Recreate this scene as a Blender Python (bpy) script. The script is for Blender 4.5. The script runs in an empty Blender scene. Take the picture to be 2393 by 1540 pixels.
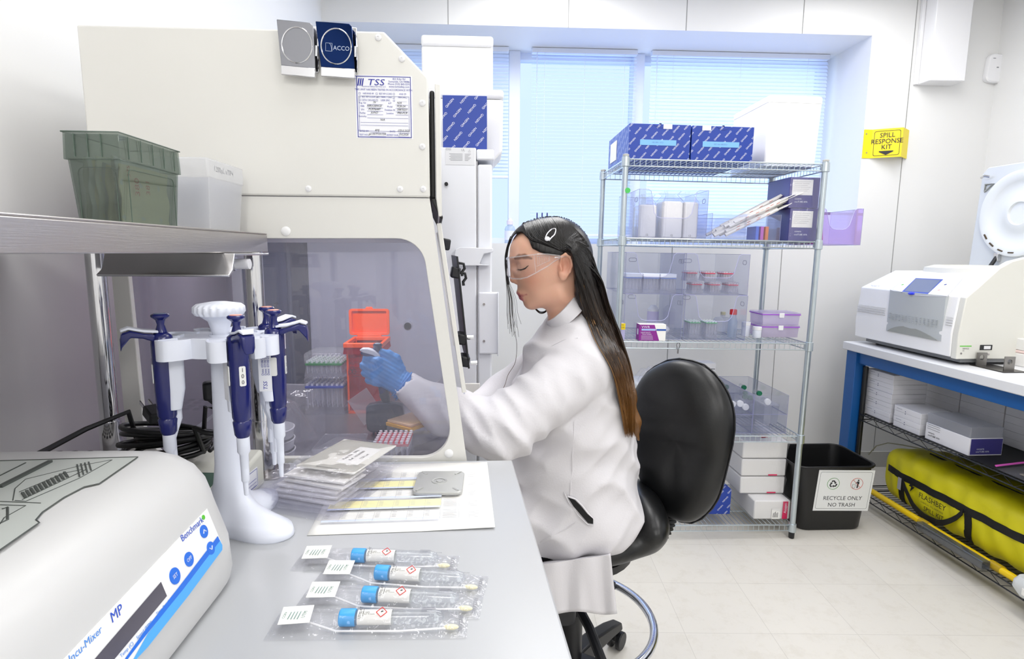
import bpy, bmesh, math, random
import numpy as np
from mathutils import Vector, Matrix
from mathutils.bvhtree import BVHTree
random.seed(7); np.random.seed(7)
C = bpy.context.scene.collection
S = bpy.context.scene
# ------------------------------------------------------------------ camera, light, exposure
F = 1320.0; TH = math.radians(7.9); PS = math.radians(2.8); RO = math.radians(.4)
EYE = np.array([0, 0, 1.33])
_fw = np.array([math.sin(PS)*math.cos(TH), math.cos(PS)*math.cos(TH), -math.sin(TH)])
_r0 = np.array([math.cos(PS), -math.sin(PS), 0]); _u0 = np.cross(_r0, _fw)
_R = _r0*math.cos(RO)+_u0*math.sin(RO); _U = -_r0*math.sin(RO)+_u0*math.cos(RO)
def ray(u, v): return _fw+_R*(u-1196.5)/F+_U*(770-v)/F
def PY(u, v, Y): d = ray(u, v); return EYE+d*(Y/d[1])
def PX(u, v, X): d = ray(u, v); return EYE+d*(X/d[0])
def PZ(u, v, Z): d = ray(u, v); return EYE+d*((Z-EYE[2])/d[2])
cam = bpy.data.cameras.new('camera'); co = bpy.data.objects.new('camera', cam); C.objects.link(co)
cam.sensor_width = 36; cam.lens = 36*F/2393; cam.clip_start = .02
mm = Matrix(((_R[0], _U[0], -_fw[0], EYE[0]), (_R[1], _U[1], -_fw[1], EYE[1]), (_R[2], _U[2], -_fw[2], EYE[2]), (0, 0, 0, 1)))
co.matrix_world = mm; S.camera = co
S.cycles.transparent_max_bounces = 48
S.view_settings.view_transform = 'Standard'; S.view_settings.look = 'None'
S.view_settings.exposure = -0.2; S.view_settings.gamma = 1; S.view_settings.use_curve_mapping = False
w = bpy.data.worlds.new('sky'); S.world = w; w.use_nodes = True
bg = w.node_tree.nodes['Background']; bg.inputs[0].default_value = (.72, .84, 1, 1); bg.inputs[1].default_value = 1.4
def area(name, loc, rot, sx, sy, power, col):
    l = bpy.data.lights.new(name, 'AREA'); l.shape = 'RECTANGLE'; l.size = sx; l.size_y = sy; l.energy = power; l.color = col
    o = bpy.data.objects.new(name, l); C.objects.link(o); o.location = loc; o.rotation_euler = rot; return o
CEIL = 2.8
LAMPS = [(-.05, .9, 4.5), (1.35, 1.0, 14), (.35, 2.5, 18), (1.95, 2.4, 13), (-.05, -1.75, 29), (1.75, -1.3, 28)]
for i, (x, y, pw) in enumerate(LAMPS):
    area('ceiling_lamp_light', (x, y, CEIL-.035), (0, 0, 0), .56, 1.15, pw, (1, .985, .965))
area('window_daylight', (1.15, 3.68, 2.0), (math.radians(90), 0, math.radians(180)), 1.9, 1.0, 11, (.42, .58, 1))

# ------------------------------------------------------------------ helpers
def lin(h):
    h = h.lstrip('#'); c = [int(h[i:i+2], 16)/255 for i in (0, 2, 4)]
    return tuple((x/12.92 if x <= .04045 else ((x+.055)/1.055)**2.4) for x in c)+(1,)
MATS = {}
def mat(name, col, rough=.5, metal=0, bump=0, bs=40, var=0, vs=6, coat=0, emit=0, spec=.5, stretch=None, sss=0):
    if name in MATS: return MATS[name]
    m = bpy.data.materials.new(name); m.use_nodes = True; nt = m.node_tree; p = nt.nodes['Principled BSDF']
    c = lin(col) if isinstance(col, str) else tuple(col)+(1,)
    p.inputs['Base Color'].default_value = c; p.inputs['Roughness'].default_value = rough; p.inputs['Metallic'].default_value = metal
    p.inputs['Specular IOR Level'].default_value = spec
    if coat: p.inputs['Coat Weight'].default_value = coat; p.inputs['Coat Roughness'].default_value = .08
    if sss: p.inputs['Subsurface Weight'].default_value = sss; p.inputs['Subsurface Radius'].default_value = (.012, .005, .003); p.inputs['Subsurface Scale'].default_value = 1
    if emit: p.inputs['Emission Color'].default_value = c; p.inputs['Emission Strength'].default_value = emit
    tc = nt.nodes.new('ShaderNodeTexCoord'); mp = nt.nodes.new('ShaderNodeMapping'); nt.links.new(tc.outputs['Object'], mp.inputs[0])
    if stretch: mp.inputs['Scale'].default_value = stretch
    if bump:
        n = nt.nodes.new('ShaderNodeTexNoise'); n.inputs['Scale'].default_value = bs; n.inputs['Detail'].default_value = 4
        b = nt.nodes.new('ShaderNodeBump'); b.inputs['Strength'].default_value = bump; b.inputs['Distance'].default_value = .004
        nt.links.new(mp.outputs[0], n.inputs['Vector']); nt.links.new(n.outputs['Fac'], b.inputs['Height']); nt.links.new(b.outputs[0], p.inputs['Normal'])
    if var:
        n = nt.nodes.new('ShaderNodeTexNoise'); n.inputs['Scale'].default_value = vs; n.inputs['Detail'].default_value = 5
        mx = nt.nodes.new('ShaderNodeMixRGB'); mx.inputs[1].default_value = c; mx.inputs[2].default_value = tuple(x*(1-var) for x in c[:3])+(1,)
        nt.links.new(mp.outputs[0], n.inputs['Vector']); nt.links.new(n.outputs['Fac'], mx.inputs[0]); nt.links.new(mx.outputs[0], p.inputs['Base Color'])
    MATS[name] = m; return m
def clear(name, tint='#ffffff', body=.08, bodycol='#ffffff', gloss=.08, rough=.03, bump=0, bs=60, fres=.25):
    """thin see-through plastic: tinted transparency, a milky share and a fresnel gloss"""
    if name in MATS: return MATS[name]
    m = bpy.data.materials.new(name); m.use_nodes = True; nt = m.node_tree; nt.nodes.clear()
    out = nt.nodes.new('ShaderNodeOutputMaterial'); tr = nt.nodes.new('ShaderNodeBsdfTransparent'); df = nt.nodes.new('ShaderNodeBsdfDiffuse')
    gl = nt.nodes.new('ShaderNodeBsdfGlossy'); tn = nt.nodes.new('ShaderNodeBsdfTranslucent'); dt_ = nt.nodes.new('ShaderNodeMixShader'); dt_.inputs[0].default_value = .5; a = nt.nodes.new('ShaderNodeMixShader'); b = nt.nodes.new('ShaderNodeMixShader')
    lw = nt.nodes.new('ShaderNodeLayerWeight'); lw.inputs[0].default_value = .25
    ma = nt.nodes.new('ShaderNodeMath'); ma.operation = 'MULTIPLY_ADD'; ma.inputs[1].default_value = fres; ma.inputs[2].default_value = gloss*.5; ma.use_clamp = True
    nt.links.new(lw.outputs['Fresnel'], ma.inputs[0]); tr.inputs[0].default_value = lin(tint); df.inputs[0].default_value = lin(bodycol)
    gl.inputs['Roughness'].default_value = rough
    a.inputs[0].default_value = body; nt.links.new(tr.outputs[0], a.inputs[1]); tn.inputs[0].default_value = lin(bodycol); nt.links.new(df.outputs[0], dt_.inputs[1]); nt.links.new(tn.outputs[0], dt_.inputs[2]); nt.links.new(dt_.outputs[0], a.inputs[2])
    nt.links.new(ma.outputs[0], b.inputs[0]); nt.links.new(a.outputs[0], b.inputs[1]); nt.links.new(gl.outputs[0], b.inputs[2]); nt.links.new(b.outputs[0], out.inputs[0])
    if bump:
        tc = nt.nodes.new('ShaderNodeTexCoord'); n = nt.nodes.new('ShaderNodeTexNoise'); n.inputs['Scale'].default_value = bs
        bp = nt.nodes.new('ShaderNodeBump'); bp.inputs['Strength'].default_value = bump; bp.inputs['Distance'].default_value = .01
        nt.links.new(tc.outputs['Object'], n.inputs['Vector']); nt.links.new(n.outputs['Fac'], bp.inputs['Height']); nt.links.new(bp.outputs[0], gl.inputs['Normal']); nt.links.new(bp.outputs[0], df.inputs['Normal'])
    MATS[name] = m; return m
_tx = {}
def text_geo(body):
    if body in _tx: return _tx[body]
    cu = bpy.data.curves.new('t', 'FONT'); cu.body = body; cu.resolution_u = 2; cu.align_x = 'CENTER'; cu.align_y = 'CENTER'
    o = bpy.data.objects.new('t', cu); C.objects.link(o); me = bpy.data.meshes.new_from_object(o)
    vs = [tuple(v.co) for v in me.vertices]; fs = [tuple(p.vertices) for p in me.polygons]
    bpy.data.objects.remove(o); bpy.data.meshes.remove(me); bpy.data.curves.remove(cu)
    _tx[body] = (vs, fs); return _tx[body]
def frame(o, xd, yd):
    x = Vector(xd).normalized(); y = Vector(yd); y = (y-x*y.dot(x)).normalized(); z = x.cross(y)
    return Matrix(((x.x, y.x, z.x, o[0]), (x.y, y.y, z.y, o[1]), (x.z, y.z, z.z, o[2]), (0, 0, 0, 1)))
def rrect(w, h, r, n=5, cx=0, cy=0):
    p = []
    for (sx, sy, a0) in ((1, 1, 0), (-1, 1, 90), (-1, -1, 180), (1, -1, 270)):
        for k in range(n+1):
            a = math.radians(a0+90*k/n); p.append((cx+sx*(w/2-r)+r*math.cos(a), cy+sy*(h/2-r)+r*math.sin(a)))
    return p
def T(x, y, z): return Matrix.Translation((x, y, z))
def RX(a): return Matrix.Rotation(math.radians(a), 4, 'X')
def RY(a): return Matrix.Rotation(math.radians(a), 4, 'Y')
def RZ(a): return Matrix.Rotation(math.radians(a), 4, 'Z')
I4 = Matrix.Identity(4)
MW = {}
class MB:
    def __init__(s, M=None): s.v = []; s.f = []; s.M = M or I4
    def add(s, vs, fs, M=None):
        k = len(s.v); X = s.M @ M if M else s.M
        s.v += [X @ Vector(p) for p in vs]; s.f += [tuple(i+k for i in q) for q in fs]; return s
    def box(s, x0, x1, y0, y1, z0, z1, M=None):
        if x0 > x1: x0, x1 = x1, x0
        if y0 > y1: y0, y1 = y1, y0
        if z0 > z1: z0, z1 = z1, z0
        return s.add([(x0, y0, z0), (x1, y0, z0), (x1, y1, z0), (x0, y1, z0), (x0, y0, z1), (x1, y0, z1), (x1, y1, z1), (x0, y1, z1)],
            [(0, 3, 2, 1), (4, 5, 6, 7), (0, 1, 5, 4), (1, 2, 6, 5), (2, 3, 7, 6), (3, 0, 4, 7)], M)
    def loft(s, rings, cap=True, closed=True, M=None):
        n = len(rings[0]); vs = [p for r in rings for p in r]; fs = []
        for i in range(len(rings)-1):
            for j in range(n if closed else n-1):
                a = i*n+j; b = i*n+(j+1) % n; fs.append((a, b, b+n, a+n))
        if cap: fs.append(tuple(reversed(range(n)))); fs.append(tuple(range((len(rings)-1)*n, len(rings)*n)))
        return s.add(vs, fs, M)
    def prism(s, poly, d0, d1, axis='y', M=None):
        mk = {'x': lambda a, b, d: (d, a, b), 'y': lambda a, b, d: (a, d, b), 'z': lambda a, b, d: (a, b, d)}[axis]
        return s.loft([[mk(a, b, d0) for a, b in poly], [mk(a, b, d1) for a, b in poly]], M=M)
    def frame(s, outer, inner, d0, d1, axis='y', M=None):
        mk = {'x': lambda a, b, d: (d, a, b), 'y': lambda a, b, d: (a, d, b), 'z': lambda a, b, d: (a, b, d)}[axis]
        n = len(outer); R = [[mk(a, b, d) for a, b in p] for p, d in ((outer, d0), (outer, d1), (inner, d1), (inner, d0), (outer, d0))]
        return s.loft(R, cap=False, M=M)
    def shell(s, poly0, z0, poly1, z1, t, M=None, floor=True):
        """open-topped tub: outer wall, rim, inner wall, floor"""
        def ins(p, t):
            cx = sum(a for a, b in p)/len(p); cy = sum(b for a, b in p)/len(p)
            return [(a-t*(1 if a > cx else -1), b-t*(1 if b > cy else -1)) for a, b in p]
        n = len(poly0)
        R = [[(a, b, z0) for a, b in poly0], [(a, b, z1) for a, b in poly1], [(a, b, z1) for a, b in ins(poly1, t)], [(a, b, z0+t) for a, b in ins(poly0, t)]]
        return s.loft(R, cap=floor, M=M)
    def tube(s, pts, r, n=8, closed=False, M=None, flat=1):
        P = [Vector(p) for p in pts]; m = len(P); rr = r if isinstance(r, (list, tuple)) else [r]*m
        tg = []
        for i in range(m):
            a = P[(i-1) % m] if (closed or i > 0) else P[i]; b = P[(i+1) % m] if (closed or i < m-1) else P[i]
            tg.append((b-a).normalized() if (b-a).length > 1e-9 else Vector((0, 0, 1)))
        u = tg[0].orthogonal().normalized(); rings = []
        for i in range(m):
            u = (u-tg[i]*u.dot(tg[i])).normalized(); w_ = tg[i].cross(u)
            rings.append([tuple(P[i]+u*(rr[i]*math.cos(2*math.pi*k/n))+w_*(flat*rr[i]*math.sin(2*math.pi*k/n))) for k in range(n)])
        if closed: rings.append(rings[0])
        return s.loft(rings, cap=not closed, M=M)
    def cyl(s, p0, p1, r0, r1=None, n=20, M=None): return s.tube([p0, p1], [r0, r0 if r1 is None else r1], n, M=M)
    def lathe(s, prof, n=24, M=None, cap=True):
        return s.loft([[(r*math.cos(2*math.pi*k/n), r*math.sin(2*math.pi*k/n), z) for k in range(n)] for r, z in prof], cap=cap, M=M)
    def ball(s, c, rx, ry=None, rz=None, n=14, M=None):
        ry = ry or rx; rz = rz or rx
        R = []
        for i in range(n+1):
            a = -math.pi/2+math.pi*i/n; q = max(math.cos(a), .01)
            R.append([(c[0]+rx*q*math.cos(2*math.pi*k/(2*n)), c[1]+ry*q*math.sin(2*math.pi*k/(2*n)), c[2]+rz*math.sin(a)) for k in range(2*n)])
        return s.loft(R, M=M)
    def text(s, body, o, xd, yd, size, sx=1, shear=0):
        vs, fs = text_geo(body); Mx = frame(o, xd, yd)
        return s.add([(x*size*sx+y*size*shear, y*size, .0) for x, y, z in vs], fs, Mx)
    def quad(s, o, xd, yd, w_, h, t=.0004):
        return s.box(-w_/2, w_/2, -h/2, h/2, -t, 0, frame(o, xd, yd))
    def outline(s, o, xd, yd, w_, h, t):
        Mx = frame(o, xd, yd)
        for a, b, c, d in ((-w_/2, w_/2, h/2-t, h/2), (-w_/2, w_/2, -h/2, -h/2+t), (-w_/2, -w_/2+t, -h/2, h/2), (w_/2-t, w_/2, -h/2, h/2)):
            s.add([(a, c, 0), (b, c, 0), (b, d, 0), (a, d, 0)], [(0, 1, 2, 3)], Mx)
        return s
    def build(s, name, m, parent=None, bev=0, smooth=35, top=None, seg=2, sub=0, solid=0, kind=None, label=None):
        me = bpy.data.meshes.new(name)
        if parent is not None: base = MW[parent.name]
        elif top and top.get('M'): base = top['M']
        else: base = I4
        inv = base.inverted()
        me.from_pydata([tuple(inv @ p) for p in s.v], [], s.f); me.validate(); me.update()
        bm = bmesh.new(); bm.from_mesh(me); bmesh.ops.recalc_face_normals(bm, faces=bm.faces); bm.to_mesh(me); bm.free()
        if smooth: me.polygons.foreach_set('use_smooth', [True]*len(me.polygons)); me.set_sharp_from_angle(angle=math.radians(smooth))
        me.materials.append(m); o = bpy.data.objects.new(name, me); C.objects.link(o)
        if parent is not None:
            o.parent = parent; MW[o.name] = MW[parent.name]
        else: o.matrix_world = base; MW[o.name] = base
        if top: tag(o, top.get('label'), top.get('cat'), top.get('group'))
        if kind: o['kind'] = kind
        if label: o['label'] = label
        if solid:
            q = o.modifiers.new('s', 'SOLIDIFY'); q.thickness = solid; q.offset = 0
        if bev:
            q = o.modifiers.new('b', 'BEVEL'); q.width = bev; q.segments = seg; q.limit_method = 'ANGLE'; q.angle_limit = math.radians(40)
        if sub:
            q = o.modifiers.new('u', 'SUBSURF'); q.levels = q.render_levels = sub
        return o
def tag(o, label, cat, group=None):
    if label: o['label'] = label
    if cat: o['category'] = cat
    if group: o['group'] = group
    return o
def thing(name, label, cat, loc=(0, 0, 0), rz=0, group=None, M=None):
    o = bpy.data.objects.new(name, None); C.objects.link(o); o.empty_display_size = .05
    Mx = M if M else T(*loc) @ RZ(rz); o.matrix_world = Mx; MW[o.name] = Mx.copy(); tag(o, label, cat, group); return o
def dup(root, M, label=None, group=None):
    def rec(o, par):
        c = o.copy(); C.objects.link(c)
        if par is not None: c.parent = par
        for ch in list(o.children): rec(ch, c)
        return c
    r = rec(root, None); r.matrix_world = M; MW[r.name] = M.copy()
    if label: r['label'] = label
    if group: r['group'] = group
    return r
def struct(name, mb, m, **k): o = mb.build(name, m, **k); o['kind'] = 'structure'; return o
def L(M): return M  # readability

# ------------------------------------------------------------------ shared materials
WHITEWALL = mat('wall_paint', '#e9e9e8', .55, var=.03, vs=2, bump=.03, bs=120)
CREAM = mat('cream_enamel', '#e3e2dd', .32, var=.02, vs=3)
WHT = mat('white_plastic', '#eeeef0', .38)
WHTB = mat('cool_white_plastic', '#e6eaf6', .35)
BLK = mat('black_plastic', '#121318', .42)
NAVY = mat('navy_plastic', '#121a63', .25, coat=.3)
CHROME = mat('chrome', '#d5d5d8', .08, metal=1)
STEEL = mat('brushed_steel', '#b5b0ad', .26, metal=1, bump=.06, bs=30, stretch=(1, 1, 40), var=.15)
PAPER = mat('paper', '#f3f2ee', .7)
INK = mat('black_ink', '#2c2c30', .6)
BLUEINK = mat('blue_ink', '#20289c', .5)
REDINK = mat('red_ink', '#d8342c', .5)
GREYP = mat('grey_plastic', '#b3b2ac', .45, var=.05)
FOAM = mat('white_foam', '#f7f7f7', .7, bump=.1, bs=200)

# ------------------------------------------------------------------ the room
XL, XR, YB, YN, YW = -.88, 2.95, 3.30, -2.4, 3.74
NX0, NX1, NZ0, NZ1 = XL, 2.195, 1.375, 2.555      # window niche in the back wall
fl = bpy.data.materials.new('vinyl_tile'); fl.use_nodes = True; nt = fl.node_tree; p = nt.nodes['Principled BSDF']
tc = nt.nodes.new('ShaderNodeTexCoord'); mp = nt.nodes.new('ShaderNodeMapping'); mp.inputs['Rotation'].default_value = (0, 0, math.radians(3)); br = nt.nodes.new('ShaderNodeTexBrick')
br.offset = 0; br.inputs['Scale'].default_value = 1; br.inputs['Brick Width'].default_value = .305; br.inputs['Row Height'].default_value = .305; br.inputs['Mortar Size'].default_value = .0012
br.inputs['Color1'].default_value = lin('#ddd9d1'); br.inputs['Color2'].default_value = lin('#d9d5cd'); br.inputs['Mortar'].default_value = lin('#c9c5bd')
nz = nt.nodes.new('ShaderNodeTexNoise'); nz.inputs['Scale'].default_value = 14; nz.inputs['Detail'].default_value = 8; nz.inputs['Roughness'].default_value = .75
rp = nt.nodes.new('ShaderNodeValToRGB'); rp.color_ramp.elements[0].position = .36; rp.color_ramp.elements[0].color = (.72, .68, .6, 1); rp.color_ramp.elements[1].position = .5; rp.color_ramp.elements[1].color = (1, 1, 1, 1)
mx = nt.nodes.new('ShaderNodeMixRGB'); mx.blend_type = 'MULTIPLY'; mx.inputs[0].default_value = .22
for a, b in ((tc.outputs['Object'], mp.inputs[0]), (mp.outputs[0], br.inputs['Vector']), (tc.outputs['Object'], nz.inputs['Vector']), (nz.outputs['Fac'], rp.inputs[0]), (br.outputs['Color'], mx.inputs[1]), (rp.outputs[0], mx.inputs[2]), (mx.outputs[0], p.inputs['Base Color'])): nt.links.new(a, b)
p.inputs['Roughness'].default_value = .35
struct('floor', MB().box(XL-.1, XR+.1, YN-.1, YW+.1, -.05, 0), fl)
struct('ceiling', MB().box(XL-.1, XR+.1, YN-.1, YW+.1, CEIL, CEIL+.05), WHITEWALL)
struct('wall_left', MB().box(XL-.1, XL, YN, YW+.1, 0, CEIL), WHITEWALL)
struct('wall_right', MB().box(XR, XR+.1, YN, YW+.1, 0, CEIL), WHITEWALL)
struct('wall_near', MB().box(XL, XR, YN-.1, YN, 0, CEIL), WHITEWALL)
wb = MB().box(XL, NX1, YB, YB+.1, 0, NZ0).box(XL, NX1, YB, YB+.1, NZ1, CEIL).box(NX1, XR, YB, YB+.1, 0, CEIL)
wb.box(XL, NX1, YB+.1, YW, NZ0-.1, NZ0).box(XL, NX1, YB+.1, YW, NZ1, NZ1+.1).box(NX1, NX1+.1, YB+.1, YW, NZ0-.1, NZ1+.1)
struct('wall_back', wb, WHITEWALL)
def vseam(u0, v0): q = PY(u0, v0, YB); return q[0]
SEAM = mat('seam_shadow_gap', '#9a9a98', .8)
n = 0
for (u, v, z0, z1) in ((1047, 20, NZ1, CEIL), (1329, 20, NZ1, CEIL), (1605, 30, NZ1, CEIL), (1878, 30, NZ1, CEIL), (2144, 10, 0, CEIL), (1561, 800, 0, NZ0), (1812, 800, 0, NZ0), (1300, 800, 0, NZ0)):
    x = vseam(u, v); n += 1; struct('trim_%d' % n, MB().box(x-.0022, x+.0022, YB-.001, YB+.002, z0, z1), SEAM)
struct('baseboard_back', MB().box(XL, XR, YB-.012, YB, 0, .1), mat('grey_vinyl', '#c9c8c4', .5))
struct('baseboard_right', MB().box(XR-.012, XR, YN, YB-.012, 0, .1), MATS['grey_vinyl'])
# window: three frames with glass in the back of the niche, mullion posts
WF = mat('window_frame_paint', '#dfe6f5', .4); GLASS = clear('window_glass', '#f4f9ff', .0, gloss=.0, fres=.05)
wx = [NX0, PY(1190, 300, YW)[0], PY(1238, 300, YW)[0], PY(1476, 300, YW)[0], PY(1512, 300, YW)[0], PY(1930, 300, YW)[0]]
wm = MB()
struct('window_1', MB().frame([(NX0, NZ0), (NX1, NZ0), (NX1, NZ1), (NX0, NZ1)], [(NX0+.04, NZ0+.04), (NX1-.04, NZ0+.04), (NX1-.04, NZ1-.04), (NX0+.04, NZ1-.04)], YW-.02, YW+.05), WF)
W1 = bpy.data.objects['window_1']
for a in (wx[1]+.03, wx[3]+.02): MB().box(a-.035, a+.035, YW-.06, YW+.05, NZ0, NZ1).build('mullion', WF, W1, bev=.003)
MB().box(NX0, NX1, YW+.02, YW+.025, NZ0, NZ1).build('glass_pane', GLASS, W1)
# horizontal blinds
BL = bpy.data.materials.new('blind_slat'); BL.use_nodes = True; nt = BL.node_tree; p = nt.nodes['Principled BSDF']; p.inputs['Base Color'].default_value = lin('#e6ecf8')
tl = nt.nodes.new('ShaderNodeBsdfTranslucent'); tl.inputs[0].default_value = lin('#cfe0ff'); ms = nt.nodes.new('ShaderNodeMixShader'); ms.inputs[0].default_value = .45
nt.links.new(p.outputs[0], ms.inputs[1]); nt.links.new(tl.outputs[0], ms.inputs[2]); nt.links.new(ms.outputs[0], nt.nodes['Material Output'].inputs[0])
def blind(x0, x1, zb, tilt, label, ztop=NZ1-.03):
    y = YW-.11; t = thing('window_blind', label, 'blind', ((x0+x1)/2, y, zb), group=None)
    MB().box(x0, x1, y-.02, y+.02, ztop, ztop+.028).build('headrail', WF, t, bev=.002)
    m = MB(); z = ztop-.02; k = math.radians(tilt)
    while z > zb+.02:
        dy, dz = .0125*math.cos(k), .0125*math.sin(k)
        m.add([(x0, y-dy, z-dz), (x1, y-dy, z-dz), (x1, y, z+.0015), (x0, y, z+.0015), (x1, y+dy, z+dz), (x0, y+dy, z+dz)], [(0, 1, 2, 3), (3, 2, 4, 5)]); z -= .0215
    m.build('slats', BL, t, smooth=60)
    MB().box(x0, x1, y-.012, y+.012, zb, zb+.016).build('bottom_rail', WF, t, bev=.003)
    for fx in (.12, .5, .88): MB().cyl((x0+(x1-x0)*fx, y-.014, zb), (x0+(x1-x0)*fx, y-.014, ztop), .0009, n=5).build('ladder_cord', WF, t)
    m = MB().cyl((x0+.03, y-.025, ztop-.75), (x0+.03, y-.025, ztop), .003, n=6); m.build('tilt_wand', clear('wand_plastic', '#f4f4f8', .3), t)
blind(NX0+.03, wx[1]-.01, 1.78, 62, 'raised white blind on the left window pane, ending at half height')
blind(wx[2]+.0, wx[3]-.01, NZ0+.05, 8, 'white blind with open slats on the middle window pane')
blind(wx[4]-.02, NX1-.05, NZ0+.05, 58, 'white blind with nearly closed slats behind the wire rack')
# ceiling lamps
for i, (x, y, pw) in enumerate(LAMPS):
    t = thing('ceiling_light', 'recessed rectangular white ceiling light panel outside the picture above the room', 'ceiling light', (x, y, CEIL), group='ceiling light panels')
    MB().frame([(x-.31, y-.61), (x+.31, y-.61), (x+.31, y+.61), (x-.31, y+.61)], [(x-.285, y-.585), (x+.285, y-.585), (x+.285, y+.585), (x-.285, y+.585)], CEIL-.02, CEIL, 'z').build('frame', WHT, t)
    MB().box(x-.285, x+.285, y-.585, y+.585, CEIL-.012, CEIL-.004).build('diffuser', mat('lamp_diffuser', '#ffffff', .5, emit=3), t)
# ------------------------------------------------------------------ left benches
BZ = .91
LAM = mat('bench_laminate', '#b6b8bb', .3, var=.02, vs=4)
t = thing('lab_bench', 'white laminate lab bench along the left wall holding the sample kits', 'bench', (-.4, .2, 0))
MB().prism([(XL+.005, 1.098), (.056, 1.098), (.098, .43), (.13, -.3), (XL+.005, -.3)], BZ-.03, BZ, 'z').build('worktop', LAM, t, bev=.003)
for x, y in ((-.8, 1.04), (.0, 1.04), (-.8, -.24), (.06, -.24)): MB().box(x-.025, x+.025, y-.025, y+.025, 0, BZ-.03).build('leg', WHT, t, bev=.003)
t = thing('lab_bench', 'white bench beyond, carrying the cream hood', 'bench', (-.5, 1.45, 0))
BZ2 = .872
MB().box(XL+.005, -.075, 1.102, 1.80, BZ2-.03, BZ2).build('worktop', LAM, t, bev=.003)
for x, y in ((-.82, 1.16), (-.12, 1.16), (-.82, 1.74), (-.12, 1.74)): MB().box(x-.025, x+.025, y-.025, y+.025, 0, BZ2-.03).build('leg', WHT, t, bev=.003)

# ------------------------------------------------------------------ stainless over-shelf
SY = 1.08
a = PY(627, 592, SY); b = PY(627, 545, SY); SX = a[0]; SZ0, SZ1 = 1.3245, b[2]
t = thing('stainless_shelf', 'brushed stainless steel over-shelf on chrome posts above the left bench', 'shelf', (-.62, .6, BZ))
m = MB(); m.box(XL+.02, SX, -.5, SY, SZ1-.003, SZ1); m.box(SX-.003, SX, -.5, SY, SZ0, SZ1-.003); m.box(XL+.02, SX-.003, SY-.003, SY, SZ0, SZ1-.003); m.box(SX-.02, SX-.003, -.5, SY, SZ0, SZ0+.003)
m.build('shelf_top', mat('shelf_steel', '#cfcbc9', .34, metal=1, bump=.05, bs=25, stretch=(30, 1, 30), var=.12, vs=3), t, bev=.0015)
pr = PY(603, 800, 1.045); pl = PY(240, 800, 1.045)
for (x, y) in ((pr[0], 1.045), (pl[0], 1.045), (pr[0], -.4), (pl[0], -.4)):
    o = MB().cyl((x, y, BZ+.1), (x, y, SZ0+.002), .0155, n=28).build('post', CHROME, t)
    MB().cyl((x, y, BZ+.004), (x, y, BZ+.105), .0185, n=28).build('foot_sleeve', CHROME, o)
    MB().prism(rrect(.075, .075, .012, 3, x, y), BZ, BZ+.004, 'z').build('flange', STEEL, o, bev=.001)
# fixture under the shelf (fluorescent strip)
t = thing('strip_light', 'slim fluorescent strip light hanging under the stainless shelf', 'light', (-.6, 1.0, SZ0))
x0 = PY(320, 600, .98)[0]; x1 = PY(597, 600, .98)[0]
m = MB(); pf = [(.95, 1.318), (.99, 1.318), (1.03, 1.298), (1.028, 1.296), (.99, 1.315), (.95, 1.315)]
m.prism([(.90, 1.3235), (1.04, 1.3235), (1.04, 1.320), (.90, 1.320)], x0, x1, 'x'); m.prism([(.90, 1.3235), (.903, 1.3235), (.893, 1.296), (.878, 1.288), (.876, 1.291), (.889, 1.299)], x0, x1, 'x'); m.box(x0, x0+.003, .9, 1.04, 1.292, 1.3235)
m.build('reflector', mat('white_tray_metal', '#d8d8da', .25, metal=.85), t, bev=.0008)
MB().cyl((x0+.03, .955, 1.306), (x1, .955, 1.306), .0085, n=16).build('tube', mat('glass_tube_off', '#e9e9ee', .12), t)
for x in (x0+.032, x1-.03): MB().cyl((x-.008, .955, 1.306), (x+.008, .955, 1.306), .0115, n=16).build('tube_holder', CHROME, t)

# ------------------------------------------------------------------ cream hood (profile on the plane Y = HY)
HY, HY2 = 1.10, 1.74
def hp(u, v): q = PY(u, v, HY); return (q[0], q[2])
HX0 = -.722
t = HOOD = thing('pcr_hood', 'cream enclosed laboratory hood with see-through side windows on the far bench', 'laboratory hood', (-.4, 1.42, BZ2+.0005))
tl_, tr_, c1, c2 = (HX0, 1.722), hp(897, 73), hp(1001, 182), hp(1005, 461)
up = [tl_, tr_, c1, c2, (HX0, c2[1])]
MB().prism(up, HY, HY2).build('upper_cabinet', CREAM, t, bev=.0035)
out = [hp(1004, 463), hp(1016, 540), hp(1091, 1077), (hp(1091, 1077)[0]+.004, BZ2+.001), (HX0+.02, BZ2+.001), (HX0+.02, hp(1004, 463)[1])]
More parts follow.
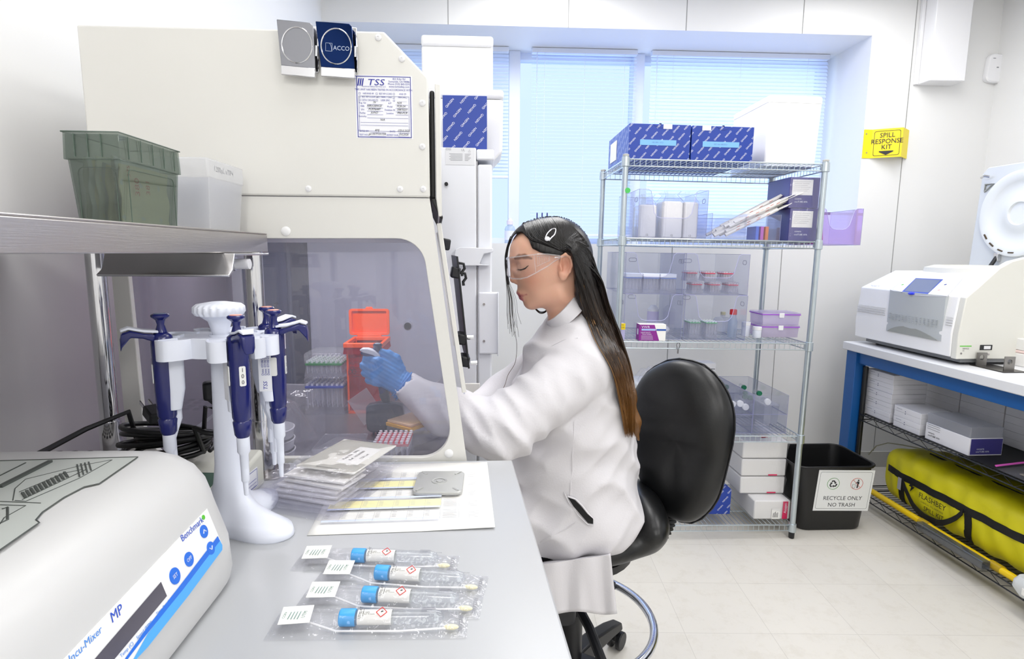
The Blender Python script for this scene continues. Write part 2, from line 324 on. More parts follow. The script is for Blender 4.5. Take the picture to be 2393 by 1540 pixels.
# window opening
def arc(cx, cy, r, a0, a1, n=8): return [(cx+r*math.cos(math.radians(a0+(a1-a0)*k/n)), cy-r*math.sin(math.radians(a0+(a1-a0)*k/n))) for k in range(n+1)]
win = [(620, 557)]+[(925+70*math.sin(math.radians(80*k/8)), 627-70*math.cos(math.radians(80*k/8))) for k in range(9)]+[(1050, 985)]+[(985+66*math.cos(math.radians(8-8+90*k/8)), 1005+66*math.sin(math.radians(90*k/8))) for k in range(9)]+[(620, 1072)]
win = [hp(*q) for q in win]+[(HX0+.09, BZ+.012), (HX0+.055, BZ+.05), (HX0+.05, hp(620, 640)[1]), (HX0+.075, hp(620, 575)[1]), (HX0+.11, hp(620, 557)[1])]
def sideframe(y0, y1, nm):
    bm = bmesh.new(); N = len(win)
    # outer ring resampled to the inner ring so the frame is one quad strip
    cx = sum(a for a, b in win)/N; cz = sum(b for a, b in win)/N
    def hit(ax, az):
        dx, dz = ax-cx, az-cz; best = None
        for i in range(len(out)):
            x1_, z1_ = out[i]; x2_, z2_ = out[(i+1) % len(out)]; ex, ez = x2_-x1_, z2_-z1_
            den = dx*ez-dz*ex
            if abs(den) < 1e-9: continue
            s_ = ((x1_-cx)*ez-(z1_-cz)*ex)/den; q = ((x1_-cx)*dz-(z1_-cz)*dx)/den
            if s_ > 0 and -1e-6 <= q <= 1+1e-6: best = s_ if best is None else min(best, s_)
        return (cx+dx*best, cz+dz*best)
    o_ = [hit(a, b) for a, b in win]; inn = list(win)
    for c in out:   # insert true outer corners
        an = math.atan2(c[1]-cz, c[0]-cx); bi = min(range(len(o_)), key=lambda i: (o_[i][0]-c[0])**2+(o_[i][1]-c[1])**2); o_[bi] = c
    bm.free(); return MB().frame(o_, inn, y0, y1).build(nm, CREAM, HOOD, bev=.0012)
sideframe(HY+.004, HY+.018, 'side_frame'); sideframe(HY2-.018, HY2-.004, 'side_frame')
SG = clear('tinted_acrylic', '#f4f4f8', .09, '#c8cad8', gloss=.07, rough=.012)
for y in (HY+.019, HY2-.022): MB().prism([(q[0]*1.0, q[1]) for q in out], y, y+.003).build('side_window', SG, HOOD)
MB().box(HX0+.022, HX0+.028, HY+.03, HY2-.03, BZ2+.02, c2[1]).build('back_panel', clear('tinted_back_acrylic', '#d6d0d8', .35, '#a9a2ae', gloss=.06), HOOD)
MB().box(HX0+.03, hp(1085, 1077)[0]-.01, HY+.03, HY2-.03, BZ2+.001, BZ2+.012).build('base_tray', mat('hood_tray_steel', '#8f8c92', .3, metal=.6), HOOD, bev=.001)
area('hood_tube_light', (-.45, 1.42, c2[1]-.03), (0, 0, 0), .4, .05, 3.2, (1, .98, .97))
MB().cyl((-.66, 1.42, c2[1]-.012), (-.24, 1.42, c2[1]-.012), .008, n=14).build('lamp_tube', mat('hood_lamp', '#ffffff', .4, emit=2), HOOD)
# roof bevel strip, screws, plugs, front upper panel with gasket, folded flange at bottom
def knob(u, v, r, M_, par, name='screw', y=HY, hole=True):
    x, z = hp(u, v); m = MB(); m.lathe([(r, 0), (r, .0015), (r*.72, .003), (r*.35, .0034)]+([(r*.33, .0022)] if hole else []), 18, T(x, y, z) @ RX(90)); m.build(name, M_, par)
for u, v in ((884, 88), (939, 138), (987, 241), (987, 343), (721, 441), (935, 442), (989, 442)): knob(u, v, .0058, WHT, HOOD)
for u, v in ((667, 540), (1049, 1061), (694, 1086)): knob(u, v, .0088, mat('white_nylon_plug', '#f4f4f4', .3), HOOD, 'plug', HY+.004, False)
gx0, gx1 = hp(1003, 300)[0], hp(1016, 300)[0]; gz0, gz1 = hp(1010, 462)[1], hp(1010, 205)[1]
MB().box(gx0+.001, gx1, HY+.015, HY2-.015, gz0, gz1).build('gasket', mat('black_rubber', '#131313', .5), HOOD, bev=.004)
MB().prism([(gx0+.001, gz0), (gx1, gz0), hp(1036, 508), hp(1031, 512)], HY+.015, HY2-.015).build('gasket_tail', MATS['black_rubber'], HOOD, bev=.002)
px0, px1 = hp(1017, 300)[0], hp(1031, 300)[0]
MB().prism([(px0, hp(1017, 190)[1]), (px1, hp(1031, 192)[1]), (px1, hp(1031, 505)[1]), (hp(1025, 505)[0], hp(1025, 505)[1]), (px0, hp(1016, 462)[1])], HY+.012, HY2-.012).build('front_panel', CREAM, HOOD, bev=.002)
# sash: slanted clear panel with cream rails on the slanted front edge
s0, s1 = hp(1024, 520), hp(1096, 1000)
def slant(k, off=0): dx, dz = s1[0]-s0[0], s1[1]-s0[1]; l = math.hypot(dx, dz); nx, nz = -dz/l, dx/l; return (s0[0]+dx*k+nx*off, s0[1]+dz*k+nz*off)
MB().prism([slant(0), slant(.86), slant(.86, .003), slant(0, .003)], HY+.05, HY2-.03).build('sash', clear('sash_acrylic', '#eef0f6', .08, '#d8dcea', gloss=.12), HOOD)
for y0, y1 in ((HY+.03, HY+.05), (HY2-.03, HY2-.01)): MB().prism([slant(0, -.003), slant(.84, -.003), slant(.84, .006), slant(0, .006)], y0, y1).build('sash_rail', CREAM, HOOD, bev=.001)
o = MB().prism([slant(.17, .028), slant(.76, .018), slant(.76, .022), slant(.17, .032)], HY+.1, HY+.5).build('sash_handle_bar', BLK, HOOD, bev=.001)
for k, off in ((.1, .008), (.25, .02), (.6, .012), (.72, .012)):
    q = slant(k, off); m = MB().box(-.008, .012, HY+.10, HY+.15, -.012, .012, T(q[0], 0, q[1]) @ RY(9)); m.build('bracket', BLK, HOOD, bev=.004)
for k in (.22, .27):
    q = slant(k, .035); MB().tube([(q[0]-.006, HY+.11, q[1]+.006), (q[0]+.006, HY+.11, q[1]+.004), (q[0]+.008, HY+.11, q[1]-.006), (q[0]+.002, HY+.11, q[1]-.014), (q[0]+.003, HY+.11, q[1]-.022)], .0032, 8).build('hook', BLK, HOOD)
for k in (.6, .74):
    q = slant(k, .03); MB().cyl((q[0]-.004, HY+.12, q[1]), (q[0]+.01, HY+.12, q[1]), .006, n=12).build('thumb_screw', CHROME, HOOD)
q0 = PY(1078, 912, HY2-.1); q1 = PY(1120, 950, HY2-.1)
MB().box(q0[0]+.06, q1[0]+.055, HY2-.012, HY2-.008, BZ2+.0, q0[2]).build('front_flange', CREAM, HOOD, bev=.003)
# round black port on the far window
q = PY(951, 762, HY2-.03)+np.array([.054, 0, 0]); MB().cyl((q[0], HY2-.023, q[2]), (q[0], HY2-.03, q[2]), .0145, n=28).build('port_ring', clear('port_clear', '#f0f0f6', .3), HOOD); MB().cyl((q[0], HY2-.03, q[2]), (q[0], HY2-.036, q[2]), .011, n=28).build('port_plug', mat('port_rubber', '#2c2b31', .6), HOOD)
# certification sticker with its printing
X, Z = (1, 0, 0), (0, 0, 1)
q = [hp(829, 175), hp(963, 175), hp(963, 325), hp(829, 323)]
cx, cz = (q[0][0]+q[1][0])/2, (q[0][1]+q[2][1])/2; sw, sh = q[1][0]-q[0][0], q[0][1]-q[2][1]
st = MB().quad((cx, HY-.0004, cz), X, Z, sw, sh).build('sticker', mat('sticker_white', '#f2f3f8', .4), HOOD, label='white certification sticker with blue print')
m = MB(); yy = HY-.0011
m.outline((cx, yy, cz), X, Z, sw*.95, sh*.97, .0012); m.outline((cx, yy, cz-.012), X, Z, sw*.88, sh*.56, .0005)
for k in range(3): m.add([(0, 0, 0), (.0022, 0, 0), (.0047, .013, 0), (.0025, .013, 0)], [(0, 1, 2, 3)], frame((cx-sw*.46+k*.0038, yy, cz+sh*.33), X, Z))
m.text('TSS', (cx-sw*.13, yy, cz+sh*.385), X, Z, .0155, 1.35, .25); m.text('Technical Safety Services LLC', (cx-sw*.17, yy, cz+sh*.322), X, Z, .0035, 1.05)
for k, s_ in enumerate(('823 Kifer Rd', 'Sunnyvale, CA 94086', 'Phone (510) 845-5591', 'www.techsafety.com')): m.text(s_, (cx+sw*.27, yy, cz+sh*(.445-.04*k)), X, Z, .0047, .95)
m.text('THIS UNIT HAS BEEN TESTED IN ACCORDANCE WITH:', (cx, yy, cz+sh*.272), X, Z, .0046, .93)
rows = [['NSF/ANSI 49', 'IEST-RP-CC002', 'ANSI Z9'], ['IEST-RP-CC034', 'ISO 14644-1 Class __', 'MFR SPEC.'], ['CETA CAG-003', 'USER SPEC.', '________']]
for r_, row in enumerate(rows):
    for c_, s_ in enumerate(row):
        xx = cx-sw*.29+c_*sw*.30; zz = cz+sh*(.21-.052*r_); m.text(s_, (xx+.002, yy, zz), X, Z, .0043, .85); m.outline((xx-sw*.135, yy, zz), X, Z, .0032, .0032, .0004)
for r_, (a_, b_) in enumerate((('Avg. Vel', 'A P'), ('MFR', 'Model'), ('S/N', 'Database ID'), ('Facility', 'Location'), ('Remarks:', ''))):
    zz = cz+sh*(.062-.053*r_); m.text(a_, (cx-sw*.38, yy, zz), X, Z, .0043, .9)
    if b_: m.text(b_, (cx+sw*.1, yy, zz), X, Z, .0043, .9)
    m.box(cx-sw*.3, cx-sw*.02 if b_ else cx+sw*.42, yy-.0001, yy, zz-.003, zz-.0026)
    if b_: m.box(cx+sw*.2, cx+sw*.42, yy-.0001, yy, zz-.003, zz-.0026)
for k in range(2): m.box(cx-sw*.42, cx+sw*.42, yy-.0001, yy, cz-sh*(.25+.045*k), cz-sh*(.25+.045*k)+.0004)
for zz, a_, b_ in ((.385, 'TESTED BY:', 'DATE:'), (.445, 'TEST NO:', 'RETEST DUE:')):
    m.text(a_, (cx-sw*.37, yy, cz-sh*zz), X, Z, .0043, .9); m.text(b_, (cx+sw*.14, yy, cz-sh*zz), X, Z, .0043, .9); m.box(cx-sw*.26, cx+sw*.02, yy-.0001, yy, cz-sh*zz-.003, cz-sh*zz-.0026); m.box(cx+sw*.24, cx+sw*.44, yy-.0001, yy, cz-sh*zz-.003, cz-sh*zz-.0026)
m.build('sticker_print', BLUEINK, st, smooth=0)
m = MB()
for s_, fx, fz in (('79', -.17, .062), ('N/A', .27, .062), ('AIRSCIENCE', -.17, .009), ('PCR-24', .3, .009), ('PCR96449', -.17, -.044), ('20870231', .32, -.044), ('JUNO', -.17, -.097), ('PRE-PCR', .32, -.097), ('N/A', -.03, -.21), ('RMJ', -.13, -.38), ('07JUL2025', .34, -.38), ('ga13577101734', -.13, -.44), ('JUL2026', .34, -.44)):
    m.text(s_, (cx+sw*fx, yy-.0002, cz+sh*fz+.001), X, Z, .0055, .9, .3)
m.build('handwriting', INK, st, smooth=0)
# ------------------------------------------------------------------ two magnetic clips
def clip(u, v, label, face, logo):
    x, z = hp(u, v); Mx = T(x, HY, z) @ RY(4 if not logo else 2.5); t = thing('magnetic_clip', label, 'clip', M=Mx)
    m = MB(Mx); m.prism([(-.030, .042), (.032, .042), (.035, -.036), (-.022, -.036)], -.002, -.0045); m.build('back_plate', CHROME, t, bev=.001)
    m = MB(Mx); m.prism([(-.037, .043), (.022, .043), (.027, .038), (.033, -.034), (-.027, -.034)], -.016, -.0185); m.build('front_plate', face, t, bev=.0015)
    m = MB(Mx); m.prism([(-.022, -.018), (-.016, -.018), (-.012, -.010), (-.018, -.002), (-.022, -.002)], -.026, .034, 'x', M=T(0, 0, -.032)); m.build('jaw', CHROME, t, bev=.001)
    m = MB(Mx); m.tube([(.0+.0265*math.cos(k*math.pi/20), -.0185, .003+.030*math.sin(k*math.pi/20)) for k in range(40)], .0013, 8, closed=True); m.build('ring_emboss', CHROME, t)
    m = MB(Mx); m.cyl((.033, -.014, .006), (.033, -.014, -.012), .0035, n=12); m.tube([(.031, -.006, .03), (.034, -.012, .01), (.036, -.014, -.012), (.034, -.006, -.03)], .0015, 6); m.build('spring', CHROME, t)
    if logo:
        m = MB(Mx); m.text('ACCO', (.009, -.0187, 0), X, Z, .0105, .95); m.outline((-.013, -.0187, .001), X, Z, .012, .014, .0006)
        m.tube([(-.012+.004*math.cos(a/8*1.6)-.0, -.0187, -.006+.013*math.sin(a/8*1.6)) for a in range(9)], .0004, 4); m.build('engraving', mat('engraved_mark', '#aab4c6', .3, metal=1), t, smooth=0)
clip(702, 118, 'grey steel magnetic clip with plain round ring, left of the pair', mat('satin_clip', '#8f9096', .38, metal=1), False)
clip(792, 121, 'dark mirror-blue magnetic clip with engraved lettering, above the sticker', mat('blue_mirror_clip', '#0d2350', .06, metal=.9), True)
# hood narrows slightly towards the far side
for o in HOOD.children:
    for v_ in o.data.vertices:
        wy = v_.co.y+MW[HOOD.name].translation.y
        if wy > HY: v_.co.x -= .085*(wy-HY)
def onplane(u, v, P0, N_):
    d = ray(u, v); N_ = np.array(N_); return EYE+d*(((np.array(P0)-EYE)@N_)/(d@N_))
def crumple(m, x0, x1, y0, y1, z, h, seed, nx=26, ny=20, M=None, prof=None):
    """a creased film pillow: two sheets that meet at the rim"""
    rs = np.random.RandomState(seed); ph = rs.rand(10)*6.28; fr = rs.randn(10, 2)*9
    def hh(a, b, s):
        e = (1-abs(2*a-1)**3)*(1-abs(2*b-1)**3)
        r_ = sum(abs(math.sin(fr[i][0]*a+fr[i][1]*b+ph[i])) for i in range(10))/10
        p_ = prof(a, b) if prof else 1
        return e*h*(p_*.75+.5*(r_-.4))*s
    for s in (1, 0):
        vs = [(x0+(x1-x0)*i/nx, y0+(y1-y0)*j/ny, z+.0006+max(0, hh(i/nx, j/ny, s))) for i in range(nx+1) for j in range(ny+1)]
        fs = [(i*(ny+1)+j, (i+1)*(ny+1)+j, (i+1)*(ny+1)+j+1, i*(ny+1)+j+1) for i in range(nx) for j in range(ny)]
        m.add(vs, fs, M)
    return m
FILM = clear('poly_film', '#fdfdff', .06, '#ffffff', gloss=.07, fres=.15, rough=.12, bump=.7, bs=45)
# ------------------------------------------------------------------ shaker / mixer in the near left corner
DEV = mat('instrument_white', '#d2d2d2', .35, var=.01); ST = (.70, 1.085)
t = thing('benchtop_mixer', 'large white rounded benchtop shaker with blue control panel in the near left corner', 'laboratory instrument', (-.55, .45, BZ))
pf = [(-.80, .915), (-.322, .915), (-.318, .93), (-.3205, .969), (-.3363, 1.0205), (-.3385, 1.03), (-.345, 1.05), (-.358, 1.068), (-.377, 1.0795), (-.40, 1.0855), (-.45, 1.0865), (-.80, 1.0865), (-.83, 1.07), (-.845, 1.04), (-.845, .93)]
def inset(p, k):
    cx, cz = -.58, .99
    return [(cx+(a-cx)*(1-k*1.0), cz+(b-cz)*(1-k*2.2)) if b > .92 else (cx+(a-cx)*(1-k), b) for a, b in p]
rings = [[(a, y, b) for a, b in inset(pf, k)] for y, k in ((-.05, .03), (-.03, 0), (.655, 0), (.675, .004), (.69, .014), (.697, .028), (.70, .05))]
MB().loft(rings).build('housing', DEV, t, smooth=50)
P0 = np.array([-.3363, .5, 1.0205]); P1 = np.array([-.3205, .5, .969]); up_ = P0-P1; up_ /= np.linalg.norm(up_); NR = np.array([up_[2], 0, -up_[0]])
PL0 = P0+NR*.0012
def pn(u, v): return tuple(onplane(u, v, PL0, NR))
def poly(m, pts, off=0): return m.add([tuple(np.array(p)+NR*off) for p in pts], [tuple(range(len(pts)))])
pan = MB(); c = [pn(484, 1188), pn(519, 1272), pn(300, 1560), pn(150, 1540)]
pan.loft([[tuple(np.array(q)-NR*.001) for q in c], c]); o = pan.build('control_panel', mat('panel_white', '#f0f1f1', .3), t)
PB = mat('panel_blue', '#1f6fe0', .35); PLB = mat('panel_light_blue', '#4faaf5', .35)
m = MB(); k = [pn(511, 1254), pn(519, 1272), pn(440, 1378), pn(380, 1450), pn(330, 1500), pn(300, 1548), pn(340, 1470), pn(400, 1395), pn(470, 1310)]
m2 = MB(); poly(m2, [pn(513, 1262), pn(519, 1274), pn(519, 1285), pn(440, 1392), pn(345, 1512), pn(300, 1560), pn(345, 1480), pn(420, 1384)], .0004); m2.build('light_blue_swoosh', PLB, o, smooth=0)
poly(m, [pn(508, 1253), pn(513, 1264), pn(425, 1380), pn(345, 1478), pn(290, 1550), pn(285, 1548), pn(340, 1470), pn(420, 1368)], .0006); m.build('blue_swoosh', PB, o, smooth=0)
for u, v, r, s_ in ((476, 1242, .0075, '^'), (492, 1281, .0075, 'v'), (441, 1307, .0078, 'OFF'), (408, 1346, .0085, 'SET')):
    q = np.array(pn(u, v)); b_ = MB().cyl(tuple(q), tuple(q+NR*.0008), r, n=28); bo = b_.build('button', PB, o)
    m = MB(); qq = tuple(q+NR*.001)
    if s_ in '^v':
        sg = 1 if s_ == '^' else -1; f_ = frame(qq, (0, 1, 0), tuple(up_)); m.tube([tuple(f_ @ Vector(p)) for p in ((-.003, -.0015*sg, 0), (0, .002*sg, 0), (.003, -.0015*sg, 0))], .0006, 5)
    else: m.text(s_, qq, (0, 1, 0), tuple(up_), .0055)
    m.build('button_symbol', WHT, bo, smooth=0)
q = np.array(pn(475, 1209)); MB().cyl(tuple(q), tuple(q+NR*.0006), .0028, n=16).build('green_dot', mat('leaf_green', '#58c22d', .4), o)
q = pn(449, 1236); m = MB(); m.text('Benchmark', tuple(np.array(q)+NR*.0004), (0, 1, 0), tuple(up_), .0105); 
q = pn(272, 1434); m.build('panel_lettering', mat('panel_text_blue', '#2250c8', .4), o, smooth=0)
m = MB(); m.text('MP', tuple(np.array(q)+NR*.0004), (0, 1, 0), tuple(up_), .0125, 1, .2); m.build('panel_lettering', MATS['panel_text_blue'], o, smooth=0)
q = pn(200, 1505); m = MB(); m.text('Incu-Mixer', tuple(np.array(q)+NR*.0004), (0, 1, 0), tuple(up_), .0088, 1, .2); m.build('panel_lettering', mat('panel_caption_blue', '#4a90e6', .4), o, smooth=0)
for s_, u, v in (('Time (hr:m)', 380, 1420), ('Speed (RPM)', 337, 1472), ('Temp (C)', 296, 1518)): MB().text(s_, tuple(np.array(pn(u, v))+NR*.0004), (0, 1, 0), tuple(up_), .0046).build('panel_caption', MATS['panel_caption_blue'], o, smooth=0)
m = MB(); poly(m, [pn(375, 1360), pn(389, 1393), pn(250, 1560), pn(216, 1545)], .0006); m.build('display', mat('lcd_dark', '#55525e', .18), o, smooth=0)
# top diagram sticker
m = MB(); zt = 1.0872
def tz(u, v, z=zt): q = PZ(u, v, z); return tuple(q)
m.add([tz(322, 1068), tz(232, 1130), tz(196, 1138), tz(150, 1162), tz(100, 1196), tz(84, 1215), tz(92, 1221), tz(0, 1285), tz(-120, 1360), tz(-120, 1085), tz(0, 1077)], [tuple(range(11))])
o = m.build('diagram_sticker', mat('sticker_grey', '#c3c8c4', .35), t, smooth=0)
m = MB(); zt = 1.0878
def ln(*pts, r=.0006): m.tube([tz(*q) for q in pts], r, 4)
ln((0, 1077), (322, 1068), (232, 1130), (196, 1138), (150, 1162), (100, 1196), (84, 1215), (92, 1221), (0, 1285), r=.0008)
ln((118, 1080), (0, 1140), r=.0035); ln((60, 1082), (0, 1112), r=.001)
ln((30, 1170), (35, 1142), (60, 1120), (190, 1088), (260, 1075)); ln((35, 1170), (60, 1172), (185, 1118), (262, 1075)); ln((52, 1168), (200, 1098)); ln((45, 1150), (150, 1106), (190, 1098))
for k in range(11): a = k/10; ln((52+98*a, 1152-48*a), (60+98*a, 1164-48*a), r=.0016)
for k in range(4): ln((180+9*k, 1086-2*k), (186+9*k, 1115-5*k), r=.0010)
ln((0, 1172), (95, 1176)); ln((0, 1180), (60, 1182), (10, 1210), (0, 1225)); ln((5, 1190), (18, 1186), (18, 1215), (3, 1222), r=.0012)
m.build('line_drawing', mat('drawing_line', '#4b504d', .5), o, smooth=0)
# ------------------------------------------------------------------ grey tube block, small thermomixer and a coiled power cable behind the shaker
t = thing('heat_block', 'grey tube block with round holes beside the wall, cable lying on it', 'tube block', (-.66, .97, BZ))
m = MB(); m.prism([(-.772, .885), (-.50, .885), (-.50, 1.003), (-.772, 1.003)], BZ, .975, 'z'); m.build('block', GREYP, t, bev=.01, seg=3)
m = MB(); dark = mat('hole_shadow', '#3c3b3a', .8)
for r_ in range(5):
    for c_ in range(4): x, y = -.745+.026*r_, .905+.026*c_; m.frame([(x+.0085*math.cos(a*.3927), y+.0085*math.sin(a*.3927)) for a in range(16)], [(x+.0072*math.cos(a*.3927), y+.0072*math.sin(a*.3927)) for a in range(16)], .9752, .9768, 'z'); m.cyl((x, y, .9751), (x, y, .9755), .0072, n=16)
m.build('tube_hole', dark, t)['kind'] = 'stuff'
t = thing('thermomixer', 'small off-white benchtop mixer with sloped panel and green-grey display behind the pipette stand', 'laboratory instrument', (-.47, .97, BZ))
tmM = T(-.468, .905, BZ) @ RZ(-4)
m = MB(tmM); m.prism([(-.105, 0), (.10, 0), (.10, .04), (-.105, .055)], 0, .001, 'z')
m = MB(tmM); m.loft([[(x, y, z) for x, y, z in ((-.04, -.09, 0), (.065, -.09, 0), (.065, .095, 0), (-.04, .095, 0))], [(-.04, -.09, .03), (.065, -.09, .03), (.065, .095, .066), (-.04, .095, .066)]]); m.build('housing', mat('aged_white', '#d9d9cf', .4), t, bev=.006, seg=3)
sd = Vector((0, .21, .04)).normalized()
m = MB(tmM); m.quad((.008, -.02, .0445), (1, 0, 0), tuple(sd), .05, .075, .001); o = m.build('display', mat('lcd_green', '#5c7468', .2), t)
m = MB(tmM); m.text('thermomixer', (.046, -.03, .0435), tuple(sd), (-1, 0, 0), .011); m.build('lettering', BLUEINK, t, smooth=0)
m = MB(tmM); m.quad((.0655, .03, .026), (0, 1, 0), Z, .075, .034); so = m.build('sticker', mat('sticker_white', '#f2f3f8', .4), t)
m = MB(tmM); m.outline((.0662, .03, .026), (0, 1, 0), Z, .07, .03, .0008); m.text('TSS', (.0662, .012, .034), (0, 1, 0), Z, .012, 1.2, .2)
for k in range(3): m.box(.0661, .0663, 0, .06, .012+.006*k, .0126+.006*k)
m.build('sticker_print', BLUEINK, so, smooth=0)
CB = mat('cable_black', '#0d0d0f', .4)
t = thing('power_cable', 'black power cable coiled in loops on the grey tube block', 'cable', (-.60, .97, .976))
m = MB(); cc = PY(392, 968, .95); random.seed(3)
pts = []
for k in range(9*24):
    a = k/24*2*math.pi; r_ = .056+.010*math.sin(k*.13)+.004*math.sin(k*.7); pts.append((cc[0]+r_*1.15*math.cos(a), cc[1]+r_*.62*math.sin(a)+.004*math.sin(k*.09), .983+.0048*(k/24)+.008*math.sin(a+k*.02)+.006))
m.tube(pts, .0042, 8); m.build('coil', CB, t, smooth=60)
e0 = PY(115, 1048, .80); e1 = PY(300, 962, .93); m = MB(); m.tube([tuple(PY(60, 1075, .75)), tuple(e0), tuple(PY(200, 1003, .87)), tuple(e1), (cc[0]-.05, cc[1], .99)], .0042, 8); m.tube([(cc[0]+.06, cc[1]-.01, .99), tuple(PY(455, 1000, .90)), tuple(PY(480, 1012, .90)), tuple(PY(516, 1015, .90)), tuple(PY(540, 1003, .95))], .004, 8); m.tube([(cc[0]+.05, cc[1]+.01, 1.0), tuple(PY(480, 950, .95)), tuple(PY(515, 957, .97)), tuple(PY(560, 975, 1.0))], .0038, 8); m.build('loose_end', CB, t)
q = PY(350, 955, .88); Mx = T(*q) @ RZ(-40) @ RY(22); m = MB(Mx); m.box(0, .03, -.011, .011, -.009, .009); o = m.build('plug', CB, t, bev=.003)
for y in (-.006, .006): MB(Mx).box(-.022, 0, y-.0008, y+.0008, -.003, .003).build('pin', CHROME, o)
# ------------------------------------------------------------------ boxes on the stainless shelf
ZS = SZ1+.0005
def tub(Mx, w_, d_, z0, z1, t_, m_, nm, par, taper=0, bev=.003, ribs=0, **k):
    m = MB(Mx); a = taper; p0 = [(-w_/2+a, -d_/2+a), (w_/2-a, -d_/2+a), (w_/2-a, d_/2-a), (-w_/2+a, d_/2-a)]; p1 = [(-w_/2, -d_/2), (w_/2, -d_/2), (w_/2, d_/2), (-w_/2, d_/2)]
    m.shell(p0, z0, p1, z1, t_); o = m.build(nm, m_, par, bev=bev, **k); return o
GRN = clear('smoked_green_plastic', '#d9dfdb', .16, '#8f9b93', gloss=.09)
DGR = mat('green_edge', '#54645a', .3)
gb = (-.474, .797); Mx = T(gb[0], gb[1], ZS) @ Matrix.Diagonal((.87, .87, 1, 1)); t = thing('tip_box', 'smoky green see-through pipette tip box stuffed with folded papers on the steel shelf', 'plastic box', M=Mx)
tub(Mx, .072, .15, 0, .078, .0015, GRN, 'base', t, .005); 
m = MB(Mx); m.shell([(-.0375, -.078), (.0375, -.078), (.0375, .078), (-.0375, .078)], .0, [(-.0385, -.0795), (.0385, -.0795), (.0385, .0795), (-.0385, .0795)], .032, .0015)
for v_ in range(len(m.v)): q = m.v[v_]; m.v[v_] = Vector((q.x, q.y, ZS+.108-(q.z-ZS)))   # lid: opening downwards
o = m.build('lid', GRN, t, bev=.002)
m = MB(Mx)
for x in (-.022, -.004, .014): m.box(x-.0006, x+.0006, -.0805, -.079, .079, .106)
for y in (-.06, -.03, .0, .03, .06): m.box(.0385, .0395, y-.0006, y+.0006, .079, .106)
m.build('rib', DGR, o)
m = MB(Mx); m.tube([(-.0385, -.0795, .1085), (.0385, -.0795, .1085), (.0385, .0795, .1085), (-.0385, .0795, .1085)], .0009, 6, closed=True); m.build('rim', DGR, o)
m = MB(Mx); m.frame(rrect(.052, .08, .008, 4, 0, .028), rrect(.0505, .0785, .0075, 4, 0, .028), -.0712, -.0722); m.frame(rrect(.12, .08, .008, 4, 0, .028), rrect(.1185, .0785, .0075, 4, 0, .028), .0352, .0362, 'x'); m.build('wall_emboss', DGR, t)
random.seed(5)
for k in range(9):
    x = -.027+.0062*k; ph = random.random()*6; Mq = T(x, 0, .003); m = MB(Mx @ Mq)
    nn = 12; h = .070+random.random()*.012; d_ = .06-random.random()*.004
    A_ = [(.0016*math.sin(j*.9+ph)+.0022*math.sin(i*1.3+ph), -d_+2*d_*i/nn, h*j/nn) for i in range(nn+1) for j in range(nn+1)]
    B_ = [(x_+.0012, y_, z_) for x_, y_, z_ in A_]; G = [(i*(nn+1)+j, (i+1)*(nn+1)+j, (i+1)*(nn+1)+j+1, i*(nn+1)+j+1) for i in range(nn) for j in range(nn)]
    m.add(A_, G).add(B_, G)
    o = m.build('folded_paper', mat('note_paper_%d' % (k % 3), ('#e9e7dc', '#dfe0e4', '#efe6cc')[k % 3], .8), None, top=dict(label='folded paper sheet standing inside the smoky green box', cat='paper', group='papers packed in the smoky green box', M=Mx @ Mq))
    if k == 8:
        m = MB(Mx); 
        for s_, y, z, sz, in (('380', -.032, .048, .016), ('375', -.05, .066, .010), ('381', -.005, .05, .014)): m.text(s_, (.0276+.003, y, z), (0, 0, 1), (0, -1, 0), sz)
        m.build('red_number', REDINK, o, smooth=0); o['label'] = 'rightmost paper in the smoky green box, with red handwritten numbers'; del o['group']
CLR = clear('clear_polypropylene', '#f7f8fb', .38, '#ffffff', gloss=.06, rough=.15)
Mx = T(-.478, 1.005, ZS); t = thing('tip_box', 'milky clear pipette tip box at the far end of the steel shelf', 'plastic box', M=Mx)
tub(Mx, .082, .125, 0, .083, .0015, CLR, 'base', t, .006)
m = MB(Mx); m.box(-.0425, .0425, -.0665, .0665, .082, .113); o = m.build('lid', CLR, t, bev=.003)
m = MB(Mx); m.text('1200\u00b5L xTIP4', (.0428, -.012, .098), (0, 1, 0), Z, .0125); m.build('print', mat('grey_print', '#8d8d92', .5), o, smooth=0)
m = MB(Mx)
for i in range(6):
    for j in range(9): m.cyl((-.03+.012*i, -.048+.012*j, .08), (-.03+.012*i, -.048+.012*j, .01), .0042, .0014, 8)
m.build('pipette_tips', CLR, t)['kind'] = 'stuff'
# ------------------------------------------------------------------ pipette carousel
cb = PZ(570, 1228, BZ); CX, CY = cb[0], .838; ct = PY(513, 705, CY)
CX = PY(530, 1000, CY)[0]; ZT = ct[2]; ZRg = PY(470, 795, CY-.06)[2]
t = CAR = thing('pipette_carousel', 'white pipette carousel stand with scalloped top knob and three-footed base', 'pipette stand', (CX, CY, BZ))
lob = [math.radians(a) for a in (-24, 82, 188)]
def br(th, z):
    a = max(math.cos(th-l_) for l_ in lob); k = max(0, a)**6; e = .030+.066*k
    return e
ang = [2*math.pi*i/72 for i in range(72)]; rings = []
for z, R0_, lb_ in ((0, .040, .070), (.003, .041, .071), (.013, .040, .069), (.019, .038, .050), (.026, .034, .034), (.036, .029, .018), (.05, .0245, .007), (.07, .0215, .002), (.10, .0195, 0), (.15, .018, 0), (.21, .0165, 0)):
    rings.append([(CX+(R0_+lb_*max(0, max(math.cos(a-l_) for l_ in lob))**7)*math.cos(a), CY+(R0_+lb_*max(0, max(math.cos(a-l_) for l_ in lob))**7)*math.sin(a), BZ+z) for a in ang])
MB().loft(rings).build('base', WHTB, t, smooth=60)
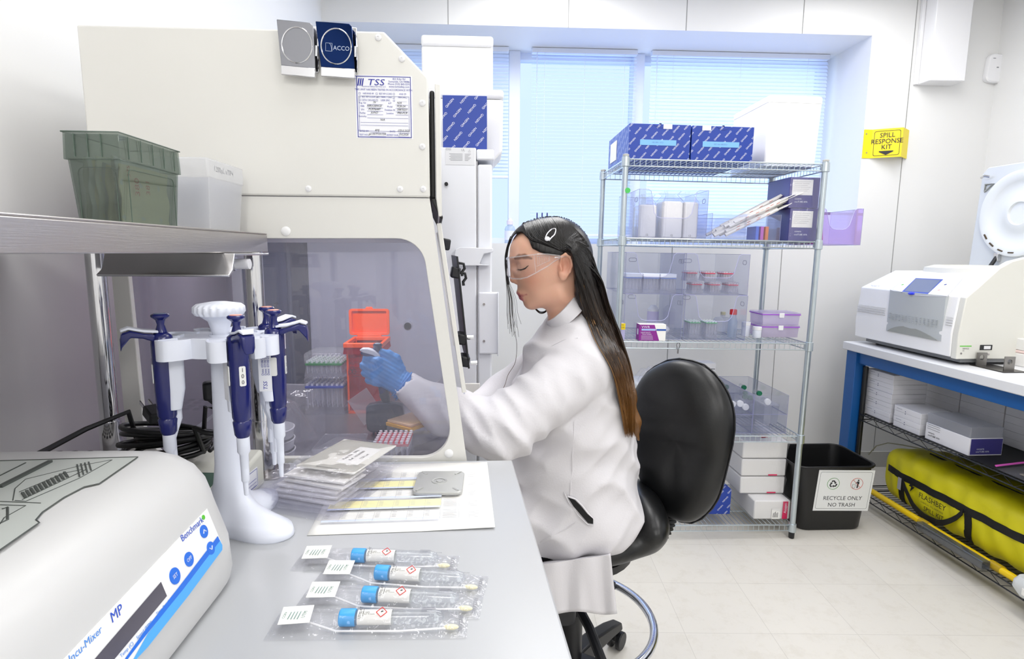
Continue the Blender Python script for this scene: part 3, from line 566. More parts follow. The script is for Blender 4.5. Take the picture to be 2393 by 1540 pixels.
MB(T(CX, CY, 0)).lathe([(.0165, BZ+.209), (.0155, ZRg-.03), (.0155, ZRg), (.011, ZT-.055)], 28).build('column', WHTB, t)
m = MB(T(CX, CY, 0)); m.lathe([(.0105, ZT-.057), (.011, ZT-.045), (.016, ZT-.028), (.026, ZT-.02), (.030, ZT-.019)], 40); m.build('knob_stem', WHTB, t)
m = MB(T(CX, CY, 0)); sc = lambda r, z: [(r*(1+.025*math.cos(22*a))*math.cos(a), r*(1+.025*math.cos(22*a))*math.sin(a), z) for a in [2*math.pi*i/176 for i in range(176)]]
m.loft([sc(.031, ZT-.019), sc(.0345, ZT-.014), sc(.034, ZT-.007), [(.030*math.cos(a*2*math.pi/176), .030*math.sin(a*2*math.pi/176), ZT-.003) for a in range(176)], [(.012*math.cos(a*2*math.pi/176), .012*math.sin(a*2*math.pi/176), ZT) for a in range(176)]]); m.build('knob', WHTB, t, smooth=40)
PA = [math.radians(a) for a in (-50, -146, 8, 52, 115, 190)]
def ro(th):
    r_ = .052
    for a in PA:
        d = abs((th-a+math.pi) % (2*math.pi)-math.pi); dg = math.degrees(d)
        if dg < 11: r_ = .056
        elif dg < 26: r_ = .088-.004*((dg-18)/8)**2
        elif dg < 34: r_ = max(r_, .084-(dg-26)/8*.025)
    return r_
ang = [2*math.pi*i/240 for i in range(240)]
O_ = [(CX+ro(a)*math.cos(a), CY+ro(a)*math.sin(a)) for a in ang]; N_ = [(CX+(ro(a)-.004)*math.cos(a), CY+(ro(a)-.004)*math.sin(a)) for a in ang]
m = MB(); m.frame(O_, N_, ZRg-.028, ZRg, 'z'); m.prism(N_, ZRg-.006, ZRg-.003, 'z'); m.build('holder_ring', WHTB, t, bev=.0012, smooth=40)
def pipette(Mx, label, accent, multi=False, group=None):
    t = thing('pipette', label, 'pipette', M=Mx, group=group)
    m = MB(Mx); m.lathe([(.003, .0), (.0095, 0), (.0115, -.0015), (.0112, -.004), (.006, -.008), (.0045, -.014), (.007, -.022), (.0085, -.026)], 24); o = m.build('plunger', NAVY, t)
    m = MB(Mx); m.lathe([(.001, .0006), (.0075, .0006), (.008, .0)], 20); m.build('plunger_cap', accent, o)
    m = MB(Mx); m.loft([[(a+cx, b, z) for a, b in rrect(w_, d_, r_, 4)] for z, w_, d_, r_, cx in ((-.024, .016, .016, .0075, 0), (-.028, .026, .024, .010, 0), (-.036, .028, .027, .012, 0), (-.10, .027, .026, .011, 0), (-.135, .025, .024, .0115, 0), (-.139, .022, .021, .010, 0), (-.141, .025, .024, .0115, 0), (-.158, .021, .021, .010, 0), (-.162, .016, .016, .0075, 0))]); m.build('handle', NAVY, t, smooth=45)
    m = MB(Mx); m.loft([[(a+cx, b, z) for a, b in rrect(w_, .0275, .006, 4)] for z, w_, cx in ((-.034, .016, -.010), (-.04, .022, -.013), (-.10, .022, -.0125), (-.128, .016, -.0095))]); wb_ = m.build('ejector_cover', WHTB, t, bev=.001)
    m = MB(Mx)  # finger hook, outwards
    m.loft([[(x, y, z0), (x, -y, z0), (x, -y, z1), (x, y, z1)] for x, y, z0, z1 in ((.008, .011, -.036, -.026), (.022, .011, -.030, -.0235), (.036, .010, -.028, -.019), (.046, .008, -.040, -.022), (.048, .006, -.046, -.030))]); o = m.build('finger_hook', NAVY, t, bev=.002)
    m = MB(Mx); m.loft([[(x, y, z), (x, -y, z), (x, -y, z+.003), (x, y, z+.003)] for x, y, z in ((.004, .010, -.024), (.020, .0105, -.0222), (.038, .010, -.0175), (.047, .007, -.0205))]); m.build('hook_plate', WHTB, o, bev=.0008)
    m = MB(Mx); m.prism(rrect(.0085, .026, .002, 3, 0, -.078), -.0148, -.0135, 'y'); m.prism(rrect(.026, .0085, .002, 3), 0, .001, 'z', M=T(.0135, 0, -.078) @ RY(90)); wn = m.build('volume_window', mat('window_white', '#e9e9e6', .3), t)
    m = MB(Mx)
    for k, s_ in enumerate('100'): m.text(s_, (.0148, 0, -.070-.008*k), (0, 1, 0), (0, 0, 1), .0075)
    m.build('volume_digits', INK, wn, smooth=0)
    m = MB(Mx)
    if not multi:
        m.lathe([(.0085, -.162), (.0085, -.182), (.006, -.186), (.0052, -.215), (.0042, -.218), (.0030, -.242), (.0022, -.243)], 20); m.build('shaft', WHTB, t)
        m = MB(Mx); m.tube([(-.012, 0, -.128), (-.012, 0, -.142), (-.008, 0, -.155), (-.004, .0, -.17), (-.005, 0, -.205)], [.006, .006, .005, .004, .004], 8); m.lathe([(.0055, -.203), (.0055, -.222), (.0045, -.224)], 16); m.build('ejector_arm', WHTB, t)
        m = MB(Mx); m.quad((-.0125, -.0143, -.085), Z, (-1, 0, 0), .055, .018); m.build('label', mat('sticker_white', '#f2f3f8', .4), wb_)
    else:
        m.cyl((0, 0, -.162), (0, 0, -.18), .009, n=16); m.build('shaft', NAVY, t)
        m = MB(Mx); m.box(-.012, .012, -.03, .03, -.225, -.18); mh = m.build('multichannel_head', BLK, t, bev=.006, seg=3)
        m = MB(Mx)
        for k in range(6): m.cyl((0, -.0225+.009*k, -.225), (0, -.0315+.009*k, -.243), .0028, .0016, 10)
        m.build('nozzles', BLK, mh)
    return t
ACO = [mat('accent_orange', '#d9907a', .4), mat('accent_grey', '#5d6a86', .4)]
PI = [(-50, 'carousel pipette nearest the camera, its volume window facing forward', 0, 0), (-146, 'leftmost navy and white pipette on the carousel', 1, .002), (8, 'right front pipette on the carousel with a blue printed service label', 0, .004), (52, 'pipette half hidden behind the right front one on the carousel', 0, .014), (115, 'dark multichannel pipette at the back of the carousel behind the steel post', 1, .03)]
for a, lb, ac, dz in PI:
    ar = math.radians(a); r_ = .074; Mx = T(CX+r_*math.cos(ar), CY+r_*math.sin(ar), ZRg+.034) @ RZ(a) @ Matrix.Diagonal((1, 1, 1.06 if a != 115 else .66, 1))
    p_ = pipette(Mx, lb, ACO[ac], multi=(a == 115))
    if a == 8:
        Mq = Mx; m = MB(Mq); m.quad((-.0125, -.0147, -.083), Z, (-1, 0, 0), .055, .018); so = m.build('service_sticker', mat('sticker_white', '#f2f3f8', .4), p_)
        m = MB(Mq); m.text('TSS', (-.0125, -.0152, -.104), Z, (-1, 0, 0), .008, 1, .2)
        for k in range(3): m.text('Date: 07/08/25', (-.0075-.004*k, -.0152, -.076), Z, (-1, 0, 0), .0045)
        m.build('sticker_print', BLUEINK, so, smooth=0)
# ------------------------------------------------------------------ papers, packets, steel lid
t = thing('printed_sheet', 'white printed table sheet with yellow and blue rows lying on the bench', 'paper', (-.09, .95, BZ))
zp = BZ+.0006
cs = [tz(872, 1085, zp), tz(1140, 1080, zp), tz(1157, 1235, zp), tz(845, 1247, zp)]
A_ = Vector(tz(1140, 1080, zp)); B_ = Vector(tz(1157, 1236, zp)); D_ = Vector(tz(850, 1247, zp)); ux = (B_-D_).normalized(); uy = (A_-B_); uy = (uy-ux*uy.dot(ux)).normalized()
W_, H_ = .279, .216; Hh = (A_-B_).length
so = Vector(B_)-ux*W_/2+uy*Hh/2; fr_ = frame(tuple(so), tuple(ux), tuple(uy))
m = MB(fr_); nn = 20
vs = [(-W_/2+W_*i/nn, -Hh/2+Hh*j/8, .0004+.003*max(0, (1-j/2.5))*max(0, (i/nn-.6))*2) for i in range(nn+1) for j in range(9)]
m.add(vs, [(i*9+j, (i+1)*9+j, (i+1)*9+j+1, i*9+j+1) for i in range(nn) for j in range(8)]); sh_ = m.build('sheet', PAPER, t, solid=.0003)
m = MB(fr_); mb_ = MB(fr_); ml = MB(fr_); e = .0044
XL_, XR_ = -W_/2+.012, W_/2-.085
for b_ in range(5):
    y1 = Hh/2-.052-.04*b_; col = m if b_ in (1, 3) else None
    if col: col.add([(XL_, y1-.026, e), (XR_, y1-.026, e), (XR_, y1, e), (XL_, y1, e)], [(0, 1, 2, 3)])
    mb_.add([(XL_, y1-.032, e), (XR_, y1-.032, e), (XR_, y1-.026, e), (XL_, y1-.026, e)], [(0, 1, 2, 3)])
    for k in range(6): ml.box(XL_, XR_+.06, y1-.0052*k-.0001, y1-.0052*k+.0001, e, e+.0001)
    for k in range(9): x = XL_+(XR_-XL_)*k/7 if k < 8 else XR_+.03; ml.box(x-.0002, x+.0002, y1-.032, y1, e, e+.0001)
    for k in range(7):
        for j in range(4): ml.box(XL_+(XR_-XL_)*k/7+.002, XL_+(XR_-XL_)*k/7+.009, y1-.004-.0052*j, y1-.003-.0052*j, e, e+.0001)
    for j in range(6):
        ml.box(XR_+.004, XR_+.026, y1-.0035-.0052*j, y1-.0025-.0052*j, e, e+.0001); ml.box(XR_+.045, XR_+.066-.003*(j % 3), y1-.0035-.0052*j, y1-.0029-.0052*j, e, e+.0001)
m.build('yellow_rows', mat('row_yellow', '#f6edb4', .7), sh_, smooth=0); mb_.build('blue_rows', mat('row_blue', '#d3dcf6', .7), sh_, smooth=0); ml.build('table_print', mat('grey_print2', '#a3a3aa', .6), sh_, smooth=0)
# steel lid on the sheet
q = tz(1024, 1127, BZ+.012); Mx = T(-.081, .972, BZ+.0052) @ RZ(-1)
t = thing('steel_lid', 'small square grey metal lid with rounded corners lying on the printed sheet', 'lid', M=Mx)
m = MB(Mx); m.loft([[(a, b, z) for a, b in rrect(.086*s_, .096*s_, .012*s_, 6)] for z, s_ in ((0, 1), (.0035, 1), (.005, .975), (.0052, .93))]); m.build('plate', mat('satin_lid', '#b9bab8', .38, metal=.35), t)
m = MB(Mx); m.lathe([(.014, .0052), (.0135, .0064), (.011, .006), (.010, .0058)], 28, cap=False); m.lathe([(.006, .0056), (.0055, .0066), (.001, .0064)], 20)
for sx in (-1, 1):
    for sy in (-1, 1): m.tube([(sx*.026, sy*.03, .0052), (sx*.032, sy*.037, .0058), (sx*.036, sy*.042, .0052)], .0022, 6, flat=.6)
m.build('pressed_relief', MATS['satin_lid'], t)
# stack of sealed white packets
pa, pb_, pc, pd = tz(735, 1060, BZ), tz(862, 1058, BZ), tz(850, 1240, BZ), tz(660, 1245, BZ)
Mp = T((pa[0]+pc[0])/2-.008, (pa[1]+pc[1])/2-.002, BZ) @ RZ(-20)
random.seed(9)
for k in range(6):
    lb = 'sealed clear pouch with a white card insert, %s of the pouch stack' % ('topmost' if k == 5 else ('bottom one', 'second from the bottom', 'third from the bottom', 'fourth from the bottom', 'second from the top')[k])
    Mx = Mp @ T(-.002+random.uniform(-.006, .006), -.03+.006*k, .0008+.0068*k) @ RZ(random.uniform(-3, 3)) if k < 5 else Mp @ T(.012, .030, .0415)
    t = thing('sealed_pouch', lb, 'pouch', M=Mx, group=None)
    m = MB(Mx)
    if k < 5: crumple(m, -.088, .092, -.088, .10, .0, .006, 40+k); m.build('film', FILM, t); m = MB(Mx); m.box(-.06, .06, -.04, .03, .0012, .0052); m.build('card', mat('card_white', '#f4f2ec', .7), t, bev=.0008)
    else:
        crumple(m, -.080, .082, -.115, .095, .004, .004, 40+k); m.build('film', FILM, t)
        m = MB(Mx); m.box(-.058, .058, -.062, .085, .0018, .0046); c_ = m.build('card', mat('card_cream', '#f3f1e6', .7), t, bev=.0008)
        m = MB(Mx); m.box(-.002, .044, -.028, .055, .00465, .0049); l_ = m.build('card_label', PAPER, c_)
        m = MB(Mx)
        for s_, x in (('558 Lot', .033), ('Ref: 10160989', .018), ('Pack No: 1896', .005)): m.text(s_, (x, .012, .0051), (0, 1, 0), (-1, 0, 0), .0085)
        m.text('thermoscientific', (.0, -.055, .0051), (-1, 0, 0), (0, -1, 0), .007); m.build('card_print', INK, c_, smooth=0)
# ------------------------------------------------------------------ swab kits
CAPB = mat('cap_blue', '#3fa4e8', .35); TCL = clear('tube_clear', '#f6f8fa', .12, '#ffffff', gloss=.07)
YEL = mat('swab_tip', '#f3ecc6', .9); SWF = clear('pouch_film', '#fefeff', .07, '#ffffff', gloss=.07, fres=.15, rough=.1, bump=.8, bs=55)
def kit(Mx, label):
    t = thing('swab_kit', label, 'sample kit', M=Mx)
    m = MB(Mx); crumple(m, -.085, .135, -.023, .023, 0, .019, 5, 34, 12); m.build('pouch', SWF, t)
    R_ = Mx @ T(0, 0, .0105) @ RY(90)
    m = MB(R_); m.loft([[(r_*(1+.02*(i % 2))*math.cos(2*math.pi*i/48), r_*(1+.02*(i % 2))*math.sin(2*math.pi*i/48), z) for i in range(48)] for z, r_ in ((-.0085, .0082), (-.0075, .0092), (.0085, .0092), (.0095, .0086))]); m.build('cap', CAPB, t)
    m = MB(R_); m.lathe([(.0078, .009), (.0078, .098), (.006, .105), (.002, .108)], 22); tb = m.build('tube', TCL, t)
    m = MB(R_); m.lathe([(.0080, .012), (.0080, .050)], 22, cap=False); l_ = m.build('label', PAPER, tb)
    nz_ = Vector((0, -.35, 1)).normalized(); o_ = Vector((0, -.35*.0083/1.06, .0105+.0083/1.0))
    def lo(x, y=0): return tuple(Mx @ Vector((x, y-.0029, .0105+.0079)))
    xd = tuple((Mx.to_3x3() @ Vector((1, 0, 0)))); yd = tuple((Mx.to_3x3() @ Vector((0, .94, .35))))
    m = MB(); f_ = frame(lo(.039), xd, yd); s_ = .006
    for k in range(4):
        a, b = math.pi/2*k, math.pi/2*(k+1); m.tube([tuple(f_ @ Vector((s_*math.cos(a), s_*math.sin(a), .0006))), tuple(f_ @ Vector((s_*math.cos(b), s_*math.sin(b), .0006)))], .00045, 4)
    m.build('hazard_diamond', REDINK, l_, smooth=0)
    m = MB(); m.add([(x*.0018-.001, y*.003, .0004) for x, y in ((0, 0), (1.6, .3), (1.4, .7), (.2, .5))], [(0, 1, 2, 3)], f_)
    m.text('UTM-RT', lo(.0155), yd, tuple(-Vector(xd)), .0042); m.text('CE IVD', lo(.021), xd, yd, .0032); m.text('REF 3C064N', lo(.026, -.003), xd, yd, .0022); m.box(.013, .0134, -.0045, .0045, -.0002, 0, M=frame(lo(.0055), xd, yd)); m.build('label_print', INK, l_, smooth=0)
    m = MB(Mx); m.tube([(-.055, .004, .006), (-.01, -.0125, .003), (.06, -.0135, .003), (.112, -.0105, .004)], .0012, 6); sw_ = m.build('swab_stick', WHT, t)
    m = MB(Mx); m.ball((.117, -.0095, .0045), .0085, .0032, .0030, 8); m.build('swab_tip', YEL, sw_)
    m = MB(Mx); m.quad((-.058, .003, .0125), (1, .1, 0), (0, 1, .15), .034, .026); pl_ = m.build('pouch_label', PAPER, t)
    m = MB(Mx); m.text('COPAN', (-.070, .003, .0132), (0, 1, 0), (-1, 0, 0), .0045); 
    for k in range(4): m.box(-.065+.0035*k, -.0642+.0035*k, -.006, .012-.003*(k % 2), .0130, .0132)
    m.text('UTM', (-.0485, .002, .0134), (0, 1, 0), (-1, 0, 0), .006); m.build('label_text', mat('green_grey_print', '#6f938a', .6), pl_, smooth=0)
    m = MB(Mx); m.text('REF 2207-05', (.127, 0, .0025), (0, 1, 0), (-1, 0, 0), .0055); m.text('CE 0123', (.105, .008, .0125), (1, 0, 0), (0, 1, 0), .004)
    for k in range(5): m.box(.082, .098-.002*(k % 3), .002+.0022*k, .0027+.0022*k, .0142, .0143)
    m.build('pouch_print', mat('grey_print3', '#6e6e7a', .6), t, smooth=0)
    return t
KT = [((838, 1297), (1045, 1302), 'farthest of the four bagged blue-capped swab kits'), ((893, 1337), (1100, 1350), 'second of the bagged swab kits, shifted right, red diamond turned away'), ((864, 1388), (1090, 1398), 'third of the bagged blue-capped swab kits, with a full red diamond'), ((812, 1442), (1050, 1440), 'nearest of the four bagged blue-capped swab kits, its pouch curling up at the left')]
for i, (a, b, lb) in enumerate(KT):
    p0 = PZ(*a, .9215); p1 = PZ(*b, .9215); ang_ = math.degrees(math.atan2(p1[1]-p0[1], p1[0]-p0[0])); Mx = T(p0[0], p0[1], BZ+.0005) @ RZ(ang_)
    if i == 0: K0 = kit(Mx, lb)
    else: dup(K0, Mx, lb)
# ------------------------------------------------------------------ things inside the hood
FZ = BZ2+.0125
RED = mat('deck_red', '#c8283c', .4); GRND = mat('deck_green', '#1f8a3a', .4); BLUD = mat('deck_blue', '#2c49b8', .4); YELD = mat('deck_yellow', '#f0b428', .4)
RCK = clear('rack_clear', '#f6f6fa', .14, '#ffffff', gloss=.07)
def tip_rack(Mx, w_, d_, h, hd, deck, label, lid=0, group=None, tips=True, nx=8, ny=6):
    t = thing('tip_rack', label, 'pipette tip rack', M=Mx, group=group)
    m = MB(Mx); m.shell([(-w_/2, -d_/2), (w_/2, -d_/2), (w_/2, d_/2), (-w_/2, d_/2)], 0, [(-w_/2+.004, -d_/2+.004), (w_/2-.004, -d_/2+.004), (w_/2-.004, d_/2-.004), (-w_/2+.004, d_/2-.004)], h, .0012); m.build('base', RCK, t, bev=.002)
    m = MB(Mx); m.box(-w_/2+.002, w_/2-.002, -d_/2+.002, d_/2-.002, h, h+hd); m.build('deck', deck, t, bev=.001)
    if tips:
        m = MB(Mx)
        for i in range(nx):
            for j in range(ny):
                x = -w_/2+w_*(i+.5)/nx; y = -d_/2+d_*(j+.5)/ny; m.cyl((x, y, h+hd+.006), (x, y, h+hd), .0036, .0034, 6); m.cyl((x, y, h), (x, y, h*.25), .0028, .001, 5)
        o = m.build('tips', mat('tip_white', '#f0f0f4', .4), t); o['kind'] = 'stuff'
    if lid:
        m = MB(Mx); m.box(-w_/2, w_/2, -d_/2, d_/2, h+hd, h+hd+lid); m.build('lid', RCK, t, bev=.004)
    return t
Yr = 1.52; qa = PY(714, 958, Yr); qb = PY(803, 958, Yr); xw = qb[0]-qa[0]; xc = (qa[0]+qb[0])/2
z1 = PY(760, 905, Yr)[2]; z2 = PY(760, 881, Yr)[2]; z3 = PY(760, 852, Yr)[2]; z4 = PY(760, 828, Yr)[2]
tip_rack(T(xc, Yr+.055, FZ), xw*1.04, .11, z1-FZ-.004, .006, BLUD, 'tip rack with blue deck under the green one, inside the hood', lid=z2-z1-.003)
tip_rack(T(xc, Yr+.055, z2), xw, .105, z3-z2-.004, .006, GRND, 'tip rack with green deck stacked on the blue one, inside the hood', lid=z4-z3)
# orange and red biohazard bin
OR = mat('orange_plastic', '#ff5a12', .4, sss=.0); RB = clear('red_bag_film', '#e8404c', .55, '#d3202f', gloss=.1, rough=.15, bump=.6, bs=30)
f0 = PY(803, 802, Yr); f1 = PY(893, 806, Yr); bw = f1[0]-f0[0]; bxc = (f0[0]+f1[0])/2; rz = f0[2]; dp = .125
t = thing('biohazard_bin', 'small benchtop waste bin with open orange lid and red bag', 'waste bin', (bxc, Yr+dp/2, FZ))
cb_ = lambda k, z: [(bxc+a*k, Yr+dp/2+b*k, z) for a, b in ((-bw/2, -dp/2), (bw/2, -dp/2), (bw/2, dp/2), (-bw/2, dp/2))]
m = MB(); m.frame([(a, b) for a, b, _ in cb_(1.03, 0)], [(a, b) for a, b, _ in cb_(.86, 0)], rz-.012, rz, 'z'); m.build('rim', OR, t, bev=.002)
m = MB(); m.frame([(a, b) for a, b, _ in cb_(.9, 0)], [(a, b) for a, b, _ in cb_(.84, 0)], FZ, FZ+.008, 'z')
for a, b, _ in cb_(.86, 0): m.box(a-.0025, a+.0025, b-.0025, b+.0025, FZ+.006, rz-.01)
m.build('wire_frame', OR, t)
m = MB(); rings = []
for k in range(9):
    z = FZ+.009+(rz-.012-FZ-.009)*k/8; s_ = .88+.05*math.sin(k*1.7)+.06*k/8; rr_ = rrect(bw*s_, dp*s_, .012, 4, bxc, Yr+dp/2); rings.append([(a+.002*math.sin(i*1.9+k*2), b+.002*math.sin(i*1.3+k), z) for i, (a, b) in enumerate(rr_)])
m.loft(rings, cap=False); bg_ = m.build('bag', RB, t, smooth=60)
m = MB(); m.loft([[(a, b, z) for a, b, _ in cb_(1, 0)] for z, in ((rz-.0118,), (rz-.03,))], cap=False); 
m.v = [Vector((bxc+(p_.x-bxc)*(1.04 if p_.z < rz-.02 else 1.0), Yr+dp/2+(p_.y-Yr-dp/2)*(1.02 if p_.z < rz-.02 else 1), p_.z)) for p_ in m.v]; m.build('bag_cuff', RB, t)
m = MB(); yy = Yr-.002
for s_, u, v, sz in (('BIOHAZARD', 847, 833, .0135), ('AUTOCLAVE', 845, 849, .012)): q = PY(u, v, yy-.003); m.text(s_, tuple(q), X, Z, sz)
for k in range(6): q = PY(838, 860+4*k, yy-.003); m.box(q[0]-.02, q[0]+.035-.006*(k % 3), yy-.0032, yy-.003, q[2], q[2]+.0012)
q = PY(823, 866, yy-.003)
for k in range(3): a = math.radians(90+120*k); m.tube([(q[0]+.006*math.cos(a)+.005*math.cos(b_), yy-.003, q[2]+.006*math.sin(a)+.005*math.sin(b_)) for b_ in [2*math.pi*i/12 for i in range(12)]], .0008, 4, closed=True)
m.build('bag_print', mat('bag_print_black', '#3a1820', .6), bg_, smooth=0)
l0 = PY(817, 783, Yr+dp); l1 = PY(909, 722, Yr+dp); lw, lh = l1[0]-l0[0], l1[2]-l0[2]; lc = ((l0[0]+l1[0])/2, Yr+dp+.006, (l0[2]+l1[2])/2)
m = MB(); m.frame([(lc[0]+a, lc[2]+b) for a, b in rrect(lw, lh, .008)], [(lc[0]+a, lc[2]+b) for a, b in rrect(lw*.86, lh*.82, .004)], lc[1]-.008, lc[1]+.003); m.prism([(lc[0]+a, lc[2]+b) for a, b in rrect(lw*.88, lh*.84, .004)], lc[1]-.001, lc[1]+.002); m.prism([(lc[0]+a, lc[2]+lh/2+b) for a, b in ((-.012, -.001), (.012, -.001), (.008, .006), (-.008, .006))], lc[1]-.004, lc[1]); m.box(lc[0]-lw*.3, lc[0]+lw*.3, lc[1]-.012, lc[1], rz-.006, lc[2]-lh/2+.002); m.build('lid', OR, t, bev=.0015)
# open racks in front
q = PY(905, 1042, 1.145); w_ = .078
tip_rack(T(q[0]+.006, 1.19, FZ), w_, .085, q[2]-FZ-.004, .005, RED, 'open tip rack with red deck under the multichannel pipette', nx=7)
Mx = T(PZ(822, 1045, FZ)[0]-.003, 1.175, FZ); t = thing('open_tray', 'empty clear plastic box lid lying open left of the red rack', 'plastic tray', M=Mx); tub(Mx, .095, .10, 0, .042, .0014, clear('tray_clear', '#f3f3f7', .2, '#ffffff', gloss=.1), 'tray', t, .008)
q = PZ(955, 985, FZ+.045); Mx = T(q[0]+.012, q[1]+.01, FZ) @ RZ(-38); tip_rack(Mx, .085, .11, .038, .008, YELD, 'closed tip rack with yellow deck right of the hand', lid=.0, tips=False)
m = MB(Mx); m.box(-.038, .038, -.05, .05, .0465, .052); m.build('rack_cover', mat('peach_cover', '#efc79d', .5), None, bev=.001, top=dict(label='peach film cover lying on the yellow rack', cat='cover', M=Mx @ T(0, 0, .0462)))
q = PY(855, 952, 1.41); f_ = frame(tuple(q), (math.cos(.62), 0, math.sin(.62)), (-math.sin(.62), .15, math.cos(.62)))
m = MB(f_); m.box(-.03, .03, -.035, .04, -.0008, .0008); m.build('rack_cover', clear('cover_clear', '#f2f2f6', .25, '#ffffff', gloss=.1), None, bev=.0006, top=dict(label='thin clear plastic cover leaning diagonally behind the multichannel pipette', cat='cover', M=f_))
# crumpled clear bag with white dishes
qd = PZ(660, 1050, FZ+.03)
t = thing('plastic_bag', 'crumpled clear bag of white tubs in the near left of the hood', 'bag', (qd[0], 1.20, FZ))
m = MB(); crumple(m, qd[0]-.08, qd[0]+.055, 1.12, 1.27, FZ, .14, 77, 30, 24); m.build('film', FILM, t)
for k in range(3):
    Mq = T(qd[0]-.012, 1.18, FZ+.004+.024*k) @ RX(6); m = MB(Mq); m.lathe([(.028, 0), (.031, .018), (.033, .020), (.031, .0215), (.029, .019), (.026, .003)], 28); m.build('plastic_dish', WHT, None, top=dict(label='white round dish in the crumpled bag, %s of three' % ('bottom', 'middle', 'top')[k], cat='dish', M=Mq))
Mq = T(qd[0]-.0, 1.30, FZ+.0) @ RZ(20); t = thing('plastic_bag', 'flat clear bag standing behind the bagged tubs against the steel post', 'bag', M=Mq); m = MB(Mq @ RX(80)); crumple(m, -.05, .05, 0, .12, 0, .03, 78, 16, 16); m.build('film', FILM, t)
# ------------------------------------------------------------------ beyond the hood: navy cabinet added in place of the shaded gap, tall freezer and what stands on it
t = thing('gap_shade_block', 'dark blue block added for the shaded gap by the wall, seen through the hood window', 'stand-in', (-.74, 2.2, 0))
DN = mat('gap_shade_blue', '#16305e', .35, var=.1)
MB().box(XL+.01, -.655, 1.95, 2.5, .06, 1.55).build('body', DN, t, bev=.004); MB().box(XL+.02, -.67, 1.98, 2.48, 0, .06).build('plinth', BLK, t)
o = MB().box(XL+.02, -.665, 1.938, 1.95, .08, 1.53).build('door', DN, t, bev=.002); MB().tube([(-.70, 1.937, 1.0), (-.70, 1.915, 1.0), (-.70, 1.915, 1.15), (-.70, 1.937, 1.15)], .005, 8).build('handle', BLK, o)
FR = mat('freezer_white', '#eceef4', .3); fy = 1.90; fx0 = PY(722, 700, fy)[0]; fx1 = PY(1113, 500, fy)[0]; dx1 = PY(1150, 390, fy)[0]; ft = PY(1040, 344, fy)[2]; dt = PY(1130, 384, fy)[2]
t = thing('freezer', 'tall white upright freezer behind the hood with boxes on top', 'freezer', ((fx0+fx1)/2, 2.2, 0))
MB().box(fx0, fx1, fy, 2.5, .05, ft).build('body', FR, t, bev=.004)
for x, y in ((fx0+.05, fy+.05), (fx1-.05, fy+.05), (fx0+.05, 2.45), (fx1-.05, 2.45)): MB().cyl((x, y, 0), (x, y, .05), .02, n=14).build('foot', BLK, t)
MB().box(fx0-.008, fx0-.001, fy+.0, 2.5, .05, ft-.2).build('side_gasket', BLK, t)
MB().box(fx1+.001, dx1+.006, fy, 2.5, PY(1130, 374, fy)[2], ft-.004).build('top_cap', FR, t, bev=.005)
MB().box(fx1+.001, fx1+.004, fy+.004, 2.48, .08, dt+.01).build('door_gasket', mat('gasket_grey', '#c4c3c6', .6), t)
d_ = MB().box(fx1+.005, dx1, fy, 2.5, .07, dt).build('door', FR, t, bev=.006)
h0 = PY(1062, 577, fy-.02); h1 = PY(1152, 620, fy-.02)
m = MB(); m.prism([(h0[0], h0[2]-.03), (h0[0]+.004, h0[2]-.008), (h0[0]+.02, h0[2]), (h1[0], h0[2]-.004), (h1[0], h0[2]-.016), (h1[0]-.03, h0[2]-.022), (h1[0]-.045, h1[2]+.004), (h1[0]-.012, h1[2]), (h0[0]+.02, h1[2]-.002), (h0[0]+.006, h1[2]+.01)], fy-.035, fy-.001); m.build('hinge_cover', FR, d_, bev=.004)
h0 = PY(1118, 683, fy-.02); h1 = PY(1165, 829, fy-.02)
hp_ = MB().box(h0[0], h1[0], fy-.014, fy-.001, h1[2], h0[2]).build('handle_plate', FR, d_, bev=.006, seg=3)
MB().box(h1[0]-.004, h1[0], fy-.03, fy-.002, h1[2]-.004, h0[2]).build('handle_lip', FR, d_, bev=.0018)
for v in (711, 797):
    q = PY(1131, v, fy-.014); MB().cyl((q[0], fy-.014, q[2]), (q[0], fy-.017, q[2]), .0042, n=14).build('screw', STEEL, hp_)
c0 = PY(1041, 345, fy); c1_ = PY(1109, 386, fy)
lb_ = MB().box(c0[0], c1_[0], fy-.0012, fy-.0005, c1_[2], c0[2]).build('rating_label', mat('label_silver', '#e4e5e9', .4), t)
m = MB(); q = PY(1048, 349, fy-.0016); m.text('OSS', tuple(q), X, Z, .010); q = PY(1082, 351, fy-.0016); m.text('UL', tuple(q), X, Z, .010); q = PY(1097, 353, fy-.0016)
m.tube([(q[0]-.004, fy-.0016, q[2]-.003), (q[0]+.004, fy-.0016, q[2]-.003), (q[0], fy-.0016, q[2]+.004)], .0004, 4, closed=True)
for k in range(6): z = c0[2]-.02-.004*k; m.box(c0[0]+.012+.004*(k % 2), c0[0]+.055, fy-.0016, fy-.0015, z, z+.0012); m.box(c0[0]+.062, c0[0]+.082-.004*(k % 3), fy-.0016, fy-.0015, z, z+.0012)
m.build('label_print', mat('grey_print', '#8d8d92', .5), lb_, smooth=0)
q = PY(1043, 430, fy-.004); MB().cyl((q[0], fy-.008, q[2]), (q[0], fy, q[2]), .006, n=14).build('rubber_stop', BLK, t)
QB = mat('box_blue', '#1b3d9c', .4); QW = mat('box_print_white', '#eef1fb', .4)
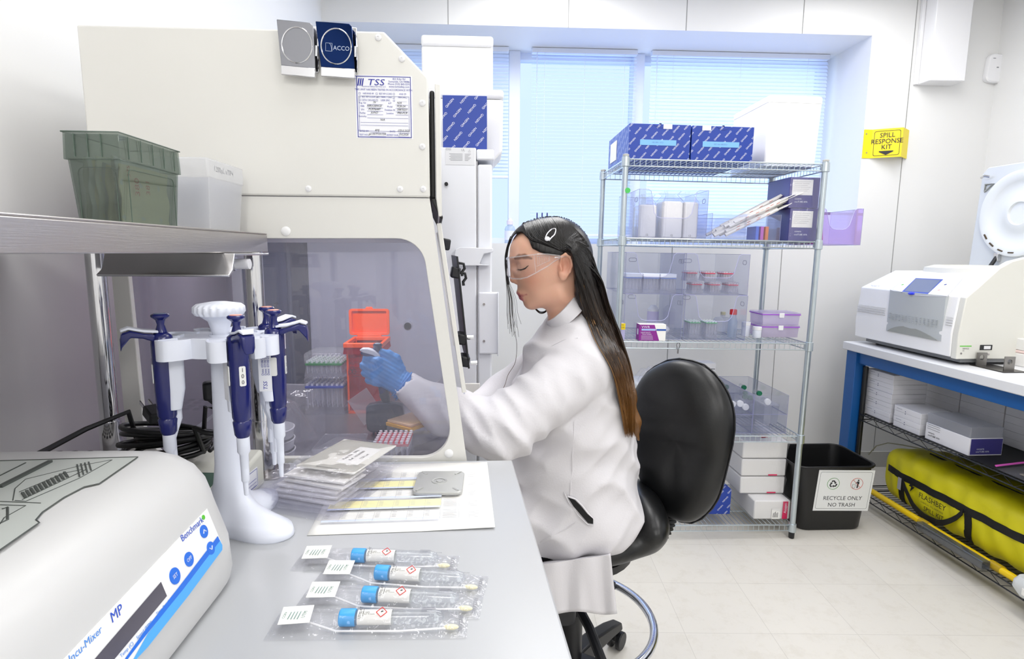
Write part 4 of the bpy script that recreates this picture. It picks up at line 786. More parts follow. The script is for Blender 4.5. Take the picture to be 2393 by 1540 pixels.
def pattern(m, f_, w_, h, size=.0125, ang=48, seed=0):
    """slanted word print clipped to the face: f_ is the frame at the face centre"""
    vs, fs = text_geo('QIAGEN'); bm = bmesh.new(); sc_ = .037/4.3/1
    a, b = (.0245*size/.0125, -.030*size/.0125), (.047*size/.0125, .0135*size/.0125); R_ = range(-14, 15)
    for i in R_:
        for j in R_:
            cx_, cy_ = i*a[0]+j*b[0]+seed*.01, i*a[1]+j*b[1]
            if abs(cx_) > w_/2+.02 or abs(cy_) > h/2+.02: continue
            th = math.radians(ang+(180 if j % 2 else 0)); c_, s_ = math.cos(th), math.sin(th)
            for q in fs: 
                bm.faces.new([bm.verts.new((cx_+(vs[k][0]*c_-vs[k][1]*s_)*size*.8, cy_+(vs[k][0]*s_+vs[k][1]*c_)*size*.8, 0)) for k in q])
    for pc, pn_ in (((w_/2, 0, 0), (1, 0, 0)), ((-w_/2, 0, 0), (-1, 0, 0)), ((0, h/2, 0), (0, 1, 0)), ((0, -h/2, 0), (0, -1, 0))):
        bmesh.ops.bisect_plane(bm, geom=bm.verts[:]+bm.edges[:]+bm.faces[:], plane_co=pc, plane_no=pn_, clear_outer=True)
    bm.verts.index_update(); m.add([tuple(v.co) for v in bm.verts], [tuple(v.index for v in q.verts) for q in bm.faces], f_); bm.free()
def qbox(Mx, w_, d_, h, label, faces='fl', strip=0, tab=False):
    """printed carton, origin at bottom centre, front = -y"""
    t = thing('carton', label, 'box', M=Mx)
    m = MB(Mx); m.box(-w_/2, w_/2, -d_/2, d_/2, 0, h); m.build('body', QB, t, bev=.0015)
    m = MB()
    pattern(m, Mx @ frame((0, -d_/2-.0006, h/2), X, Z), w_, h)
    if 'l' in faces: pattern(m, Mx @ frame((-w_/2-.0006, 0, h/2), (0, -1, 0), Z), d_, h)
    if 'r' in faces: pattern(m, Mx @ frame((w_/2+.0006, 0, h/2), (0, 1, 0), Z), d_, h)
    if 't' in faces: pattern(m, Mx @ frame((0, 0, h+.0006), X, (0, 1, 0)), w_, d_)
    m.build('print', QW, t, smooth=0)
    if strip:
        m = MB(Mx); m.box(-w_*.32, w_*.27, -d_/2-.0016, -d_/2-.0008, h*.42, h*.57); so = m.build('tape_strip', mat('tape_blue', '#7db7ef', .5), t)
        m = MB(Mx); m.text('HE1/001  0721' if strip == 1 else 'EZ1 kits 08/2023', (-w_*.03, -d_/2-.0019, h*.495), X, Z, .0085); m.build('tape_writing', mat('tape_pen', '#5a7fae', .6), so, smooth=0)
        x = .12*w_ if strip == 1 else -.27*w_
        m = MB(Mx); m.box(x-.019, x+.019, -d_/2-.0016, -d_/2-.0006, h-.019, h+.001); m.box(x-.019, x+.019, -d_/2-.0016, -d_/2+.02, h+.0005, h+.0016); m.build('white_tape', PAPER, t)
        m = MB(Mx); m.tube([(-.028+.056*k/10, -d_/2-.001, h-.004-.012*math.sin(math.pi*k/10)) for k in range(11)], .0004, 4); m.ball((0, -d_/2+.002, h+.001), .006, .004, .004, 6); m.build('flap_cut', mat('cut_dark', '#102464', .6), t)
    return t
q0, q1 = PY(1034, 222, 1.93), PY(1138, 343, 1.93)
qbox(T((q0[0]+q1[0])/2, 1.93+.13, ft), q1[0]-q0[0], .26, q0[2]-ft, 'blue carton with slanted white lettering standing on the freezer', 'r')
q = PY(1176, 210, 2.24); q2 = PY(1150, 400, 2.24)
t = thing('foam_box', 'white foam shipping box with lid on the freezer, under the larger white box', 'foam box', (-.15, 2.36, ft))
m = MB(); m.loft([[(-.40, 2.235, z), (q[0]-k, 2.235, z), (q[0]-k, 2.45, z), (-.40, 2.45, z)] for z, k in ((ft+.0005, .045), (ft+.045, .002), (q[2]-.035, 0))]); m.build('body', FOAM, t, bev=.01, seg=3)
MB().box(-.40, q[0]+.002, 2.233, 2.452, q[2]-.033, q[2]).build('lid', FOAM, t, bev=.012, seg=3)
qq = PY(1152, 95, 2.25); ql = PY(984, 80, 2.25)
t = thing('foam_box', 'topmost white foam box stacked above the freezer in front of the blinds', 'foam box', (-.1, 2.36, q[2]))
MB().box(ql[0], qq[0], 2.25, 2.44, q[2]+.0005, ql[2]-.04).build('body', FOAM, t, bev=.008, seg=3); MB().box(ql[0]-.001, qq[0]+.001, 2.248, 2.442, ql[2]-.0395, ql[2]).build('lid', FOAM, t, bev=.01, seg=3)
# bottles and pens on the window sill
q = PY(1192, 572, 3.42); zb_ = NZ0+.0005
t = thing('bottle', 'clear plastic bottle with white cap on the window sill behind the head', 'bottle', (q[0], 3.45, zb_))
m = MB(T(q[0], 3.45, zb_)); m.lathe([(.028, 0), (.032, .003), (.032, .085), (.027, .10), (.016, .108), (.016, .118)], 28); m.build('bottle_body', clear('bottle_clear', '#e8f2fb', .25, '#ffffff', gloss=.1), t)
m = MB(T(q[0], 3.45, zb_)); m.lathe([(.0195, .112), (.0195, .135), (.018, .137), (.012, .138), (.008, .150)], 24); m.build('cap', mat('pinkish_cap', '#e6def0', .4), t)
m = MB(T(q[0], 3.45, zb_)); m.lathe([(.0325, .02), (.0325, .075)], 28, cap=False); m.build('label', mat('label_pale', '#dfe3f4', .5), t)
q = PY(1240, 560, 3.42); t = thing('storage_box', 'pale translucent box on the window sill right of the bottle', 'box', (q[0]+.05, 3.46, zb_)); Mx = T(q[0]+.04, 3.46, zb_); tub(Mx, .15, .12, 0, .085, .002, clear('pale_blue_clear', '#dbe8fb', .45, '#eef4ff', gloss=.06), 'body', t, .004); m = MB(Mx); m.box(-.07, -.02, -.0615, -.061, .05, .075); m.build('label', mat('label_blue', '#7187cf', .5), t)
t = thing('pen_cup', 'small grey cup on the sill holding dark pens above the head', 'cup', (PY(1267, 560, 3.5)[0], 3.56, zb_)); cxp = PY(1267, 560, 3.56)[0]; m = MB(T(cxp, 3.56, zb_)); m.lathe([(.03, 0), (.033, .10), (.031, .10), (.029, .004)], 24); m.build('cup', mat('cup_grey', '#8e98b8', .4), t)
for k, u in enumerate((1255, 1267, 1279)):
    q = PY(u, 497, 3.56); Mq = T(q[0], 3.56+.006*(k-1), zb_+.006); MB(Mq).lathe([(.001, 0), (.0042, .006), (.0042, q[2]-zb_-.012), (.003, q[2]-zb_-.006)], 10).build('pen', mat('pen_indigo', '#1c2170', .4), None, top=dict(label='dark blue pen standing in the sill cup, %s of three' % ('left', 'middle', 'right')[k], cat='pen', M=Mq))
# ------------------------------------------------------------------ wire rack
RO_ = PZ(1843, 1257, 0); ra = math.radians(.7); RM = T(*RO_) @ RY(.7)
def RL(u, v, yl):
    p = PY(u, v, RO_[1]+yl)-RO_; return (p[0]*math.cos(ra)-p[2]*math.sin(ra), p[0]*math.sin(ra)+p[2]*math.cos(ra))
ZINC = mat('zinc_wire', '#c3cdd2', .28, metal=.8, var=.1, vs=40)
PX0, PX1, PD = -.857, .012, .46
SHZ = [.068, .50, .93, 1.382, 1.712]
t = RACK = thing('wire_rack', 'tall chrome wire shelving rack of five shelves against the window wall', 'shelving', M=RM)
for x in (PX0, PX1):
    for y in (0, PD):
        m = MB(RM); m.cyl((x, y, .03), (x, y, 1.725), .0127, n=20)
        for k in range(int(1.65/.0254)): m.lathe([(.0127, 0), (.0121, .0008), (.0127, .0016)], 14, T(x, y, .06+.0254*k), cap=False)
        p_ = m.build('post', ZINC, t, smooth=50); MB(RM).lathe([(.011, -.0), (.013, .003), (.0135, .05), (.0128, .052)], 18, T(x, y, .001)).build('foot', BLK, p_)
        MB(RM).lathe([(.0135, 1.72), (.0135, 1.727), (.006, 1.730)], 18, T(x, y, 0)).build('post_cap', MATS['grey_plastic'], p_)
for z in SHZ:
    m = MB(RM); x0, x1, y0, y1 = PX0+.012, PX1-.012, .0, PD
    for (a, b) in (((x0, y0), (x1, y0)), ((x0, y1), (x1, y1)), ((PX0, y0+.012), (PX0, y1-.012)), ((PX1, y0+.012), (PX1, y1-.012))):
        for dz, r_ in ((-.003, .0032), (-.031, .0026)): m.cyl((a[0], a[1], z+dz), (b[0], b[1], z+dz), r_, n=8)
        L_ = math.hypot(b[0]-a[0], b[1]-a[1]); nn = int(L_/.0245)
        for k in range(nn+1): f_ = k/nn; x, y = a[0]+(b[0]-a[0])*f_, a[1]+(b[1]-a[1])*f_; m.cyl((x, y, z-.003), (x, y, z-.031), .0013, n=5)
    nn = int((x1-x0)/.0215)
    for k in range(1, nn): x = x0+(x1-x0)*k/nn; m.cyl((x, y0, z-.0018), (x, y1, z-.0018), .0016, n=6)
    for y in (PD*.33, PD*.66): m.cyl((x0, y, z-.007), (x1, y, z-.007), .0028, n=8)
    sh = m.build('wire_shelf', ZINC, t)
    for x in (PX0, PX1):
        for y in (0, PD): MB(RM).lathe([(.0135, -.036), (.0185, -.034), (.0175, .004), (.0135, .006)], 18, T(x, y, z)).build('collar', ZINC, sh)
q = RL(1467, 445, -.0132); MB(RM).cyl((q[0], -.0118, q[1]), (q[0], -.0138, q[1]), .0115, n=24).build('sticker_dot', mat('dot_green', '#4cc15c', .5), t, label='round green dot sticker on the front left post')
S5, S4, S3, S2, S1 = SHZ[4]+.0004, SHZ[3]+.0004, SHZ[2]+.0004, SHZ[1]+.0004, SHZ[0]+.0004
def RMX(x, y, z, rz=0): return RM @ T(x, y, z) @ RZ(rz)
# top shelf cartons and tall foam box
a, b = RL(1471, 300, .045), RL(1615, 300, .045); h = RL(1540, 290, .045)[1]-S5
CA_ = qbox(RMX((a[0]+b[0])/2, .045+.20, S5), b[0]-a[0], .40, h, 'dark blue printed carton with pale tape strip, left one on the rack top', 'l', 1)
a2, b2 = RL(1618, 300, .045), RL(1763, 300, .045)
qbox(RMX((a2[0]+b2[0])/2, .045+.20, S5), b2[0]-a2[0], .40, h-.001, 'dark blue printed carton with pale tape strip, right one on the rack top', 'r', 2)
m = MB(RM); m.box(a[0]-.0018, a[0]-.0008, .27, .40, S5+.035, S5+.125); m.build('side_label', PAPER, CA_)
a, b, c, d = RL(1787, 372, .1), RL(1906, 372, .1), RL(1797, 222, .1), RL(1925, 224, .1); dd = .36
t = thing('foam_box', 'tall white foam box standing on the right of the rack top', 'foam box', M=RMX((a[0]+b[0])/2, .28, S5))
m = MB(RM); rr0 = lambda x0, x1, z: [(p[0], p[1], z) for p in rrect(x1-x0, dd, .012, 4, (x0+x1)/2, .1+dd/2)]
m.loft([rr0(a[0], b[0], S5), rr0(a[0]+.002, b[0]+.004, S5+.1), rr0(c[0]+.001, d[0]-.001, c[1]-.03)]); m.build('body', FOAM, t)
m = MB(RM); m.loft([rr0(c[0]-.0, d[0]+.001, c[1]-.029), rr0(c[0]-.0, d[0]+.001, c[1]-.006), rr0(c[0]+.006, d[0]-.006, c[1])]); m.build('lid', FOAM, t)
# clear bins
BINM = clear('bin_clear', '#f6f7fb', .035, '#e6e8f4', fres=.18, gloss=.07, rough=.04); BEDGE = mat('bin_edge', '#8e8fb4', .2)
def clear_bin(x0, x1, y0, y1, z0, h, label, cut=True, side_holes=True, divider=False, M=RM, mt=None):
    t = thing('clear_bin', label, 'storage bin', M=M @ T((x0+x1)/2, (y0+y1)/2, z0)); th = .0022; w_ = x1-x0; MT = mt or BINM
    MB(M).box(x0, x1, y0, y1, z0, z0+th).build('floor_panel', MT, t); MB(M).box(x0, x1, y1-th, y1, z0+th, z0+h).build('back_wall', MT, t)
    for x in (x0, x1-th): MB(M).box(x, x+th, y0+th, y1-th, z0+th, z0+h).build('side_wall', MT, t)
    if cut:
        top = [(x0, z0+h)]; e = .13*w_; cz = z0+h*.42; r_ = min(.03, e)
        U_ = [(x0+e, z0+h), (x0+e+.012, z0+h-.008), (x0+e+.030, cz+.02), (x0+e+.045, cz+.004), (x0+e+.06, cz)]; U2 = [(x0+x1-a_, b_) for a_, b_ in reversed(U_)]
        pl_ = [(x0, z0+th), (x1, z0+th), (x1, z0+h)]+list(reversed(U2))+list(reversed(U_))+[(x0, z0+h)]
        MB(M).prism([(x0, z0+th), (x1, z0+th), (x1, cz), (x0, cz)], y0, y0+th).build('front_panel', MT, t)
        for s_ in (0, 1):
            pp = [(x0, cz), U_[4], U_[3], U_[2], U_[1], U_[0], (x0, z0+h)]
            if s_: pp = [(x0+x1-a_, b_) for a_, b_ in pp]
            MB(M).prism(pp, y0, y0+th).build('front_horn', MT, t)
        m = MB(M); m.tube([(a_, y0+th/2, b_) for a_, b_ in [(x0, z0+h)]+U_+U2+[(x1, z0+h)]], .0011, 5); m.build('front_rim', BEDGE if False else mat('rim_pale', '#c9c8ee', .2), t)
    else: MB(M).box(x0, x1, y0, y0+th, z0+th, z0+h).build('front_panel', MT, t)
    m = MB(M); e_ = .0011
    m.tube([(x0, y0, z0+e_), (x1, y0, z0+e_), (x1, y1, z0+e_), (x0, y1, z0+e_)], e_, 5, closed=True)
    for x, y in ((x0, y0), (x1, y0)): m.cyl((x, y, z0), (x, y, z0+h), e_*.8, n=5)
    m.tube([(x0, y0, z0+h), (x0, y1, z0+h), (x1, y1, z0+h), (x1, y0, z0+h)], e_*.7, 5); m.build('edges', BEDGE, t)
    if side_holes:
        for x in (x0-.0005, x1+.0005): m = MB(M); m.tube([(x, (y0+.05)+p[0], z0+h*.8+p[1]) for p in rrect(.035, .018, .0085, 4)], .0011, 5, closed=True); m.build('hand_hole_rim', mat('hole_rim', '#5f5f78', .3), t)
        m = MB(M); m.tube([((x0+x1)/2+p[0], y1+.001, z0+h*.8+p[1]) for p in rrect(.04, .018, .0085, 4)], .0011, 5, closed=True); m.build('hand_hole_rim', MATS['hole_rim'], t)
    if divider: MB(M).box((x0+x1)/2-.002, (x0+x1)/2+.002, y0+th, y1-th, z0+th, z0+h).build('divider', MT, t)
    return t
# second shelf (S4)
a, b = RL(1490, 545, .04), RL(1650, 545, .04); hA = RL(1560, 443, .04)[1]-S4
clear_bin(a[0], b[0], .04, .42, S4, hA, 'clear open-front bin with white packs, left on the second shelf')
random.seed(2)
for k, (u0, u1, v0) in enumerate(((1498, 1538, 478), (1552, 1600, 470), (1602, 1636, 472))):
    c, d = RL(u0, 500, .07), RL(u1, 500, .07); zt_ = RL(u0, v0, .07)[1]; Mq = RMX((c[0]+d[0])/2, .15, S4+.0026)
    t = thing('wrapped_pack', 'white absorbent pack in clear wrap, %s of three in the left bin' % ('left', 'middle', 'right')[k], 'pack', M=Mq)
    w_ = d[0]-c[0]; m = MB(Mq); m.loft([[(p[0], p[1], z) for p in rrect(w_*s_, .13*s_, .012, 4)] for z, s_ in ((0, .93), (.006, 1), ((zt_-S4)*.95, .98), (zt_-S4, .85))]); m.build('pack', mat('pack_white', '#f4f3f3', .8, bump=.3, bs=60), t)
    m = MB(Mq @ T(0, 0, 0) @ RX(0)); m.loft([[(p[0]*(1+.1*math.sin(i*2.1+z*90)), p[1]*(1+.06*math.sin(i*1.7)), z) for i, p in enumerate(rrect(w_*s_, .14*s_, .014, 5))] for z, s_ in ((0.0, .96), (.01, 1.03), ((zt_-S4), 1.02), ((zt_-S4)+.03, .6), ((zt_-S4)+.045, .85))], cap=False); m.build('wrap', FILM, t)
    m = MB(Mq); m.text('12', (-.004, -.067, .012), X, Z, .012); m.build('print', INK, t, smooth=0)
aB, bB = RL(1662, 552, .05), RL(1822, 552, .05); hB = RL(1740, 500, .05)[1]-S4
clear_bin(aB[0], bB[0], .05, .40, S4, hB, 'low clear divided bin full of wrapped pipettes on the second shelf', cut=False, side_holes=False, divider=True)
WR = mat('wrap_paper', '#f1eeea', .55); WRR = mat('wrap_print_red', '#d36a5c', .6)
s0_ = RL(1660, 545, .2); e0_ = RL(1850, 462, .2)
rs = np.random.RandomState(4)
for k in range(22):
    row = k // 6; i = k % 6; dz = .019*row+rs.uniform(-.003, .003); yl = .075+.028*i+rs.uniform(-.004, .004)
    x0_ = s0_[0]+.02*row+rs.uniform(0, .04)-.02; L_ = .30+rs.uniform(-.02, .02); an = -math.radians(rs.uniform(23, 29)); 
    Mq = RM @ T(x0_, yl, S4+.018+dz+.006*i*.3) @ RY(math.degrees(an)) 
    t = thing('wrapped_pipette', 'long white paper-wrapped pipette leaning in the divided clear bin', 'wrapped pipette', M=Mq, group='wrapped pipettes leaning in the divided bin')
    m = MB(Mq); m.tube([(0, 0, 0), (.02, 0, 0), (L_-.05, 0, 0)], .0085, 8, flat=.8); m.build('wrap', WR, t)
    m = MB(Mq); m.loft([[(x, y, z) for y, z in ((-w_, -.001), (w_, -.001), (w_, .001), (-w_, .001))] for x, w_ in ((L_-.075, .008), (L_-.04, .018), (L_, .024), (L_+.014, .014))]); m.build('wrap_end', mat('wrap_end_white', '#f8f6f2', .7), t)
    m = MB(Mq)
    for q_ in range(4): m.box(.05+.05*q_, .066+.05*q_, -.0088, -.0084, -.001, .001)
    m.build('wrap_print', WRR, t, smooth=0)
q = RL(1765, 545, .1); 
for k, (cl, nm) in enumerate((('#5b7de8', 'blue'), ('#d06ac8', 'pink'), ('#f08a4a', 'orange'))):
    m = MB(RM); x = q[0]-.012+.022*k; m.box(x, x+.014, .07, .16, S4+.0026, S4+.062); m.build('sample_folder', mat('folder_'+nm, cl, .5), None, bev=.001, top=dict(label='narrow %s folder standing in the divided clear bin' % nm, cat='folder', M=RM @ T(x, .1, S4+.0026)))
PURP = mat('box_violet_blue', '#4a4690', .35, var=.2, vs=12)
for k, (v0, v1, nm) in enumerate(((487, 551, 'lower'), (414, 485, 'upper'))):
    c, d = RL(1842, v1, .06), RL(1912, v1, .06); zb0, zt_ = (S4 if k == 0 else zprev+.001), RL(1880, v0, .06)[1]; zprev = zt_
    Mq = RMX((c[0]+d[0])/2, .16, zb0); t = thing('reagent_box', '%s violet-blue shrink-wrapped reagent box with white label beside the right rack post' % nm, 'box', M=Mq); w_ = d[0]-c[0]
    m = MB(Mq); m.box(-w_/2, w_/2, -.10, .10, 0, zt_-zb0); m.build('carton', PURP, t, bev=.003); hh_ = zt_-zb0
    m = MB(Mq); m.box(-w_*.42, w_*.26, -.1014, -.1004, hh_*.42, hh_*.92); l_ = m.build('label', PAPER, t)
    m = MB(Mq)
    for i in range(6): m.box(-w_*.38, w_*(.18-.05*(i % 3)), -.1019, -.1015, hh_*(.85-.06*i), hh_*(.85-.06*i)+.001)
    m.build('label_print', MATS['grey_print'], l_)
    m = MB(Mq); m.text('covaris', (-w_*.2, -.1012, hh_*.3), X, Z, .011); m.text('oneTUBE AFA', (-w_*.1, -.1012, hh_*.2), X, Z, .010); m.build('lettering', QW, t, smooth=0)
    m = MB(Mq); crumple(m, -w_/2-.001, w_/2+.002, -.001, hh_+.002, 0, .006, 90+k, 14, 14, M=T(0, -.1025, 0) @ RX(90) @ T(0, 0, 0)); m.build('shrink_wrap', FILM, t)
c, d, e = RL(1926, 572, .12), RL(1990, 572, .12), RL(1988, 490, .12)
MPK = mat('magenta_plastic', '#c414a4', .35); 
t = clear_bin(PX1+.021, d[0], .06, .30, c[1], e[1]-c[1], 'lilac tinted clear bin hooked on the outside right of the rack', side_holes=False, mt=clear('bin_lilac', '#f4ecfb', .06, '#e2c8f2', gloss=.09))
m = MB(RM)
m.box(PX1-.004, d[0]-.002, .302, .306, e[1]-.012, e[1]); m.box(PX1-.002, PX1+.021, .28, .304, e[1]-.03, e[1]-.002); m.build('hanging_hook', ZINC, t)
Mq = RMX(PX1+.058, .17, c[1]+.0026); t = thing('tube_rack', 'magenta slotted tube rack standing in the lilac bin at the rack side', 'tube rack', M=Mq); hh_ = RL(1935, 497, .12)[1]-c[1]
m = MB(Mq); m.prism([(-.034, 0), (.03, 0), (.018, hh_), (-.034, hh_)], -.06, .06); m.build('body', MPK, t, bev=.002)
m = MB(Mq)
for i in range(7):
    for j in range(3): m.box(-.026+.016*j, -.016+.016*j, -.0612, -.0602, .01+.012*i, .016+.012*i)
m.build('slots', mat('magenta_dark', '#7d0f73', .5), t)
# third shelf (S3): four bins
bz1 = RL(1500, 687, .06)[1]; bt1 = RL(1500, 590, .06)[1]; hL = bz1-S3-.001
l0, l1, r0_, r1_ = RL(1457, 780, .06)[0], RL(1591, 780, .06)[0], RL(1597, 780, .06)[0], RL(1741, 780, .06)[0]
u0_, u1_, u2_, u3_ = RL(1461, 640, .06)[0], RL(1597, 640, .06)[0], RL(1602, 640, .06)[0], RL(1750, 640, .06)[0]
clear_bin(l0, l1, .06, .44, S3, hL, 'clear bin on the third shelf, lower left of the block of four'); clear_bin(r0_, r1_, .06, .44, S3, hL, 'clear bin on the third shelf, lower right of the block of four')
clear_bin(u0_, u1_, .06, .44, S3+hL+.001, bt1-bz1, 'clear bin with blue tip racks, upper left of the block of four'); clear_bin(u2_, u3_, .06, .44, S3+hL+.001, bt1-bz1, 'clear bin with pink tip racks, upper right of the block of four')
zU = S3+hL+.0036
BLT = mat('deck_pale_blue', '#7d98e0', .4); PKT = mat('deck_pink', '#e0506c', .4); GNT = mat('deck_pale_green', '#5cae78', .4)
nmz = ('left', 'middle', 'right')
for k in range(3):
    w_ = (u1_-u0_-.03)/3; x = u0_+.012+w_*(k+.5)-.006; hz = RL(1500, 650, .1)[1]-zU
    tr = tip_rack(RMX(x, .11, zU), w_-.002, .085, hz, .004, BLT, '%s pale blue tip rack with white lid in the upper left bin' % nmz[k], nx=5, ny=4)
    MB(RM).box(x-w_/2+.002, x+w_/2-.002, .069, .151, zU+hz+.0045, zU+hz+.022).build('lid', WHTB, tr, bev=.002)
for k in range(3):
    w_ = .052; x = RL(1625+42*k, 680, .1)[0]; hz = RL(1600, 665, .1)[1]-zU; lz_ = .012
    tip_rack(RMX(x, .12, zU), w_-.002, .085, hz, .004, PKT, '%s pink tip rack in the lower row of the upper right bin' % nmz[k], nx=4, ny=4, lid=lz_)
    if k < 3: tip_rack(RMX(x-.022, .13, zU+hz+.0045+lz_), w_-.002, .085, hz*.85, .004, PKT, '%s pink tip rack in the upper row of the upper right bin' % nmz[k], nx=4, ny=4, lid=lz_*.6)
for k in range(2):
    x = RL(1620+38*k, 775, .1)[0]; hz = RL(1620, 754, .1)[1]-S3; tip_rack(RMX(x, .12, S3+.0026), .056, .09, hz-.003, .004, GNT, '%s green tip rack in the lower right bin' % ('left', 'right')[k], nx=4, ny=4)
def bottle(Mx, r, h, capc, label, body=None, caph=.022, capr=None):
    t = thing('bottle', label, 'bottle', M=Mx); cr = capr or r*.5
    MB(Mx).lathe([(r*.9, 0), (r, .004), (r, h*.7), (r*.8, h*.82), (cr*.9, h*.88), (cr*.9, h)], 24).build('bottle_body', body or MATS['bottle_clear'], t)
    MB(Mx).lathe([(cr, h-.001), (cr*1.02, h+caph*.2), (cr, h+caph), (cr*.8, h+caph+.002)], 20).build('cap', capc, t); return t
q = RL(1697, 745, .3); bottle(RMX(q[0], .34, S3+.0026), .045, .085, mat('cap_beige', '#d8cf9a', .5), 'round milky bottle with small beige cap at the back of the lower right bin', CLR, .012, .012)
q = RL(1731, 745, .12); bottle(RMX(q[0]-.028, .14, S3+.0026), .021, RL(1730, 737, .12)[1]-S3, mat('cap_red', '#d8262c', .4), 'small clear bottle with red cap in the lower right bin', None, .022, .016)
q = RL(1540, 745, .15); Mq = RMX(q[0]+.004, .17, S3+.0026); t = thing('plastic_bag', 'crumpled clear bag with a white folded cloth in the lower left bin', 'bag', M=Mq); m = MB(Mq); crumple(m, -.062, .062, -.08, .08, 0, .075, 31, 24, 20); m.build('film', FILM, t); m = MB(Mq); m.ball((.008, 0, .03), .045, .06, .022, 10); m.build('folded_cloth', mat('cloth_white', '#f7f7f7', .9, bump=.4, bs=50), t)
q = RL(1536, 705, .3); Mq = RMX(q[0], .36, S3+.003); t = thing('spray_bottle', 'white bottle with printed label at the back of the lower left bin', 'bottle', M=Mq); m = MB(Mq); m.lathe([(.026, 0), (.028, .004), (.028, .105), (.018, .118), (.012, .125)], 24); m.build('bottle_body', WHT, t); MB(Mq).lathe([(.0285, .03), (.0285, .095)], 24, cap=False).build('label', mat('label_lilac', '#d4cdea', .5), t)
# tissue box, yellow tag
a, b = RL(1495, 795, .012), RL(1557, 797, .012); hq = RL(1530, 758, .012)[1]-S3; c = RL(1471, 785, .07)
Mq = RMX((a[0]+b[0])/2-.004, .035, S3) ; t = thing('tissue_box', 'purple and white wiper box standing in front of the lower left bin', 'tissue box', M=Mq); w_ = b[0]-a[0]
MB(Mq).box(-w_/2, w_/2, -.023, .023, 0, hq).build('carton', PAPER, t, bev=.0012)
VP = mat('box_purple', '#8a1f8e', .45)
m = MB(Mq); m.prism([(-w_/2, .001), (w_*.26, .001), (w_*.06, hq-.002), (-w_/2, hq-.002)], -.0240, -.0232); m.box(-w_/2-.0012, -w_/2-.0002, -.0232, .0228, .001, hq-.001); pv = m.build('purple_print', VP, t, smooth=0)
m = MB(Mq); m.box(-w_*.42, w_*.1, -.0245, -.0241, hq*.62, hq*.73); m.build('pale_band', mat('band_lilac', '#a9c0ee', .5), pv); m = MB(Mq); m.box(w_*.14, w_*.5, -.0238, -.0232, hq*.62, hq*.72); m.build('blue_band', mat('band_blue', '#1b4fa8', .5), pv)
m = MB(Mq); m.text('VWR', (-w_*.27, -.0246, hq*.83), X, Z, .014, 1.2); m.text('LIGHT-DUTY', (-w_*.26, -.0246, hq*.5), X, Z, .0075); m.text('TISSUE WIPERS', (-w_*.22, -.0246, hq*.4), X, Z, .0065)
for i in range(4): m.box(-w_*.42, w_*(.0+.01*i), -.0245, -.0243, hq*(.30-.07*i), hq*(.30-.07*i)+.001)
m.box(-w_/2-.0016, -w_/2-.0013, -.012, .006, hq*.35, hq*.7); m.build('white_print', QW, pv, smooth=0)
q = RL(1463, 757, .05); q2 = RL(1463, 790, .05); Mq = RMX(q[0]+.012, .038, S3); 
t = thing('small_carton', 'small lilac carton with a yellow sticker half hidden left of the wiper box', 'box', M=RMX(u0_+.03, .03, S3)); m = MB(RM); xx = PX0+.014; m.box(xx, xx+.022, .02, .055, S3, S3+.075); m.build('carton', mat('carton_lilac', '#b9b4dc', .5), t, bev=.001); ys = MB(RM).box(xx, xx+.0225, .0188, .0199, S3+.048, S3+.076).build('yellow_sticker', mat('sticker_yellow', '#f2d416', .5), t); m = MB(RM); m.text('F.S.', (xx+.011, .0184, S3+.068), X, Z, .008); m.text('CHE', (xx+.011, .0184, S3+.057), X, Z, .008); m.build('sticker_print', INK, ys, smooth=0)
# right part of third shelf
for k, (u, v0, w_, h_, nm) in enumerate(((1752, 738, .034, .05, 'left'), (1767, 757, .034, .035, 'right'))):
    q = RL(u, 770, .16); Mq = RMX(q[0], .15+.05*(1-k), S3); t = thing('jar', 'small white screw-top jar right of the bins, %s one' % nm, 'jar', M=Mq); MB(Mq).lathe([(.018, 0), (.02, .003), (.02, h_), (.016, h_+.004)], 22).build('jar_body', WHTB, t); MB(Mq).lathe([(.0205, h_+.002), (.0205, h_+.016), (.019, h_+.018)], 22).build('lid', WHT, t)
LIL = clear('lilac_clear', '#f9f5fd', .35, '#f8f4fc', gloss=.06); PRL = mat('lid_purple', '#a55cd0', .4)
c, d = RL(1778, 790, .16), RL(1868, 790, .16); zz = S3
for k in range(2):
    Mq = RMX((c[0]+d[0])/2, .23, zz); hq = .055; w_ = d[0]-c[0]; t = thing('snap_box', '%s of two stacked lilac translucent boxes with purple rims at the right' % ('lower', 'upper')[k], 'plastic box', M=Mq)
    tub(Mq, w_*.96, .13, 0, hq-.008, .0015, LIL, 'box_body', t, .002); m = MB(Mq); m.frame([(-w_/2, -.068), (w_/2, -.068), (w_/2, .068), (-w_/2, .068)], [(-w_*.46, -.062), (w_*.46, -.062), (w_*.46, .062), (-w_*.46, .062)], hq-.008, hq-.003, 'z'); m.build('rim', PRL, t, bev=.001)
    m = MB(Mq); m.box(-w_/2, w_/2, -.067, .067, hq-.003, hq+.004); m.build('lid', LIL, t, bev=.002); m = MB(Mq); m.box(-.012, .012, -.071, -.067, hq-.02, hq+.002); m.build('clasp', WHT, t, bev=.001); zz += hq+.0045
q = RL(1585, 800, -.006); Mq = RM @ T(q[0], -.0078, SHZ[2]-.006); t = thing('carabiner', 'small black wire clip hanging from the front rail of the third shelf', 'clip', M=Mq)
m = MB(Mq); m.tube([(-.004, 0, .002), (-.008, 0, -.008), (-.002, 0, -.03), (.002, 0, -.03), (.008, 0, -.008), (.004, 0, .002)], .0012, 6, closed=True); m.build('loop', BLK, t); m = MB(Mq); m.cyl((0, 0, -.03), (0, 0, -.046), .0035, n=10); m.build('ferrule', STEEL, t)
